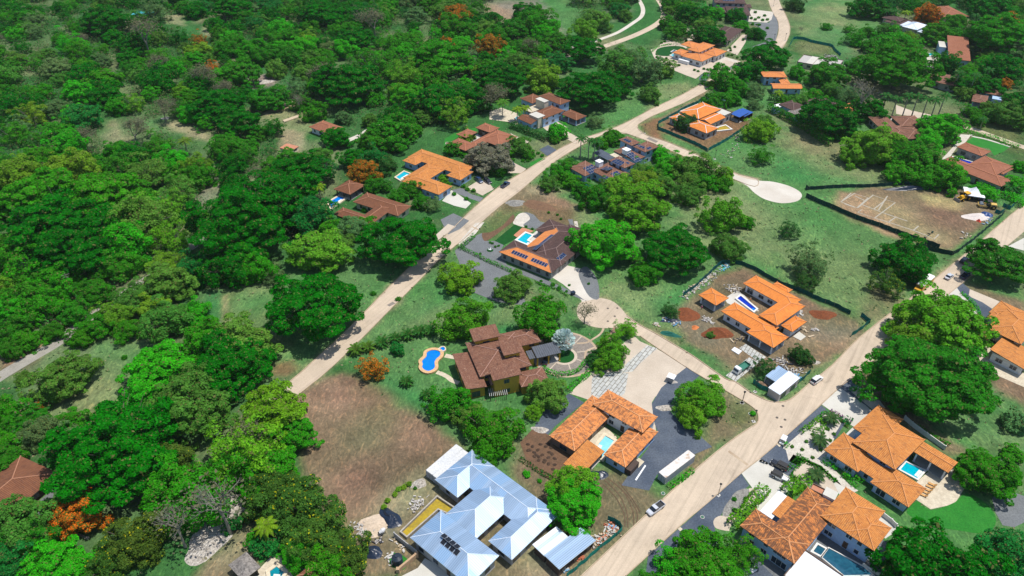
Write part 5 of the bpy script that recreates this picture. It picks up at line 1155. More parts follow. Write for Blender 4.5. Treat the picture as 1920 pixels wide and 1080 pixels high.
# ---- hedges: leafy walls along a line
def hedge(spec,fr,wid,h,clr,label,n=0,smooth=4,closed=False,name='hedge'):
    p=P(spec,fr); p=crv(p,smooth,False) if smooth else p
    w2=[np.array(G(*q)) for q in p]; rng=np.random.RandomState(len(TREES)+7); cen=[];nor=[]
    c0=w2[len(w2)//2]; core=MB()
    for a,b in zip(w2[:-1],w2[1:]):
        L=np.linalg.norm(b-a); 
        if L<.05: continue
        d=(b-a)/L; nn=np.array([-d[1],d[0]]); m=int(L*(wid+2*h)*9)+4
        t=rng.rand(m)*L; k=rng.rand(m); hh=h*(1+.12*np.sin(t*1.3)); s=np.where(k<.45,rng.uniform(-1,1,m),np.where(k<.72,-1,1.0)); z=np.where(k<.45,1,rng.rand(m))*hh
        o=s*wid/2*(1+.12*rng.randn(m)); cen.append(np.stack([a[0]+d[0]*t+nn[0]*o,a[1]+d[1]*t+nn[1]*o,z+rng.randn(m)*.08],1))
        nor.append(np.stack([nn[0]*s*(k>=.45),nn[1]*s*(k>=.45),.7+0*s],1))
    cen=np.concatenate(cen); nor=np.concatenate(nor); cen[:,2]=np.maximum(cen[:,2],.05); cen[:,0]-=c0[0]; cen[:,1]-=c0[1]
    me=leaf_mesh(name,cen,nor,.30 if h<2 else .42,rng,L_STD,jit=.4); o=bpy.data.objects.new(name,me); COL.objects.link(o); o.location=(c0[0],c0[1],0); k=CLR[clr] if isinstance(clr,str) else clr; o.color=(*k,1)
    tag(o,label,'hedge' if name=='hedge' else 'plant','clipped hedges' if name=='hedge' else None); return o
hedge("0,530 60,560 180,620 300,680 380,715 500,770 560,800",zS,1.2,1.0,'G','low hedge edging the grey gravel yard of the dark roofed house')
hedge("5,560 60,510 170,415",zS,1.4,1.2,'M','short hedge between the road and the grey gravel yard')
hedge("820,905 900,940 1050,990 1170,1060",zS,.8,.6,'M','thin low hedge along the meadow below the grey gravel')
hedge("1135,605 1180,650 1260,675 1380,680 1480,655 1560,600 1605,530",zT,1.1,1.2,'B','curved clipped hedge round the grey cobbled drive of the ochre hacienda')
hedge("1090,235 1180,245 1270,240",zT,1,1,'D','straight dark hedge behind the grey carport')
hedge("1420,870 1480,790 1570,730 1640,670",zT,1.6,1.0,'B','bright hedge between the hacienda drive and the slab paving')
hedge("1630,660 1700,600 1740,570",zT,1.4,1.0,'G','short hedge piece under the yellow-green trees by the slab paving')
hedge("70,190 200,110 320,10",zAD,1.3,.9,'B','narrow bright hedge between the long white container and the road')
hedge("700,590 790,520 870,420 930,330 1000,260 1040,220",zAD,3.0,2.2,'N','thick bright hedge left of the stained orange roof')
hedge("640,215 700,160 790,110 890,100",zF,3.6,2.0,'N','bright bushy hedge above the stained orange roof beside the white drive')
hedge("540,500 590,460 660,420 690,385 740,370 775,400 770,460 720,480 660,465 620,440",zAC,1.2,1.0,'N','curling clipped hedge in the white gravel garden')
hedge("690,380 740,330 810,285",zAC,.8,.8,'B','straight hedge strip at the top of the white gravel garden')
hedge("370,640 410,610",zAC,1.4,.9,'B','small bushy hedge at the corner of the white gravel garden')
hedge("410,900 470,840 530,790 570,760",zAC,2.0,.8,'M','loose low planting between the dark gravel and the cream gravel')
hedge("440,930 500,970 520,985",zAC,1.6,.6,'M','low planting at the end of the white drive beside the jeep')
hedge("500,720 560,750 620,800 700,840 780,890 850,950 910,1000",zAC,1.2,.6,'M','thin planted strip between white and cream gravel')
hedge("960,900 1030,930 1090,990 1150,1040",zAC,3.0,1.4,'B','bright bushes along the front wall of the large villa')
hedge("770,770 830,810 920,860",zAC,2.0,1.0,'B','dense low bush against the left wing of the large villa')
hedge("1045,85 1100,50 1150,95 1140,150 1170,180",zAC,1.4,1.0,'B','bright curved hedge by the white bin above the white drive')
hedge("850,270 940,320 1010,370 1060,395",zAC,.9,.5,(.16,.03,.16),'purple flowering strip along the white drive of the large villa')
hedge("960,400 1010,380 1060,400",zAC,2.5,1.0,'T','dark shrubs at the lower edge of the white drive of the large villa')
hedge("1190,470 1290,540 1400,610 1560,700",zE,1.2,.8,'M','narrow hedge behind the large villa along the brown verge')
hedge("880,170 960,215 1100,290 1200,340 1340,430",zG,1.6,2.0,'G','straight green hedge behind the plain orange roofed house')
hedge("0,520 150,600 300,680 400,730 560,840 700,930",zM,2.5,3.5,'M','long tall dark hedge along the upper meadow')
hedge("0,405 150,410 330,400",zM,2.0,2.5,'K','straight dark hedge below the coconut palm at the upper right')
hedge("870,40 1000,90 1200,130 1400,210 1560,260",zO,2.2,1.4,'B','bright hedge between the long lawn and the sandy lane')
hedge("1070,735 1120,790 1200,840 1300,880",zO,4,2.2,'B','bushy hedge between the white tent and the long brown villa')
hedge("1340,860 1450,900 1550,940 1500,1000",zO,4,2.2,'B','bushy hedge behind the parked machines at the right edge')
hedge("300,150 360,190 440,270 465,330 500,390",zY,1.1,.7,'B','curved low hedge beside the white drive at the right edge')
hedge("350,215 250,225 100,270 20,340",(1220,60,9),1.0,.6,'B','thin curved hedge round the half-moon lawn')
hedge("880,560 960,590 1080,640 1250,700 1310,740",zP,3,2.6,'K','dark tall hedge between the red-brown house and the pale blue stepped house')
hedge("1003,420 1040,445 1110,490 1180,530 1230,560",(640,720,3),1.4,.5,'K','dark curved hedge edging the red planting bed')
# small garden plants: shrubs at picture points
for s_,fr,w3,c in (("460,632 563,662 670,743 605,580 668,508 750,665 845,570 885,505 825,455 775,495 965,375 795,390 1010,420",zAC,8,'O'),("740,410 858,296 740,300",zAD,10,'M'),("1350,340 1350,270 1440,260 1500,280",zK,5,'M'),
   ("265,440 190,465 230,500 130,440 325,550 385,485 105,420 480,560 740,640 800,660 900,620 960,630 1025,650 1075,630 1310,390 1370,390 1460,430 1340,270 1350,310 1420,250 1560,130 185,180 240,160 380,130 600,150",zH,6,'M'),
   ("1190,270 1250,290 1300,260 1360,300 1430,290 1390,230 1250,180 1210,360 1310,370 1430,420",zI,7,'G'),("230,600 360,490 335,480 390,525 425,515 960,160 1055,185 1090,230 720,310 785,335 1180,935 880,890 1150,1000 1385,920",zS,6,'M'),
   ("250,870 365,870 370,640 1020,690 860,680 1020,960 1150,900 900,950 1250,900 1080,960 1200,870",zP,8,'G'),("1050,500 1115,545",c8,10,'B'),("1035,500 1045,515",c8,12,'B'),("415,585 300,620",c8,8,'M'),
   ("1160,800 1230,850 1330,870 1000,930 1210,1010",zG,10,'G'),("830,700 790,640 900,780",zG,16,'N'),
   ("990,880 700,930 1380,700 1250,790",c4,12,'G'),("500,190 680,205 300,210 350,270",c4,14,'M'),("320,600 180,570",c5,12,'M'),("130,100 220,150 60,120",c5,14,'G'),("1190,520 1225,540 1180,590",c5,10,'G'),("1580,400 1690,500 1660,520",c9,10,'G'),("395,165",c9,12,'B'),("1130,560",c9,10,'B')):
    if w3:
        for x,y in P(s_,fr): place(x,y,w3,'shrub',c)
for (x,y) in P("640,100 700,80 760,45 600,160 520,230 480,300",zV): place(x,y,12,'shrub','L')

# ---- the forest: more trees filling the wooded areas between the ones placed above
def inpoly(x,y,pl):
    c=False;n=len(pl)
    for i in range(n):
        x1,y1=pl[i];x2,y2=pl[(i+1)%n]
        if (y1>y)!=(y2>y) and x<(x2-x1)*(y-y1)/(y2-y1)+x1: c=not c
    return c
ZONES=[(P("-60,-40 960,-40 905,20 960,60 1060,110 1010,160 930,190 850,225 740,262 650,262 600,300 610,380 540,470 420,520 330,550 200,560 120,620 0,690 -60,700"),430),
       (P("1640,-30 1960,-30 1960,170 1820,210 1700,200 1600,130 1650,60"),60),
       (P("-40,760 60,770 60,1100 -40,1100"),6),(P("1060,-30 1190,-30 1180,30 1080,60"),6),(P("1250,-30 1340,-30 1330,60 1250,90"),8)]
NOGO=[P("455,135 530,130 560,165 470,175"),P("480,200 560,180 600,200 620,245 560,300 515,285 520,240 480,225"),P("195,220 240,215 250,275 195,270"),P("250,225 330,210 420,262 400,285 300,250 280,300 250,280"),P("900,0 1010,0 1000,50 960,50"),
      P("-60,735 70,665 170,600 300,510 350,470 320,460 160,590 60,640 -60,690"),P("310,20 350,25 420,55 400,75 310,50"),P("690,225 720,235 660,275 640,262"),P("845,235 960,230 960,290 830,300"),P("740,270 900,270 900,380 740,380"),P("570,235 625,225 630,265 570,265"),P("150,420 0,430 0,440"),P("410,335 420,380 380,390 340,350"),
      P("1650,150 1800,165 1800,235 1650,225"),P("1730,10 1820,20 1820,40 1730,40"),P("1640,20 1780,40 1770,65 1650,60"),P("1760,70 1830,60 1830,120 1700,130 1700,95"),P("1730,130 1810,130 1810,165 1730,165"),P("1820,160 1890,160 1890,205 1820,205")]
hp=[h['c'] for h in HOUSES.values()]
fr_=random.Random(23); occ=[(t['xy'][0],t['xy'][1],t['R']) for t in TREES]
def far_from_houses(x,y,R):
    for H in HOUSES.values():
        u,v=H['loc'](x,y)
        for wg in H['w']:
            r=wg['r']
            if r[0]-R*.7<u<r[1]+R*.7 and r[2]-R*.7<v<r[3]+R*.7: return False
    return True
for zone,nmax in ZONES:
    xs_=[p[0] for p in zone]; ys_=[p[1] for p in zone]; W0=[G(a,b) for a,b in zone]
    wx0,wx1=min(p[0] for p in W0),max(p[0] for p in W0); wy0,wy1=min(p[1] for p in W0),max(p[1] for p in W0); k=0
    for _ in range(9000):
        if k>=nmax: break
        x=fr_.uniform(wx0,wx1); y=fr_.uniform(wy0,wy1); R=fr_.choice([4,4.5,5,5.5,6,6.5,7.5,9])
        q=to_px(x,y,4)
        if not inpoly(q[0],q[1],zone) or any(inpoly(q[0],q[1],g) for g in NOGO): continue
        if any((x-a)**2+(y-b)**2<(.70*(R+r))**2 for a,b,r in occ) or not far_from_houses(x,y,R): continue
        if q[0]<-30-R*3 or q[0]>1950+R*3: continue
        kind=fr_.choice(['dome','dome','bush','bush','bush','loose','loose']) ; clr=fr_.choice('DDGGGGMMMMBBOLSOGR' if q[1]>60 else 'DDMOGSDTMG')
        if clr=='R': bare_tree(q[0],q[1],R*2*scale_at(q[0],q[1],4),leafy=2)
        else: place(q[0],q[1],0,kind,clr,xy=(x,y),R=R,group='forest trees '+{'dome':'with broad crowns','bush':'with round crowns','loose':'with open crowns'}[kind])
        occ.append((x,y,R)); k+=1
# ---- undergrowth nobody could count: low thicket on the forest floor
def thicket():
    rng=np.random.RandomState(9); src=proto('shrub',0)['crown']; n=len(src.vertices); v=np.zeros(n*3,np.float32); src.vertices.foreach_get('co',v); v=v.reshape(-1,4,3)
    pick=[v[rng.permutation(len(v))[:150]] for _ in range(5)]
    out=[]; c=0
    for zone,nmax in ZONES:
        W0=[G(a,b) for a,b in zone]; wx0,wx1=min(p[0] for p in W0),max(p[0] for p in W0); wy0,wy1=min(p[1] for p in W0),max(p[1] for p in W0)
        for _ in range(int((wx1-wx0)*(wy1-wy0)/38)):
            x=rng.uniform(wx0,wx1); y=rng.uniform(wy0,wy1); q=to_px(x,y,1)
            if not(-20<q[0]<1940) or not inpoly(q[0],q[1],zone) or any(inpoly(q[0],q[1],g) for g in NOGO) or not far_from_houses(x,y,3): continue
            s=rng.uniform(.8,2.0); a=rng.rand()*6.28; R2=np.array([[math.cos(a),-math.sin(a),0],[math.sin(a),math.cos(a),0],[0,0,1]]); p=pick[c%5].reshape(-1,3)@R2.T*s; p[:,0]+=x;p[:,1]+=y; out.append(p); c+=1
    me=quads('thicket',np.concatenate(out),leaf_mat('thicket_foliage',alt=(.16,.14,.07,1),alt_amt=.3)); o=bpy.data.objects.new('thicket',me); COL.objects.link(o); o.color=(.03,.17,.022,1)
    tag(o,'low tangled green and straw coloured thicket covering the forest floor','undergrowth',kind='stuff'); print('thicket',c)
thicket()
print('TREES',len(TREES))
# ---- rough grass: scattered tufts and dry stalks over the meadows and verges
def tufts():
    me0=bpy.data.objects['ground'].data; n=len(me0.vertices); co=np.zeros(n*3,np.float32); me0.vertices.foreach_get('co',co); co=co.reshape(-1,3); cl=np.zeros(n*4,np.float32); me0.color_attributes['Tone'].data.foreach_get('color',cl); cl=cl.reshape(-1,4)
    rng=np.random.RandomState(77); ok=(co[:,0]>-380)&(co[:,0]<400)&(co[:,1]>55)&(co[:,1]<480)&(cl[:,1]>.085)&(cl[:,1]>cl[:,0]*.95); ids=np.nonzero(ok)[0]; ids=rng.choice(ids,min(26000,len(ids)),replace=False)
    p=co[ids]+rng.uniform(-.6,.6,(len(ids),3))*np.array([1,1,0]); keep=np.ones(len(p),bool)
    for w in SHEETS:
        w=np.array(w); x0,y0=w.min(0); x1,y1=w.max(0); i=np.nonzero((p[:,0]>x0)&(p[:,0]<x1)&(p[:,1]>y0)&(p[:,1]<y1))[0]
        if len(i)==0: continue
        ins=np.zeros(len(i),bool); m=len(w); px=p[i,0];py=p[i,1]
        for k in range(m):
            ax,ay=w[k];bx,by=w[(k+1)%m]; cr=((ay>py)!=(by>py))
            with np.errstate(divide='ignore',invalid='ignore'): ins^=cr&(px<(bx-ax)*(py-ay)/(by-ay)+ax)
        keep[i[ins]]=False
    p=p[keep]; p[:,2]=.12; den=vnoise(p[:,0],p[:,1],11,31); p=p[rng.rand(len(p))<den*1.5]
    q=np.repeat(p,4,0); q=q+rng.randn(len(q),3)*np.array([.35,.35,.05]); q[:,2]=np.abs(q[:,2])
    me=leaf_mesh('rough_grass',q,np.tile([0,0,.8],(len(q),1)),.34,rng,leaf_mat('rough_grass_blades',alt=(.30,.26,.15,1),alt_amt=.4),jit=.7,asp=2.2)
    o=bpy.data.objects.new('rough_grass',me); COL.objects.link(o); o.color=(.05,.14,.045,1); tag(o,'rough green and straw coloured grass tufts over the meadows and verges','grass',kind='stuff')
tufts()
# ================================================================= POOLS
PW={'turq':pool_mat('turquoise_water',(.0,.42,.52,1),(.0,.34,.46,1)),'pale':pool_mat('pale_blue_water',(.25,.62,.70,1),(.18,.55,.66,1)),'blue':pool_mat('bright_blue_water',(.0,.20,.72,1),(.0,.16,.62,1)),
    'deep':pool_mat('deep_blue_water',(.0,.02,.33,1),(.0,.03,.42,1)),'dark':pool_mat('dark_blue_water',(.012,.07,.12,1),(.02,.11,.17,1)),'teal':pool_mat('teal_water',(.0,.22,.27,1),(.0,.17,.22,1)),
    'ochre':surf('ochre_pool_screed',(.42,.30,.02,1),(.30,.22,.03,1),.5,fine=.2)}
COPE=surf('pool_coping',(.70,.60,.44,1),(.60,.50,.36,1),1.2,fine=.12); COPW=surf('white_coping',(.75,.73,.68,1),(.66,.64,.58,1),1.2,fine=.08); COPS=surf('sandstone_coping',(.66,.42,.22,1),(.55,.34,.17,1),1.5,fine=.2)
def ring_mb(m,out,inn,z0,z1):
    n=len(out)
    for i in range(n):
        j=(i+1)%n
        m.face([(*out[i],z1),(*out[j],z1),(*inn[j],z1),(*inn[i],z1)]); m.face([(*out[i],z0),(*out[j],z0),(*out[j],z1),(*out[i],z1)]); m.face([(*inn[i],z1),(*inn[j],z1),(*inn[j],z0),(*inn[i],z0)])
def ccw(p):
    ar=sum(p[i][0]*p[(i+1)%len(p)][1]-p[(i+1)%len(p)][0]*p[i][1] for i in range(len(p))); return p if ar>0 else p[::-1]
def offset(p,d):
    n=len(p); out=[]
    for i in range(n):
        a,b,c=Vector(p[i-1]),Vector(p[i]),Vector(p[(i+1)%n]); e1=(b-a).normalized(); e2=(c-b).normalized()
        n1=Vector((e1.y,-e1.x)); n2=Vector((e2.y,-e2.x)); k=(n1+n2); k=k/max(.35,1+n1.dot(n2)); out.append((b.x+k.x*d,b.y+k.y*d))
    return out
def pool(spec,fr,wat,label,cope=COPE,wid=.8,smooth=0,square=False,steps=True,z=.36):
    p=P(spec,fr); p=crv(p,smooth) if smooth else p
    w2=ccw([G(*q) for q in p]); cx=sum(a[0] for a in w2)/len(w2); cy=sum(a[1] for a in w2)/len(w2); w2=[(a-cx,b-cy) for a,b in w2]
    r=empty('swimming_pool',cx,cy); tag(r,label,'pool')
    m=MB(); m.face([(*a,z) for a in w2]); m.build('water',PW[wat],r)
    m=MB(); ring_mb(m,offset(w2,wid),w2,0,z+.22); m.build('coping',cope,r)
    if steps:
        m=MB(); a,b=Vector(w2[0]),Vector(w2[1]) if not smooth else Vector(w2[len(w2)//8]); d=(b-a)
        if d.length>.5:
            n_=Vector((-d.y,d.x)).normalized(); 
            for k in (0,1): m.prism([tuple(a+n_*(.1+k*.5)+d*.15),tuple(a+n_*(.1+k*.5)+d*.85),tuple(a+n_*(.55+k*.5)+d*.85),tuple(a+n_*(.55+k*.5)+d*.15)],z-.1,z+.06-.03*k)
            m.build('steps',COPW if wat!='deep' else PW['blue'],r)
    return r
pool("1170,450 1230,390 1240,330 1300,300 1380,300 1430,330 1425,380 1380,420 1350,470 1355,540 1320,580 1260,600 1200,580 1170,540 1180,500",zU,'blue','bright blue curvy pool with orange stone rim on the lawn of the ochre hacienda',COPS,1.1,3,steps=False)
pool("1420,290 1440,265 1475,255 1500,275 1495,300 1460,315 1430,310",zU,'blue','small round blue whirlpool joined to the curvy pool',COPE,.35,2,steps=False,z=.5)
pool("930,715 1025,770 890,960 835,940 830,860 860,800",zB,'pale','pale blue angular pool in the courtyard of the blotched orange roofs',COPE,.9)
pool("1005,975 1070,895 1270,985 1190,1075",zE,'turq','turquoise pool between two wings of the large villa',COPW,.5)
pool("610,430 650,400 825,545 795,570",zD,'deep','deep blue narrow pool in the courtyard of the new white house',COPW,.6)
pool("625,465 715,390 782,415 725,470 765,490 745,515",zS,'turq','turquoise stepped pool beside the dark turf of the dark roofed house',COPW,.7)
pool("25,665 160,570 260,610 100,710",zG,'turq','turquoise pool left of the plain orange roofed house',COPE,.7)
pool("140,485 290,395 375,425 170,565",zR,'blue','bright blue pool below the brown pool pavilion',COPE,.9)
pool("330,405 400,372 495,390 420,440",zH,'turq','small turquoise pool beside the half-moon lawn',COPW,.5)
pool("345,345 390,318 430,325 390,355",zH,'dark','little dark square pool beside the half-moon lawn',COPW,.4,steps=False)
pool("685,400 720,375 985,450 950,485",zO,'deep','long deep blue lap pool in the courtyard of the long brown villa',COPW,.5)
pool("1015,885 1090,790 1455,985 1560,1075 1250,1080",zF,'dark','dark blue lap pool along the two-storey white house',COPW,.22,steps=False)
pool("925,825 975,755 1055,800 1005,868",zF,'dark','small square dark whirlpool between the two orange roofed houses',COPW,.5,steps=False)
pool("640,1040 715,985 800,1050 760,1120 650,1110",zAE,'teal','teal pool in the pale stone terrace at the bottom edge',COPE,.9)
pool("255,945 300,930 360,945 375,970 320,985 270,975",zQ,'blue','small oval blue pool below the house covered in solar panels',COPW,.3,2,steps=False)
pool("925,460 960,445 1000,470 960,490",zP,'turq','small turquoise pool half hidden by palms left of the pale blue house',COPW,.4)
pool("370,830 540,810 650,830 560,850 440,850",zK,'turq','turquoise pool with pale rim left of the rust-tiled building',COPW,.6)
pool("100,275 130,262 185,275 180,300 130,305",zO,'turq','little round blue pool among trees left of the long brown villa',COPW,.3,2,steps=False)
# empty pool shell of the metal roofed house
r=pool("680,600 1080,210 1320,370 1270,420 1090,340 740,650",zV,'ochre','empty concrete pool shell with an ochre floor beside the metal roofs',surf('raw_concrete',(.42,.39,.34,1),(.33,.30,.26,1),.8,fine=.2),.35,steps=False,z=.12)
for c in r.children:
    if c.name.startswith('coping'): c.scale.z=2.6; c.name='shell_wall'
pool("690,740 840,700 900,740 730,760",zL,'ochre','unfinished ochre pool pit beside the half tiled house',COPW,.7,steps=False)

# ================================================================= CONTAINERS
def container(l0,l1,fr,label,col,wid=2.5,rust=True,h=2.8):
    """l0-l1: picture points of one long top edge; the box lies to its right"""
    a=Vector(G(*P(l0,fr)[0],h)); b=Vector(G(*P(l1,fr)[0],h)); d=(b-a); L=d.length; d.normalize(); n=Vector((d.y,-d.x)); c=(a+b)/2+n*wid/2
    th=math.atan2(d.y,d.x); r=empty('shipping_container',c.x,c.y,th); tag(r,label,'container')
    T=surf('container_'+col,(.62,.62,.60,1) if col!='rusty' else (.66,.62,.57,1),(.42,.28,.17,1) if rust else (.55,.56,.56,1),.55,fine=.2,detail=7)
    if rust: 
        for nd in T.node_tree.nodes:
            if nd.type=='VALTORGB' and abs(nd.color_ramp.elements[0].position-.35)<.01: nd.color_ramp.elements[0].position=.58; nd.color_ramp.elements[1].position=.68
    m=MB(); x0,x1,y0,y1=-L/2,L/2,-wid/2,wid/2
    N=int(L/.36); 
    for s in (y0,y1):        # corrugated long sides
        for k in range(N):
            xa=x0+.15+(L-.3)*k/N; xb=x0+.15+(L-.3)*(k+1)/N; dpt=.05*(1 if s>0 else -1); xm=xa+(xb-xa)*.5
            P4=[(xa,s-dpt),(xa+(xm-xa)*.35,s),(xm,s),(xm+(xb-xm)*.35,s-dpt),(xb,s-dpt)]
            for q in range(4):
                A,B=P4[q],P4[q+1]
                f=[(A[0],A[1],.2),(B[0],B[1],.2),(B[0],B[1],h-.12),(A[0],A[1],h-.12)]; m.face(f if s<0 else f[::-1])
    m.box(x0+.05,y0+.1,.1,x1-.05,y1-.1,h-.06); m.build('side_panels',plain('container_side_'+col,(.34,.36,.40,1) if col!='cream' else (.40,.37,.33,1),.6),r)  # sides darker and greyer than the top: their shade is put into the colour
    m=MB(); m.box(x0,y0,h-.12,x1,y1,h); m.build('top_panel',T,r)
    m=MB()
    for x in (x0,x1):
        for y in (y0,y1): sx=.16 if x<0 else -.16; sy=.16 if y<0 else -.16; m.box(min(x,x+sx)-.01,min(y,y+sy)-.01,0,max(x,x+sx)+.01,max(y,y+sy)+.01,h+.03)
    for y in (y0,y1): m.box(x0+.2,min(y,y*.95),.0,x1-.2,max(y,y*.95),.2)
    fr_=m.build('corner_frame',plain('container_frame',(.30,.31,.33,1),.6),r)
    for s in (-1,1):
        m=MB(); m.box(x0-.05,s*wid/4-wid/4+.12,.2,x0+.0,s*wid/4+wid/4-.12,h-.15); dr=m.build('door',plain('container_door',(.36,.38,.42,1),.6),r)
        m=MB()
        for k in (-.3,.3): m.tube((x0-.09,s*wid/4+k,.25),(x0-.09,s*wid/4+k,h-.2),.03,.03,5)
        m.build('lock_rod',WFRAME,dr)
container("505,440","880,158",zC,'long white container with rust stains standing on dark gravel by the road','rusty')
container("230,488","572,195",zA,'left one of two cream containers beside the metal roofed house','cream',rust=False)
container("305,545","640,248",zA,'right one of two cream containers partly under the metal roof edge','cream',rust=False)

# ================================================================= VEHICLES
TYRE=plain('tyre_rubber',(.015,.015,.016,1),.9); RIM=plain('wheel_rim',(.35,.36,.38,1),.35,.8); CGL=plain('car_glass',(.015,.02,.03,1),.05,0,.7); HLT=plain('headlight_glass',(.75,.75,.72,1),.1); TLT=plain('tail_light',(.35,.01,.01,1),.2); BLKP=plain('black_plastic',(.02,.02,.022,1),.6)
CP={}
def paint(n,c,rough=.25): 
    if n not in CP:
        CP[n]=plain('paint_'+n,c,rough,.0,.6); CP[n].node_tree.nodes['Principled BSDF'].inputs['Coat Weight'].default_value=.6
    return CP[n]
def car(fr,p0,p1,kind,col,label,group=None,top=None,L=None):
    """p0 rear, p1 front in the picture (at about half height)"""
    a=Vector(G(*P(p0,fr)[0],.7)); b=Vector(G(*P(p1,fr)[0],.7)); d=(b-a).normalized(); c=(a+b)/2; th=math.atan2(d.y,d.x)
    K={'pickup':(5.4,1.9,1.75),'suv':(4.8,1.95,1.8),'sedan':(4.5,1.85,1.5),'jeep':(4.5,1.9,1.85),'buggy':(3.3,1.5,1.75),'truck':(6.2,2.2,2.6)}[kind]
    Lc,W,Hh=K; r=empty({'pickup':'pickup_truck','suv':'parked_car','sedan':'parked_car','jeep':'off_road_car','buggy':'golf_cart','truck':'small_truck'}[kind],c.x,c.y,th); tag(r,label,'car' if kind in('suv','sedan','jeep') else {'pickup':'pickup truck','buggy':'golf cart','truck':'truck'}[kind],group)
    pc=col; hl=Lc/2; hw=W/2
    def hull(stations,mat,name,parent=r,n=0):   # stations: x, half width low, half width high, z low, z high
        m=MB()
        R_s=[[(x,-w1,z0),(x,-w1*1.0,z0+(z1-z0)*.55),(x,-w2,z1),(x,w2,z1),(x,w1,z0+(z1-z0)*.55),(x,w1,z0)] for x,w1,w2,z0,z1 in stations]
        for A,B in zip(R_s[:-1],R_s[1:]):
            for i in range(6): j=(i+1)%6; m.face([A[i],B[i],B[j],A[j]][::-1])
        m.face(R_s[0]); m.face(R_s[-1][::-1]); return m.build(name,mat,parent)
    if kind in('suv','sedan'):
        bh=.98 if kind=='suv' else .88
        hull([(-hl,hw*.86,hw*.8,.38,bh*.9),(-hl+.35,hw*.98,hw*.92,.28,bh),(0,hw,hw*.94,.26,bh+.02),(hl-1.2,hw,hw*.92,.26,bh),(hl-.3,hw*.95,hw*.84,.28,bh*.84),(hl,hw*.8,hw*.7,.36,bh*.66)],pc,'body')
        x0,x1=(-hl+.12,hl-1.25) if kind=='suv' else (-hl+.75,hl-1.3)
        gh=hull([(x0,hw*.9,hw*.72,bh-.02,bh+.06),(x0+.45,hw*.9,hw*.74,bh-.02,Hh-.07),(x1-.75,hw*.9,hw*.74,bh-.02,Hh-.07),(x1+.15,hw*.88,hw*.74,bh-.02,bh+.05)],CGL,'window_glass')
        m=MB(); m.box(x0+.45,-hw*.75,Hh-.09,x1-.7,hw*.75,Hh-.02); 
        for k in (x0+.5,(x0+x1)/2,x1-.75):
            for s in (-1,1): m.tube((k,s*hw*.91,bh-.02),(k+(.05 if k<0 else -.05),s*hw*.75,Hh-.05),.045,.045,4)
        rf=m.build('car_roof',top or pc,r)
        if kind=='suv':
            m=MB(); [m.tube((x0+.6,s*hw*.62,Hh+.03),(x1-.9,s*hw*.62,Hh+.03),.03,.03,4) for s in(-1,1)]; m.build('roof_rail',RIM,rf)
    elif kind=='pickup':
        hull([(-hl,hw*.95,hw*.93,.42,.62),(-.3,hw,hw*.96,.40,.62),(hl-.3,hw*.96,hw*.88,.34,.64),(hl,hw*.85,hw*.8,.42,.60)],pc,'body')
        hull([(-.15,hw,hw*.95,.6,1.05),(hl-1.35,hw,hw*.93,.6,1.05),(hl-.3,hw*.95,hw*.85,.6,.98),(hl,hw*.82,hw*.74,.55,.80)],pc,'bonnet')
        m=MB(); [m.box(-hl,y0,.6,-.15,y1,1.1) for y0,y1 in ((-hw*.97,-hw*.88),(hw*.88,hw*.97))]; m.box(-hl,-hw*.9,.6,-hl+.08,hw*.9,1.1); m.build('cargo_bed',pc,r)
        m=MB(); m.box(-hl+.1,-hw*.87,.62,-.2,hw*.87,.66); m.build('bed_liner',top or BLKP,r)
        hull([(-.2,hw*.9,hw*.78,1.03,Hh-.12),(.05,hw*.9,hw*.78,1.03,Hh-.07),(.75,hw*.9,hw*.76,1.03,Hh-.07),(hl-1.15,hw*.88,hw*.76,1.03,1.12)],CGL,'window_glass')
        m=MB(); m.box(-.12,-hw*.79,Hh-.09,.85,hw*.79,Hh-.02)
        for k in (-.12,.45): [m.tube((k,s*hw*.92,1.03),(k,s*hw*.78,Hh-.05),.05,.05,4) for s in (-1,1)]
        m.build('car_roof',pc,r)
    elif kind=='jeep':
        hull([(-hl+.1,hw*.86,hw*.86,.5,1.1),(hl-1.6,hw*.86,hw*.86,.45,1.1),(hl-1.5,hw*.78,hw*.70,.5,1.12),(hl-.15,hw*.66,hw*.60,.5,1.08)],pc,'body')
        m=MB(); [m.box(xa,s*hw*.82-(.18),.72,xb,s*hw*.82+.18,.84) for s in (-1,1) for xa,xb in ((-hl+.1,-hl+1.2),(hl-1.35,hl-.05))]; m.build('fender',BLKP if pc.name!='paint_black' else pc,r)
        hull([(-hl+.15,hw*.84,hw*.8,1.08,Hh),(hl-2.0,hw*.84,hw*.8,1.08,Hh),(hl-1.65,hw*.84,hw*.78,1.08,1.15)],CGL,'window_glass')
        m=MB(); m.box(-hl+.12,-hw*.83,Hh-.02,hl-1.9,hw*.83,Hh+.06)
        for k in (-hl+.15,-.6,hl-2.0): [m.tube((k,s*hw*.85,1.08),(k,s*hw*.81,Hh),.06,.06,4) for s in (-1,1)]
        m.build('hard_top',top or BLKP,r)
        m=MB(); m.tube((-hl-.02,0,.95),(-hl-.25,0,.95),.38,.38,12); m.build('spare_wheel',TYRE,r)
        m=MB(); m.box(hl-.1,-hw*.8,.45,hl+.08,hw*.8,.6); m.build('bumper',BLKP,r)
    elif kind=='buggy':
        hull([(-hl,hw*.9,hw*.85,.35,.75),(-.4,hw,hw*.9,.3,.70),(-.2,hw,hw*.9,.3,.42),(.6,hw,hw*.9,.3,.42),(.8,hw*.95,hw*.85,.3,.85),(hl,hw*.7,hw*.6,.35,.60)],pc,'body')
        m=MB(); m.box(-1.1,-hw*.95,Hh-.05,1.0,hw*.95,Hh+.04); [m.tube((x,s*hw*.8,.7),(x*.9,s*hw*.85,Hh-.04),.03,.03,5) for x in (-1.0,.95) for s in (-1,1)]; m.build('canopy',top or pc,r)
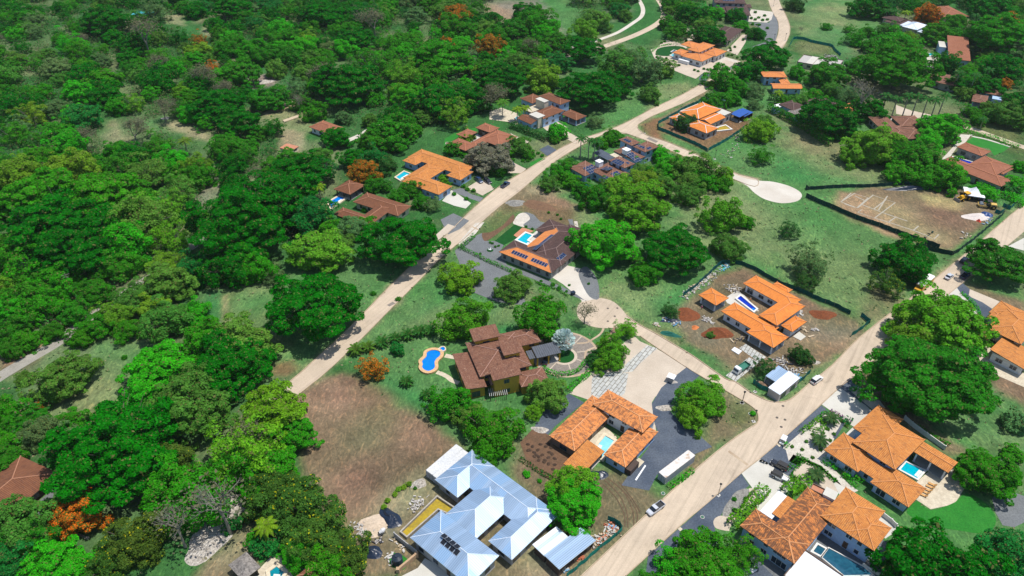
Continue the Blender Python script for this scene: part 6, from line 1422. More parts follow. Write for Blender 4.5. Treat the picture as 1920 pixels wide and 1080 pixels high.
        m=MB(); m.box(-.9,-hw*.8,.7,-.3,hw*.8,.85); m.box(-1.0,-hw*.8,.8,-.88,hw*.8,1.25); m.build('seat',plain('beige_seat',(.5,.45,.35,1),.7),r)
    elif kind=='truck':
        m=MB(); m.box(-hl,-hw*.45,.45,hl-.2,hw*.45,.75); m.build('chassis',BLKP,r)
        hull([(hl-1.8,hw*.92,hw*.88,.5,2.1),(hl-1.6,hw*.95,hw*.88,.45,2.2),(hl-.5,hw*.95,hw*.86,.45,2.2),(hl-.05,hw*.95,hw*.9,.45,1.25),(hl,hw*.9,hw*.88,.45,1.2)],pc,'cab')
        hull([(hl-.47,hw*.83,hw*.80,1.3,2.1),(hl-.02,hw*.83,hw*.83,1.28,1.34)],CGL,'windscreen')
        m=MB(); x0,x1=-hl,hl-1.95; m.box(x0,-hw,.78,x1,hw,.88); m.box(x0,-hw,.88,x1,-hw+.07,1.45); m.box(x0,hw-.07,.88,x1,hw,1.45); m.box(x0,-hw+.07,.88,x0+.07,hw-.07,1.45); m.box(x1-.07,-hw+.07,.88,x1,hw-.07,1.45); m.build('cargo_bed',top or pc,r)
    wr={'buggy':.24,'truck':.42,'jeep':.42,'pickup':.38}.get(kind,.34)
    for x in (-hl+.85*Lc/4.6,hl-.85*Lc/4.6):
        for s in (-1,1):
            m=MB(); m.tube((x,s*(hw-.26),wr),(x,s*(hw+.01),wr),wr,wr,14); ty=m.build('wheel',TYRE,r); m=MB(); m.tube((x,s*(hw-.05),wr),(x,s*(hw+.025),wr),wr*.6,wr*.55,10); m.build('rim',RIM,ty)
    for s in (-1,1):
        m=MB(); z=.72 if kind!='truck' else .9; fx=hl-(.12 if kind in('sedan','suv') else .02); m.box(fx-.1,s*hw*.62-.16,z-.09,fx+.06,s*hw*.62+.16,z+.07); m.build('headlight',HLT,r)
        if kind!='buggy': m=MB(); m.box(-hl-.03,s*hw*.78-.1,.7,-hl+.12,s*hw*.78+.1,.95); m.build('tail_light',TLT,r)
    return r
SIL=paint('silver',(.52,.54,.58,1)); WHP=paint('white',(.74,.75,.76,1)); BLP=paint('black',(.015,.018,.025,1)); NAV=paint('dark_blue',(.02,.05,.13,1)); TEA=paint('green',(.01,.16,.10,1),.6)
car(zC,"560,830","375,965",'pickup',SIL,'silver pickup parked at the roadside opposite the dark gravel, clutter in its bed')
car(zX,"1245,760","1400,650",'suv',WHP,'white estate car driving on the road beside the white metal shed')
car(c6,"1480,488","1520,458",'sedan',SIL,'white saloon car on the road just right of the yellow bus')
car(zX,"300,500","165,590",'truck',WHP,'white cabbed small truck with a green bed on the slab drive',top=TEA)
car(zAC,"255,900","420,980",'jeep',WHP,'white off-road car with black top on the white concrete drive')
car(zAC,"365,840","290,800",'jeep',BLP,'black off-road car beside the white one, on dark gravel')
car(zAC,"360,590","385,545",'buggy',WHP,'white golf cart at the road edge on the dark gravel strip')
car(zAD,"820,895","930,1010",'suv',WHP,'white car half under trees below the stained orange roof')
car(zAD,"210,1045","250,1080",'sedan',WHP,'white car showing between trees at the bottom edge')
car(zP,"870,970","910,1020",'sedan',BLP,'dark car nearest the road on the drive beside the grey tree'); car(zP,"800,975","850,1030",'sedan',SIL,'pale car beside the dark one under the grey tree')
car(c2,"760,1000","790,1025",'suv',NAV,'left dark car parked below the plain orange roofed house'); car(c2,"805,1005","840,1030",'suv',BLP,'right dark car parked below the plain orange roofed house')
car(c2,"905,1050","940,1025",'pickup',NAV,'dark blue pickup at the edge of the main dirt road')
car(c6,"1570,395","1600,370",'suv',BLP,'black car in the tree shade nearest the bend by the yellow bus'); car(c6,"1575,480","1605,455",'pickup',NAV,'dark blue pickup in the shade beside the road near the white saloon')
car(zT,"1145,545","1185,480",'sedan',BLP,'black car parked inside the grey-roofed carport')
car(zO,"1065,905","1130,850",'pickup',NAV,'dark pickup next to the white tent'); car(zO,"1145,925","1190,870",'pickup',BLP,'black pickup behind the road roller')
car(zN,"750,545","795,535",'sedan',WHP,'pale car on the short grey drive at the upper right')
# motorbike
def motorbike(px,py,hd,label):
    x,y=G(px,py); r=empty('motorcycle',x,y,hd); tag(r,label,'motorcycle')
    for xx in (-.7,.7):
        m=MB(); m.tube((xx,-.06,.32),(xx,.06,.32),.32,.32,14); m.build('wheel',TYRE,r)
    m=MB(); m.tube((-.65,0,.35),(-.2,0,.6),.05,.05); m.tube((-.2,0,.6),(.45,0,.75),.09,.07); m.tube((.68,0,.33),(.45,0,.95),.05,.05); m.box(-.25,-.15,.25,.25,.15,.6); m.build('frame',BLKP,r)
    m=MB(); m.tube((.0,0,.82),(.42,0,.85),.17,.12,8); m.build('fuel_tank',NAV,r); m=MB(); m.box(-.7,-.13,.76,.0,.13,.86); m.build('seat',BLKP,r)
    m=MB(); m.tube((.45,-.38,1.02),(.45,.38,1.02),.025,.025,5); m.build('handlebar',RIM,r); r.scale=(1.15,)*3
q=P("170,798",zAC)[0]; motorbike(*q,R_(-30),'blue and black motorcycle standing at the end of the white drive')
# bus
def bus(fr,p0,p1,label):
    a=Vector(G(*P(p0,fr)[0],2)); b=Vector(G(*P(p1,fr)[0],2)); d=(b-a).normalized(); c=(a+b)/2; L=(b-a).length; L=10.5; r=empty('bus',c.x,c.y,math.atan2(d.y,d.x)); tag(r,label,'bus')
    Y=plain('bus_yellow',(.62,.33,.03,1),.4); hl=L/2
    m=MB(); m.box(-hl,-1.25,.5,hl-1.3,1.25,1.75); m.box(-hl,-1.25,2.45,hl-1.3,1.25,2.75); m.box(hl-1.3,-1.1,.5,hl,1.1,1.45)
    for k in range(9):
        x=-hl+k*(L-1.4)/8.2; [m.box(x,s*1.25-(.06 if s>0 else 0),1.75,x+.15,s*1.25+(.06 if s<0 else 0),2.45) for s in(-1,1)]
    m.build('body',Y,r)
    m=MB(); m.prism([(-hl,-1.25),(hl-1.3,-1.25),(hl-1.3,1.25),(-hl,1.25)],2.75,3.05,[(-hl+.1,-.95),(hl-1.45,-.95),(hl-1.45,.95),(-hl+.1,.95)]); rf=m.build('bus_roof',plain('bus_roof_white',(.78,.78,.75,1),.5),r)
    m=MB(); [m.box(x,-.35,3.05,x+.7,.35,3.15) for x in (-3,1.5)]; m.build('roof_hatch',WHT,rf)
    m=MB(); m.box(-hl+.03,-1.2,1.75,hl-1.34,1.2,2.45); m.box(hl-1.31,-1.0,1.5,hl-1.27,1.0,2.5); m.build('window_glass',CGL,r)
    m=MB(); m.box(hl-.02,-1.15,.45,hl+.12,1.15,.75); m.box(-hl-.1,-1.15,.45,-hl+.02,1.15,.75); m.build('bumper',BLKP,r)
    for x in (-hl+2.2,hl-1.2):
        for s in (-1,1): m=MB(); m.tube((x,s*.95,.5),(x,s*1.27,.5),.5,.5,14); ty=m.build('wheel',TYRE,r); m=MB(); m.tube((x,s*1.2,.5),(x,s*1.29,.5),.28,.25,10); m.build('rim',RIM,ty)
    for s in(-1,1): m=MB(); m.box(hl-.02,s*.85-.15,.85,hl+.05,s*.85+.15,1.1); m.build('headlight',HLT,r)
bus(c6,"1395,480","1325,540",'yellow bus with a white roof parked by the trees along the road')
# earth moving machines
YM=plain('machine_yellow',(.66,.36,.01,1),.45); YM2=plain('machine_dull_yellow',(.60,.40,.10,1),.5)
def backhoe(px,py,hd):
    x,y=G(px,py,1); r=empty('backhoe_loader',x,y,hd); tag(r,'yellow backhoe loader in front of the white tent','excavator')
    m=MB(); m.box(-1.5,-.6,.7,1.9,.6,1.3); m.box(.5,-.5,1.3,1.9,.5,1.75); m.build('body',YM,r)
    m=MB(); m.box(-1.2,-.75,1.2,.3,.75,2.55); m.build('cab_glass',CGL,r); m=MB(); m.box(-1.35,-.85,2.55,.45,.85,2.72); [m.tube((a,b,1.2),(a,b,2.6),.05,.05,4) for a in (-1.2,.3) for b in (-.75,.75)]; m.build('cab_roof',YM,r)
    m=MB(); m.prism([(2.9,-1.2),(3.6,-1.2),(3.6,1.2),(2.9,1.2)],.15,1.0,[(3.0,-1.2),(3.3,-1.2),(3.3,1.2),(3.0,1.2)]); m.build('bucket',plain('worn_steel',(.22,.2,.18,1),.5,.6),r)
    m=MB(); [m.tube((1.0,s*.75,1.4),(3.0,s*.75,.6),.12,.12,5) for s in (-1,1)]; m.tube((-1.5,0,1.0),(-2.6,0,2.7),.16,.14,6); m.tube((-2.6,0,2.7),(-3.8,0,1.2),.14,.1,6); m.build('arm',YM,r)
    m=MB(); m.prism([(-4.2,-.35),(-3.6,-.35),(-3.6,.35),(-4.2,.35)],.3,1.2); m.build('digging_bucket',bpy.data.materials['worn_steel'],r)
    for xx,wr in ((-1.0,.78),(1.5,.5)):
        for s in (-1,1): m=MB(); m.tube((xx,s*.75,wr),(xx,s*1.15,wr),wr,wr,14); ty=m.build('wheel',TYRE,r); m=MB(); m.tube((xx,s*1.1,wr),(xx,s*1.18,wr),wr*.5,wr*.5,10); m.build('rim',YM,ty)
q=P("870,880",zO)[0]; backhoe(*q,R_(200)); bpy.data.objects['backhoe_loader'].scale=(1.25,)*3
def roller(px,py,hd):
    x,y=G(px,py,1); r=empty('road_roller',x,y,hd); tag(r,'dull yellow road roller with a grey drum at the edge of the building plot','road roller')
    m=MB(); m.tube((2.0,-1.0,.75),(2.0,1.0,.75),.75,.75,18); m.build('drum',RIM,r); m=MB(); [m.box(.4,s*1.1-.08,.6,3.0,s*1.1+.08,1.0) for s in(-1,1)]; m.box(2.85,-1.1,.6,3.0,1.1,1.0); m.build('drum_frame',YM2,r)
    m=MB(); m.prism([(-2.6,-.85),(-.6,-.85),(-.6,.85),(-2.6,.85)],.7,1.7,[(-2.4,-.75),(-.6,-.85),(-.6,.85),(-2.4,.75)]); m.build('engine_cover',YM2,r)
    m=MB(); m.box(-.6,-.8,.7,.5,.8,1.0); [m.tube((a,b,1.0),(a,b,2.5),.05,.05,4) for a in(-.5,.4) for b in(-.7,.7)]; m.box(-.8,-.95,2.5,.7,.95,2.62); m.build('canopy',BLKP,r)
    for s in (-1,1): m=MB(); m.tube((-1.6,s*.8,.75),(-1.6,s*1.2,.75),.75,.75,14); ty=m.build('wheel',TYRE,r); m=MB(); m.tube((-1.6,s*1.15,.75),(-1.6,s*1.22,.75),.35,.35,10); m.build('rim',YM2,ty)
q=P("1165,980",zO)[0]; roller(*q,R_(160)); bpy.data.objects['road_roller'].scale=(1.25,)*3
# white tent
def tent(px,py):
    x,y=G(px,py,0); r=empty('party_tent',x,y,R_(-20)); tag(r,'white peaked tent canopy next to the yellow backhoe','tent'); s=5.4; m=MB(); N=8
    H=lambda t:2.6+2.6*(1-t)**2.2
    for k in range(4):
        a=math.pi/4+k*math.pi/2; b=a+math.pi/2; A=Vector((math.cos(a),math.sin(a)))*s*1.0; B=Vector((math.cos(b),math.sin(b)))*s
        for i in range(N):
            t0,t1=i/N,(i+1)/N; f=[(A.x*t0,A.y*t0,H(t0)),(A.x*t1,A.y*t1,H(t1)),(B.x*t1,B.y*t1,H(t1)),(B.x*t0,B.y*t0,H(t0))]; m.face(f[1:] if i==0 else f)
        m.face([(A.x,A.y,2.6),(A.x,A.y,2.3),(B.x,B.y,2.3),(B.x,B.y,2.6)])
    m.build('canopy',plain('tent_white',(.78,.80,.84,1),.6),r)
    for k in range(4): a=math.pi/4+k*math.pi/2; m=MB(); m.tube((math.cos(a)*s*.98,math.sin(a)*s*.98,0),(math.cos(a)*s*.98,math.sin(a)*s*.98,2.5),.07,.07,6); m.build('leg',WFRAME,r)
    m=MB(); a=math.pi/4; m.face([(s*.7,-s*.7,.3),(s*.7,s*.7,.3),(s*.7,s*.7,2.3),(s*.7,-s*.7,2.3)]); m.build('side_sheet',bpy.data.materials['tent_white'],r)
q=P("960,880",zO)[0]; tent(*q)

# ================================================================= FENCES
NET={}
def fence(spec,fr,label,col=(.0,.17,.16),h=2.0,step=3.0,name='mesh_fence',cat='fence',pc=None):
    k=col; 
    if k not in NET: NET[k]=surf('netting_%d'%len(NET),(*col,1),tuple(c*.6 for c in col)+(1,),.5,fine=.25,rough=.8)
    w2=[Vector(G(*q)) for q in P(spec,fr)]; c=w2[0]; r=empty(name,c.x,c.y); tag(r,label,cat); m=MB(); tot=0; rr=random.Random(3)
    posts=[]; pts=[]
    for a,b in zip(w2[:-1],w2[1:]):
        L=(b-a).length; n=max(1,int(L/step))
        for i in range(n): posts.append(a.lerp(b,i/n)-c)
        n2=max(1,int(L/.9)); pts+= [a.lerp(b,i/n2)-c for i in range(n2)]
    posts.append(w2[-1]-c); pts.append(w2[-1]-c)
    for i in range(len(pts)-1):
        A,B=pts[i],pts[i+1]; d=(B-A).normalized(); n=Vector((-d.y,d.x)); wa=.13*math.sin(i*1.7)+.1*math.sin(i*.6); wb=.13*math.sin((i+1)*1.7)+.1*math.sin((i+1)*.6); sa=h-.15-.12*abs(math.sin(i*.9)); sb=h-.15-.12*abs(math.sin((i+1)*.9))
        p=[A+n*wa,B+n*wb]; 
        for off in (.02,-.02):
            f=[(*(p[0]+n*off),.05),(*(p[1]+n*off),.05),(*(p[1]+n*off*.5),sb),(*(p[0]+n*off*.5),sa)]; m.face(f if off>0 else f[::-1])
        m.face([(*(p[0]+n*.01),sa),(*(p[0]-n*.01),sa),(*(p[1]-n*.01),sb),(*(p[1]+n*.01),sb)])
    m.build('netting',NET[k],r)
    for q in posts[:100]: m=MB(); m.tube((q.x,q.y,0),(q.x,q.y,h+.1),.05,.05,5); m.build('post',pc or BARKG,r)
    return r
TL_=(.0,.19,.17); DT=(.004,.060,.052)
fence("95,195 75,165 110,190 330,175 560,160 950,155 1250,130 1460,120",zAB,'dark green netting fence along the far side of the building plot',DT)
fence("75,290 180,340 420,440 740,580 1060,690 1400,820 1700,925 1870,985",zAB,'long dark green netting fence dividing the meadow from the building plot',DT,2.4)
fence("1460,120 1560,115 1655,112",zAB,'bright teal end piece of the netting by the dark tarpaulin',TL_)
fence("380,830 620,890 840,940 900,910 1100,760 1290,600 1430,480 1500,410",zAA,'dark netting fence corner of the building plot along the road',DT,2.2)
fence("1380,400 1440,420 1500,390",zAA,'short teal netting gate of the building plot beside the road',TL_); fence("1480,320 1530,345 1580,360 1620,310",zAA,'teal netting panels at the right end of the building plot',TL_)
fence("0,400 150,290 330,120 430,30",zD,'teal netting fence with rubble piled against it above the orange pavilion',(.0,.11,.12)); fence("430,30 560,25 660,40 820,110 1000,215 1100,270 1230,310 1330,350 1450,410 1600,470 1700,510 1880,600",zD,'long teal netting fence behind the bright orange roofs',(.0,.10,.085))
fence("945,815 985,790 1020,760 1050,735",c6,'teal netting beside the meadow corner by the road',TL_); fence("1000,700 1050,740",c6,'short teal netting piece where the fence meets the road',TL_)
fence("395,760 430,790 520,850 620,890 765,995",zX,'teal netting fence round the site shed at the road junction',TL_); fence("1055,770 1120,720 1215,620",zX,'teal netting fence between the white metal shed and the road',TL_)
fence("900,1060 1000,985 1290,720 1400,640 1500,560 1600,480 1660,400 1640,340 1560,290 1470,265",zW,'bright teal netting fence wrapping the scrap yard next to the corrugated shed',(.0,.26,.20))
fence("80,680 85,740 200,785 330,840 480,900 640,985 700,950 830,880 930,815 1050,730",zL,'teal netting fence round the half tiled house facing the small road',TL_)
fence("80,680 150,640 245,590 400,500 520,450 600,390",zL,'teal netting fence between the main road and the half tiled house',TL_)
fence("0,700 60,590 110,585 220,600 340,640 480,670 590,690 640,710 700,790 765,840",zJ,'far teal netting fence curving round the roofless shell',(.0,.24,.20)); fence("820,960 860,1000 920,1060 950,1075",zJ,'two dark screen panels below the far roofless shell',DT)
fence("1060,755 1180,730 1290,710 1450,700",zJ,'torn teal netting below the unfinished house at the top right',TL_); fence("690,600 780,590 900,600",zK,'teal netting beside the pale drive at the top right',TL_)
W_=plain('garden_wall_white',(.66,.64,.58,1),.85)
def wall(spec,fr,label,mat,h=1.6,t=.2,name='garden_wall'):
    w2=[Vector(G(*q)) for q in P(spec,fr)]; c=w2[0]; m=MB()
    for a,b in zip(w2[:-1],w2[1:]):
        d=(b-a).normalized(); n=Vector((-d.y,d.x))*t/2; m.prism([tuple(a+n-d*.08-c),tuple(a-n-d*.08-c),tuple(b-n+d*.08-c),tuple(b+n+d*.08-c)],0,h)
    for q in w2: m.box(q.x-c.x-t*.8,q.y-c.y-t*.8,0,q.x-c.x+t*.8,q.y-c.y+t*.8,h+.12)
    o=m.build(name,mat); o.location=(c.x,c.y,0); tag(o,label,'wall'); return o
wall("600,640 720,740 850,840",zV,'dark block wall between the pool shell and the gravel yard',W_GREY,1.8)
wall("865,150 870,120 1000,100 1095,185 1060,290",zG,'small walled yard with a white rim below the red-brown house',W_CRM,1.8)
wall("1660,440 1750,510 1800,560",zF,'low pale wall right of the clean orange roof',W_,1.5); wall("1450,975 1560,1040 1640,1080",zF,'pale wall along the outer side of the dark lap pool',W_,1.2)
wall("1050,400 1130,470 1290,590 1500,740",zE,'white garden wall with open cells along the back of the large villa',W_,1.6)
wall("640,1035 850,860",zV,'timber shuttered wall at the corner of the metal roofed pavilion',plain('shuttering_timber',(.45,.30,.18,1),.9),1.4,.5)
wall("300,655 410,575",zAF,'white line of kerb stones on the grey drive at the lower left',WHT,.25,.3); wall("365,645 425,600",zAF,'short white kerb piece by the orange-flowering tree',WHT,.25,.3); wall("365,645 440,680 560,735 680,790",zAF,'stone edging below the orange-flowering tree at the lower left',M['stone'],.4,.5)
# ================================================================= HEAPS AND RUBBLE
def mound(px,py,rx,ry,h,mat,label,name='soil_heap',cat='heap',rot=0,seed=0,rough=.25):
    x,y=G(px,py); rng=np.random.RandomState(seed+int(px)); m=MB(); NR,NA=9,22; ph=rng.rand(6)*6
    def pt(i,j):
        t=i/NR; a=2*math.pi*j/NA; rr=1+.16*math.sin(2*a+ph[0])+.1*math.sin(3*a+ph[1])+.06*math.sin(5*a+ph[2]); z=h*(1-t)**1.1*(1+rough*(math.sin(a*3+t*7+ph[3])*t+ .5*math.sin(a*5+t*11+ph[4])*t))
        X=math.cos(a)*rx*rr*t; Y=math.sin(a)*ry*rr*t; return (X*math.cos(rot)-Y*math.sin(rot),X*math.sin(rot)+Y*math.cos(rot),max(z,0)+.0)
    for i in range(NR):
        for j in range(NA):
            f=[pt(i,j),pt(i+1,j),pt(i+1,(j+1)%NA),pt(i,(j+1)%NA)]; m.face(f[1:] if i==0 else f)
    m.face([(p[0],p[1],0) for p in [pt(NR,j) for j in range(NA)]][::-1])
    o=m.build(name,mat,smooth=True); o.location=(x,y,0); tag(o,label,cat); return o
RED=surf('red_earth',(.22,.065,.022,1),(.16,.048,.018,1),.8,fine=.35,bump=.8); SND=surf('pale_sand',(.60,.48,.36,1),(.50,.40,.29,1),.8,fine=.2,bump=.4); TARP=plain('dark_tarpaulin',(.012,.022,.045,1),.35); TBLU=plain('blue_plastic_sheet',(.02,.06,.2,1),.4)
CHK=surf('lime_rubble',(.52,.48,.42,1),(.34,.30,.25,1),1.6,fine=.5,bump=1); GRT=plain('green_netting_heap',(.0,.09,.065,1),.8)
mound(*P("390,810",zD)[0],4.6,3.4,1.9,RED,'large red earth heap in front of the bright orange roofs'); mound(*P("1575,600",zD)[0],3.9,3.0,1.2,RED,'dark red earth heap behind the right end of the bright orange roofs'); mound(*P("60,600",zD)[0],3.2,4.5,1.0,RED,'reddish earth heap at the left edge of the orange roof site')
mound(*P("140,745",zD)[0],1.3,1.1,.8,plain('orange_tiles_heap',(.6,.18,.05,1),.8),'little stack of broken orange tiles on the building site'); mound(*P("550,430",zV)[0],3.4,2.4,1.4,TARP,'black tarpaulin covered heap beside the pool shell',rot=-.6,rough=.5); mound(*P("340,820",zV)[0],3.2,1.6,1.0,TARP,'lower black tarpaulin heap at the edge of the trees',rough=.5)
mound(*P("380,510",zV)[0],4.6,3.2,.9,SND,'wide pale sand heap beside the black tarpaulin'); mound(*P("870,45",zV)[0],2.0,1.7,.8,CHK,'white lime rubble heap below the cream containers'); mound(*P("1450,510",c8)[0],2.3,1.7,.8,TARP,'black heap below the clean tiled porch of the courtyard house',rough=.5)
mound(*P("1120,258",c8)[0],2.6,1.3,.6,CHK,'pale rock heap at the corner of the planting bed')
mound(*P("600,60",zS)[0],4.6,2.4,.9,M['stone'],'grey stone heap in the cleared lot near the dirt road'); mound(*P("860,90",zS)[0],8,3.2,.8,surf('brown_bank',(.20,.11,.06,1),(.15,.085,.05,1),.7,fine=.3,bump=.6),'long low brown earth bank above the dark roofed house',rot=-.35)
mound(*P("1160,450",zAA)[0],5.2,3.4,1.3,plain('white_gravel_heap',(.62,.55,.50,1),.9),'pinkish white gravel heap inside the plot corner'); mound(*P("1275,425",zAA)[0],2.8,2.4,1.3,TBLU,'blue plastic covered heap beside the white gravel heap',rough=.6)
mound(*P("1180,505",zAA)[0],.9,.8,1.2,plain('red_mixer',(.6,.05,.02,1),.5),'small red concrete mixer by the white gravel heap',name='concrete_mixer',cat='mixer')
mound(*P("300,95",zAA)[0],11,1.6,1.6,TARP,'long dark blue tarpaulin covered pile at the far fence',rough=.5)
mound(*P("1180,640",zAG)[0],3.6,1.2,.8,GRT,'dark green rolled netting at the verge of the turning place road',rot=-.5,rough=.5); mound(*P("1190,490",zAG)[0],3.0,1.2,.8,TARP,'dark scrap heap under a small tree by the construction site',rough=.6)
mound(*P("1480,460",c1)[0],7,3.0,1.0,CHK,'white rubble heap in the forest clearing',rough=.6); mound(*P("930,665",c1)[0],2.5,1.5,.5,CHK,'small pale heap in the bare patch among forest trees')
mound(*P("530,780",zX)[0],2.8,1.2,.9,surf('cut_timber_heap',(.34,.22,.14,1),(.22,.14,.09,1),1.5,fine=.5,bump=1),'brown scrap timber heap inside the teal net at the junction',rot=-.4,rough=.6); mound(*P("1310,460",zX)[0],1.2,1.0,.5,CHK,'small white stone heap near the road')
mound(*P("1600,390",zB)[0],2.6,1.6,.5,CHK,'pale rocks at the tree edge on the dark gravel')
mound(*P("200,280",zAE)[0],7,3.5,.7,CHK,'white rocky ground showing below the bare grey tree',rot=.5,rough=.7); mound(*P("60,470",zAE)[0],6,3.0,.6,CHK,'pale rocks left of the bare tree at the bottom',rot=.9,rough=.7); mound(*P("-60,700",zAE)[0],7,4,.6,CHK,'pale rocks at the bottom between yellow-flecked trees',rot=.9,rough=.7)
# rubble strips: many small boards and blocks, one heap each
def debris(pts,fr,label,n,mats,spread=2.2,seed=1,name='rubble_pile'):
    c=[Vector(G(*q)) for q in P(pts,fr)]; rr=random.Random(seed); m=MB()
    for _ in range(n):
        i=rr.randrange(len(c)-1) if len(c)>1 else 0; p=c[i].lerp(c[i+1],rr.random()) if len(c)>1 else c[0]; p=p+Vector((rr.gauss(0,spread*.4),rr.gauss(0,spread*.4)))
        a=rr.random()*3.14; L=rr.choice([.2,.3,.45,.7,1.2]); wd=rr.uniform(.1,.35) if L>.8 else rr.uniform(.2,.5); m.m=rr.randrange(len(mats)); z=rr.uniform(.02,.15)
        m.obox((p.x-c[0].x,p.y-c[0].y),(math.cos(a),math.sin(a)),L/2,wd/2,z,z+rr.uniform(.06,.4))
    o=m.build(name,mats); o.location=(c[0].x,c[0].y,0); tag(o,label,'rubble'); return o
WD=plain('raw_board',(.50,.40,.27,1),.9); PLS=plain('plaster_block',(.50,.48,.44,1),.9); GRB=plain('grey_rubble',(.36,.33,.30,1),.95); BLB=plain('blue_sheet',(.15,.35,.55,1),.5); RDB=plain('brick_red',(.45,.14,.07,1),.9); DKB=plain('dark_scrap',(.04,.04,.05,1),.8)
debris("20,420 120,310 250,230 350,150",zD,'white rubble strip along the teal fence above the orange pavilion',170,[PLS,PLS,GRB,WD],2.4); debris("400,120 470,60 520,50",zD,'turquoise and white scrap sheets at the top corner of the site',40,[PLS,plain('turquoise_scrap',(.1,.55,.55,1),.5),BLB],2)
debris("230,640 340,690",zD,'white rubble between the pavilion and the red heap',50,[PLS,GRB],1.6); debris("500,290 620,310 560,340",zD,'rubble beside the terrace of the new white house',60,[PLS,GRB,WD],2.2); debris("1300,560 1340,600",zD,'white blocks stacked near the right wing',26,[PLS],1.2); debris("1450,770 1530,775",zD,'pipes and grey blocks on the bare ground',22,[PLS,GRB],.9); debris("1330,740 1400,790",zD,'boards lying near the concrete pad',14,[WD],1.2); debris("600,880 700,860 560,900",zD,'boards and dark pipes before the garage wing',26,[WD,DKB],1.4)
debris("700,450 800,420 900,500 850,560 1000,600 1060,570",zX,'grey and white waste pile below the two dark small trees',120,[PLS,GRB,DKB,GRB],2.6,3); debris("1000,630 1060,690 960,600",zX,'sheet offcuts behind the white metal shed',30,[PLS,BLB],1.3)
debris("1330,600 1400,520 1480,440 1560,420",zW,'scrap boards and frames inside the teal netting yard',90,[PLS,WD,RDB,GRB],2.0,4); debris("1450,350 1560,380 1600,360",zW,'white bags and scrap at the corner of the netting yard',46,[PLS,PLS,BLB,RDB],1.5,5); debris("1020,830 1100,780 1130,790",zW,'rust red blocks stacked by the corrugated shed',30,[RDB],.8,6); debris("860,970 930,930",zW,'blue and white scraps at the lower end of the corrugated shed',18,[PLS,BLB],.8)
debris("1190,480 1120,470 1250,500 1230,540",zAG,'dark and blue scrap under the small tree at the site edge',60,[DKB,GRB,PLS,BLB],1.8); debris("1000,520 1060,550",zAG,'stack of pale boards on the verge',16,[WD,PLS],1.0)
debris("150,520 220,560 300,600 200,640",zV,'pale rubble at the left side of the sand heap',70,[PLS,GRB],2.4,7); debris("380,690 470,680",zV,'dark tools and scraps on the grey yard',18,[DKB,GRB],1.2); debris("850,280 880,240 820,330",zV,'white plaster spill beside the pool shell',60,[PLS,GRB],2.0,8); debris("500,870 560,850 570,980",zV,'pallets with white bags round the black water tank',26,[PLS,WD,PLS],1.2,9)
debris("560,640 650,740 720,800",zV,'round blocks along the dark wall',14,[PLS,WD],.8)
debris("560,850 640,830 700,880 760,1000",zJ,'white building blocks scattered beside the roofless shell',130,[PLS,PLS,GRB,DKB],3.0,10); debris("1480,560 1600,500 1700,540 1780,580",zJ,'pale and mauve rubble before the unfinished house',90,[PLS,GRB,WD],4,11); debris("700,480 560,490 620,560",zK,'scaffold boards beside the metal pyramid roof',30,[WD,PLS],2.4)
debris("900,830 1000,790 940,950 830,1040",zL,'boards and rubble inside the half tiled site',50,[WD,PLS,GRB],3,12)
debris("950,720 1060,700 980,640",zAA,'pipes and boards near the plot corner',18,[PLS,WD],1.5); debris("590,640 500,720",zAA,'small dark barrows on the chalk lines',10,[DKB,NET[DT]],.6); debris("1230,560 1330,480 1290,530",zAA,'sheet metal scraps beside the road fence',20,[BLB,GRB],1.5); debris("820,160 900,200 780,110",zAA,'dark scraps left of the tent',20,[DKB,GRB],2)
# beams and pads
def slab(spec,fr,z,mat,label,name='concrete_pad',cat='slab'):
    w2=ccw([G(*q) for q in P(spec,fr)]); c=w2[0]; m=MB(); m.prism([(a-c[0],b-c[1]) for a,b in w2],0,z); o=m.build(name,mat); o.location=(*c,0); tag(o,label,cat); return o
slab("1240,850 1310,795 1385,850 1325,895",zD,.2,M['conc'],'pale square pad right of the garage wing'); slab("85,285 130,243 240,300 190,350",zX,.25,W_WHITE,'white square sheet lying by the bright grass patch',name='metal_sheet',cat='sheet'); slab("1190,90 1280,68 1290,80 1210,105",zX,.3,WD,'single pale beam lying right of the concrete pad',name='beam',cat='beam')
slab("205,545 330,358 345,368 222,555",zC,.3,WHT,'long white tube lying on the dark gravel',name='white_tube',cat='tube'); slab("225,285 255,262 325,310 250,390 245,330",zC,.1,M['pave'],'cream slab beside the service yard of the courtyard house')
slab("300,610 320,598 350,625 330,640",zAC,.12,M['pave'],'small cream drain slab below the golf cart'); slab("165,605 190,585 215,607 190,630",zAD,.12,M['pave'],'small square pink drain box at the road edge')
# green man-hole covers on the gravel
for k_,(fr,s_) in enumerate(((zAD,"415,485"),(zC,"562,712"),(zAC,"35,302"))):
    x,y=P(s_,fr)[0]; X,Y=G(x,y); r=empty('septic_cover',X,Y); tag(r,('green','small green','round green')[k_]+' septic cover ring '+('on the dark gravel below the street lamp','on red soil by the silver pickup','on the grass corner of the junction')[k_],'cover'); m=MB(); m.tube((0,0,0),(0,0,.12),.55,.55,16); m.build('rim',PLS,r); m=MB(); m.tube((0,0,0),(0,0,.16),.42,.42,16); m.build('lid',plain('green_lid',(.03,.12,.07,1),.6),r)
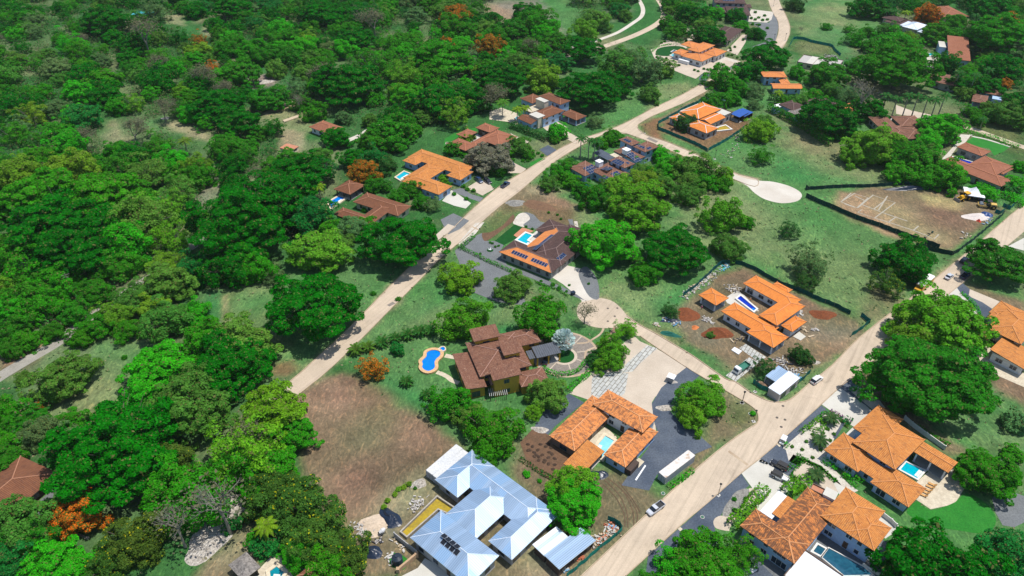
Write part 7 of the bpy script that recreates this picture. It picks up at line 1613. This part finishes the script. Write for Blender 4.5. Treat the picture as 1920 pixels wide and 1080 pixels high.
# water tanks
def tank(px,py,rad,h,label):
    x,y=G(px,py); r=empty('water_tank',x,y); tag(r,label,'tank'); m=MB(); m.tube((0,0,0),(0,0,h),rad,rad,20); 
    for k in range(5): m.tube((0,0,h*(.1+.2*k)),(0,0,h*(.16+.2*k)),rad*1.04,rad*1.04,20)
    m.build('body',plain('tank_black',(.02,.03,.045,1),.35),r); m=MB(); m.tube((0,0,h),(0,0,h+.45),rad,rad*.35,20); m.build('dome',bpy.data.materials['tank_black'],r); m=MB(); m.tube((0,0,h+.45),(0,0,h+.6),rad*.34,rad*.34,12); m.build('lid',bpy.data.materials['tank_black'],r)
q=P("635,930",zV)[0]; tank(*q,1.25,2.2,'black round water tank on the green patch at the bottom'); sheet('grass_patch',P("560,830 640,825 720,870 760,920 700,1010 620,1000 540,940",zV),M['lawn'],smooth=2)
def mixer_drum(px,py,label):
    x,y=G(px,py); r=empty('cement_mixer',x,y,.7); tag(r,label,'mixer'); m=MB(); m.tube((-.9,0,1.0),(0,0,1.1),.35,.65,12); m.tube((0,0,1.1),(.8,0,1.3),.65,.35,12); m.build('drum',WFRAME,r)
    m=MB(); [m.tube((a,b,0),(a*.6,b*.8,1.0),.06,.06,5) for a in(-.7,.7) for b in(-.5,.5)]; m.build('stand',BLKP,r); m=MB(); [m.tube((-.7,s*.6,.3),(-.7,s*.7,.3),.3,.3,10) for s in(-1,1)]; m.build('wheel',TYRE,r)
mixer_drum(*P("465,600",zV)[0],'grey cement mixer on the yard below the black tarpaulin')
# street lamps and posts
LAMPM=plain('lamp_black',(.02,.02,.022,1),.5)
def lamp(px,py,label,h=4.2):
    x,y=G(px,py); r=empty('street_lamp',x,y,rnd.random()*3); tag(r,label,'street lamp','short black street lamps'); m=MB(); m.tube((0,0,0),(0,0,.35),.22,.12,8); m.tube((0,0,.35),(0,0,h),.075,.06,6); m.build('pole',LAMPM,r)
    m=MB(); m.prism([(-.16,-.16),(.16,-.16),(.16,.16),(-.16,.16)],h,h+.4,[(-.24,-.24),(.24,-.24),(.24,.24),(-.24,.24)]); m.tube((0,0,h+.4),(0,0,h+.62),.34,.05,8); m.build('lantern',LAMPM,r)
    m=MB(); m.box(-.5,-.5,0,.5,.5,.08); m.build('footing',PLS,r)
for (fr,s_,l) in ((zAD,"575,262",'street lamp on the dark gravel left of the stained orange roof'),(c9,"335,105",'street lamp on the brown corner left of the road junction'),(zX,"240,1045",'street lamp at the lower kerb of the side road'),(zX,"430,885",'street lamp by the teal net at the junction'),(zI,"1525,620",'street lamp on the grey gravel inside the far curve'),(zI,"1695,610",'street lamp on the outer edge of the far curve'),(zQ,"1185,160",'street lamp on the grass corner above the small side road'),(zL,"720,1070",'street lamp on the meadow edge by the paved turning circle'),(zAC,"70,380",'street lamp on the round grass corner of the junction'),(zL,"905,1050",'street lamp with its neighbour on the green meadow'),(c8,"1760,330",'x'),(c3,"280,895",'x'),(zC,"1200,10",'x'),(zI,"1520,90",'street lamp at the top where the curving road begins')):
    if l!='x': lamp(*P(s_,fr)[0],l)
# power pole
x,y=G(*P("425,600",c4)[0]); r=empty('power_pole',x,y,R_(35)); tag(r,'tall grey power pole with cross arms beside the lane at the left','pole'); m=MB(); m.tube((0,0,0),(0,0,11),.18,.12,8); m.build('pole',BARKG,r); m=MB(); m.box(-1.3,-.07,10.2,1.3,.07,10.35); m.box(-1.0,-.07,9.4,1.0,.07,9.5); m.build('cross_arm',BARKG,r); m=MB(); m.tube((.35,0,8.2),(.35,0,9.1),.28,.28,10); m.build('transformer',RIM,r)
# outdoor furniture
def lounger(px,py,hd,label,cm):
    x,y=G(px,py); r=empty('sun_lounger',x,y,hd); tag(r,label,'sun lounger','sun loungers'); m=MB(); m.box(-1,-.35,.28,.45,.35,.36); m.build('seat',cm,r); m=MB(); m.face([(.45,-.35,.34),(1.05,-.35,.85),(1.05,.35,.85),(.45,.35,.34)][::-1]); m.face([(.45,-.35,.26),(1.05,-.35,.77),(1.05,.35,.77),(.45,.35,.26)]); m.build('backrest',cm,r)
    for a in(-.9,.4):
        for b in (-.3,.3): m=MB(); m.box(a-.04,b-.04,0,a+.04,b+.04,.28); m.build('leg',cm,r)
TK=plain('teak',(.55,.30,.10,1),.6)
LW=['lowest','second lowest','third lowest','fourth lowest','topmost']
for k_,(a,b) in enumerate(((1350,628),(1362,612),(1376,598),(1390,582),(1402,568))): lounger(*P("%d,%d"%(a,b),c9)[0],R_(-35),LW[k_]+' of five wooden loungers on the terrace of the large villa',TK)
for k_,(a,b) in enumerate(((940,950),(962,965),(985,982),(1008,1000))): lounger(*P("%d,%d"%(a,b),zAE)[0],R_(-40),('first','second','third','last')[k_]+' white lounger from the left beside the stone terrace at the bottom',WHT)
for k_,(a,b) in enumerate(((385,728),(410,740),(440,752))): lounger(*P("%d,%d"%(a,b),zP)[0],R_(60),('left','middle','right')[k_]+' one of three white loungers on the terrace of the red-brown house',WHT)
def bin_(px,py,mat,label):
    x,y=G(px,py); r=empty('waste_bin',x,y,.5); tag(r,label,'bin'); m=MB(); m.prism([(-.6,-.5),(.6,-.5),(.6,.5),(-.6,.5)],.1,1.2,[(-.7,-.6),(.7,-.6),(.7,.6),(-.7,.6)]); m.build('body',mat,r); m=MB(); m.box(-.74,-.64,1.2,.74,.64,1.3); m.build('lid',mat,r)
bin_(*P("1185,105",zAC)[0],WHT,'white bin in the curved bright hedge above the white drive'); bin_(*P("655,125",zE)[0],GRT,'green bin beside the white one above the white drive'); bin_(*P("85,195",zAG)[0],TARP,'dark blue bin beside the white cement drive of the turning place')
# small roofed well house on the courtyard forecourt
x,y=G(*P("1665,85",zB)[0]); r=empty('meter_house',x,y,R_(-32)); tag(r,'tiny grey hut with a white flat lid on the forecourt gravel','hut'); m=MB(); m.box(-.8,-.8,0,.8,.8,1.9); m.build('wall',W_GREY,r); m=MB(); m.box(-1.2,-1.1,1.9,1.2,1.1,2.05); m.build('roof',WHT,r)
mound(*P("1700,100",zB)[0],1.3,.9,.3,GRB,'small rubble beside the tiny grey hut')
# pergola of the hacienda and ac boxes
x,y=G(*P("620,930",zT)[0]); r=empty('pergola',x,y,R_(8)); tag(r,'low dark slatted pergola with pale beams below the hacienda tower','pergola'); m=MB(); [m.tube((a,b,0),(a,b,2.3),.09,.09,6) for a in(-2.4,2.4) for b in(-1.4,1.4)]; m.build('post',W_DRK,r); m=MB(); [m.box(-2.6+k*.58,-1.6,2.3,-2.5+k*.58,1.6,2.42) for k in range(10)]; m.build('slats',WFRAME,r)
# persons on the site
def person(px,py,top,leg,pose,label,hd=0):
    x,y=G(px,py); r=empty('person',x,y,hd); tag(r,label,'person')
    J={'pelvis':(0,0,.95),'chest':(0,0,1.30),'neck':(0,0,1.50),'head':(.02,0,1.66),'crown':(.0,0,1.76),'ls':(0,.2,1.42),'le':(.06,.26,1.15),'lh':(.22,.22,.98),'rs':(0,-.2,1.42),'re':(.03,-.27,1.15),'rh':(.18,-.24,.92),'lhip':(0,.10,.92),'lk':(.06 if pose else .02,.11,.50),'la':(-.05 if pose else 0,.11,.09),'lt':(.14,.12,.05),'rhip':(0,-.10,.92),'rk':(.0,-.11,.50),'ra':(.0,-.11,.09),'rt':(.17,-.12,.05)}
    E=[('pelvis','chest'),('chest','neck'),('neck','head'),('head','crown'),('chest','ls'),('ls','le'),('le','lh'),('chest','rs'),('rs','re'),('re','rh'),('pelvis','lhip'),('lhip','lk'),('lk','la'),('la','lt'),('pelvis','rhip'),('rhip','rk'),('rk','ra'),('ra','rt')]
    RD={'pelvis':.15,'chest':.15,'neck':.06,'head':.105,'crown':.07,'ls':.07,'le':.045,'lh':.035,'rs':.07,'re':.045,'rh':.035,'lhip':.09,'lk':.065,'la':.045,'lt':.04,'rhip':.09,'rk':.065,'ra':.045,'rt':.04}
    ks=list(J); me=bpy.data.meshes.new('body'); me.from_pydata([J[k] for k in ks],[(ks.index(a),ks.index(b)) for a,b in E],[]); o=bpy.data.objects.new('body',me); COL.objects.link(o); o.parent=r
    md=o.modifiers.new('skin','SKIN'); me.skin_vertices or None
    if not me.skin_vertices:
        bm=bmesh.new(); bm.from_mesh(me); bm.verts.layers.skin.verify(); bm.to_mesh(me); bm.free()
    for i,k in enumerate(ks): me.skin_vertices[0].data[i].radius=(RD[k],RD[k]*1.15); 
    me.skin_vertices[0].data[0].use_root=True; s=o.modifiers.new('sub','SUBSURF'); s.levels=1; s.render_levels=1
    T=NT('clothes_'+label[:9]); z=T.new('ShaderNodeSeparateXYZ'); tc=T.new('ShaderNodeTexCoord'); T.link(tc.outputs['Object'],z.inputs[0]); c=T.mix(T.math('GREATER_THAN',z.outputs[2],.95),leg,top); c=T.mix(T.math('GREATER_THAN',z.outputs[2],1.52),c,(.22,.12,.08,1)); T.link(c,T.b.inputs['Base Color']); me.materials.append(T.m)
    h=MB(); h.tube((.0,0,1.70),(-.01,0,1.80),.125,.08,10); h.tube((.05,0,1.70),(.12,0,1.705),.1,.08,8); h.build('hat' ,plain('hat_cloth',(.7,.65,.5,1),.9),r)
person(*P("210,545",zD)[0],(.55,.03,.18,1),(.05,.05,.08,1),1,'worker in a magenta top walking in front of the orange pavilion',1.2); person(*P("755,455",zD)[0],(.7,.18,.03,1),(.05,.06,.1,1),0,'worker in an orange top standing by the deep blue pool',-1.0); person(*P("590,360",zD)[0],(.1,.1,.12,1),(.06,.06,.08,1),0,'dark clothed worker bending over the terrace of the new white house',2)
# things scattered: picnic table and wall vines near the forest hut
slab("1590,680 1680,650 1690,660 1600,690",c1,.5,WD,'row of timber frames on the grass beside the forest hut',name='timber_frames',cat='timber')
# gravel garden yucca circle by the grey gravel yard
x,y=G(*P("335,565",zS)[0]); r=empty('garden_sculpture',x,y); tag(r,'white star-shaped ornament in a round green bed on the grey gravel yard','ornament'); m=MB(); m.tube((0,0,0),(0,0,.25),1.3,1.2,16); m.build('bed',M['turf'],r)
for k in range(5): a=k*1.2566; m=MB(); m.tube((0,0,.3),(math.cos(a)*1.0,math.sin(a)*1.0,.7),.16,.08,6); m.build('arm',WHT,r)
# added dark mounds standing in for planting holes in the red courtyard bed
HM=surf('planting_hole_dark',(.075,.045,.028,1),(.055,.034,.022,1),1.2,fine=.4)
def mini(px,py,i):
    x,y=G(px,py); m=MB(); m.tube((0,0,0),(0,0,.25),.7,.4,10); m.tube((0,0,.25),(0,0,.4),.4,.1,8); o=m.build('hole_mound',HM); o.location=(x,y,0); o.rotation_euler=(0,0,i); o.scale=(1,.8,.8)
    tag(o,'small dark mound in place of a planting hole below the courtyard house','heap','dark mounds in place of planting holes')
for i,(a,b) in enumerate(((1120,340),(1105,372),(1095,400),(1050,340),(1075,352),(1060,372),(1085,385),(1130,400),(1110,410),(1145,430),(1165,415),(1185,395),(1180,360),(1150,352),(1165,340),(1200,420),(1200,455),(1165,450),(1140,440),(1190,480),(1050,375),(1085,408),(1170,385),(1110,430))):
    mini(*P("%d,%d"%(a,b),c8)[0],i)
# ================================================================= AIR
def haze():
    m=MB(); m.box(-6500,-3500,-1,6500,7500,175); T=bpy.data.materials.new('air'); T.use_nodes=True; n=T.node_tree; n.nodes.clear(); out=n.nodes.new('ShaderNodeOutputMaterial'); v=n.nodes.new('ShaderNodeVolumePrincipled'); v.inputs['Color'].default_value=(.80,.92,.95,1); v.inputs['Density'].default_value=.00004; v.inputs['Anisotropy'].default_value=.2; n.links.new(v.outputs[0],out.inputs['Volume'])
    o=m.build('haze',T); tag(o,kind='stuff'); SC.cycles.volume_bounces=1
haze()
# ================================================================= words for every tree: look + nearest thing one can find
LM+= [(463,150,'pale rubble clearing in the forest'),(20,690,'grey lane at the left edge'),(420,585,'straw-coloured strip of bare earth'),(650,630,'main dirt road'),(1130,590,'round turning place'),(1010,470,'dark-roofed house with solar panels'),
      (700,850,'big brown bare field'),(1440,360,'pale paved turning circle'),(1700,410,'chalk-marked building plot'),(1733,528,'parked yellow bus'),(1560,300,'grey-green upper meadow'),(1500,450,'wide middle meadow'),(1230,30,'paired curving lanes at the top'),(1530,90,'far teal fence'),(230,270,'bare patch among forest trees'),(100,60,'top left corner'),(260,850,'lower left forest'),(1440,790,'road junction'),(1230,953,'silver pickup'),(1300,870,'long white container'),(120,960,'orange-flowering tree at lower left'),(683,325,'orange-flowering tree by the pool pavilion'),(840,60,'orange-flowering trees at the top')]
def rel(t,l):
    dx,dy=t[0]-l[0],t[1]-l[1]
    if abs(dx)>1.7*abs(dy): return 'right of' if dx>0 else 'left of'
    if abs(dy)>1.7*abs(dx): return 'below' if dy>0 else 'above'
    return ('lower' if dy>0 else 'upper')+(' right' if dx>0 else ' left')+' of'
ORD=['nearest','second nearest','third nearest','fourth nearest','fifth nearest','sixth nearest','seventh nearest','eighth nearest','ninth nearest','tenth nearest','eleventh nearest','twelfth nearest']
by={}
for t in TREES:
    if t['lab']: continue
    q=t['px']; l=min(LM,key=lambda m:(m[0]-q[0])**2+(m[1]-q[1])**2); d=math.dist(q,l[:2])
    size='small' if t['R']<4.2 else 'medium' if t['R']<7.5 else 'large' if t['R']<12 else 'huge'
    if t['kind'] in PALM: base=PALM[t['kind']]['word']
    elif t['kind']=='bare': base=size+' bare grey-branched tree'
    else: base=size+' '+CWORD[t['clr']]+' '+{'rain':'umbrella tree','dome':'broad tree','bush':'round tree','loose':'open tree','shrub':'shrub'}[t['kind']]
    by.setdefault((base,rel(q,l),l[2]),[]).append((d,t))
for (base,r,l),ts in by.items():
    ts.sort(key=lambda a:a[0])
    for i,(d,t) in enumerate(ts):
        s=base+' '+r+' the '+l
        if len(ts)>1: s=(ORD[i] if i<12 else 'farther')+' '+s
        ws=s.split(); 
        if len(ws)>16: s=' '.join(ws[:16])
        t['o']['label']=s
from collections import Counter
cn=Counter(t['o']['label'] for t in TREES); print('DUP',[k for k,v in cn.items() if v>1][:5])
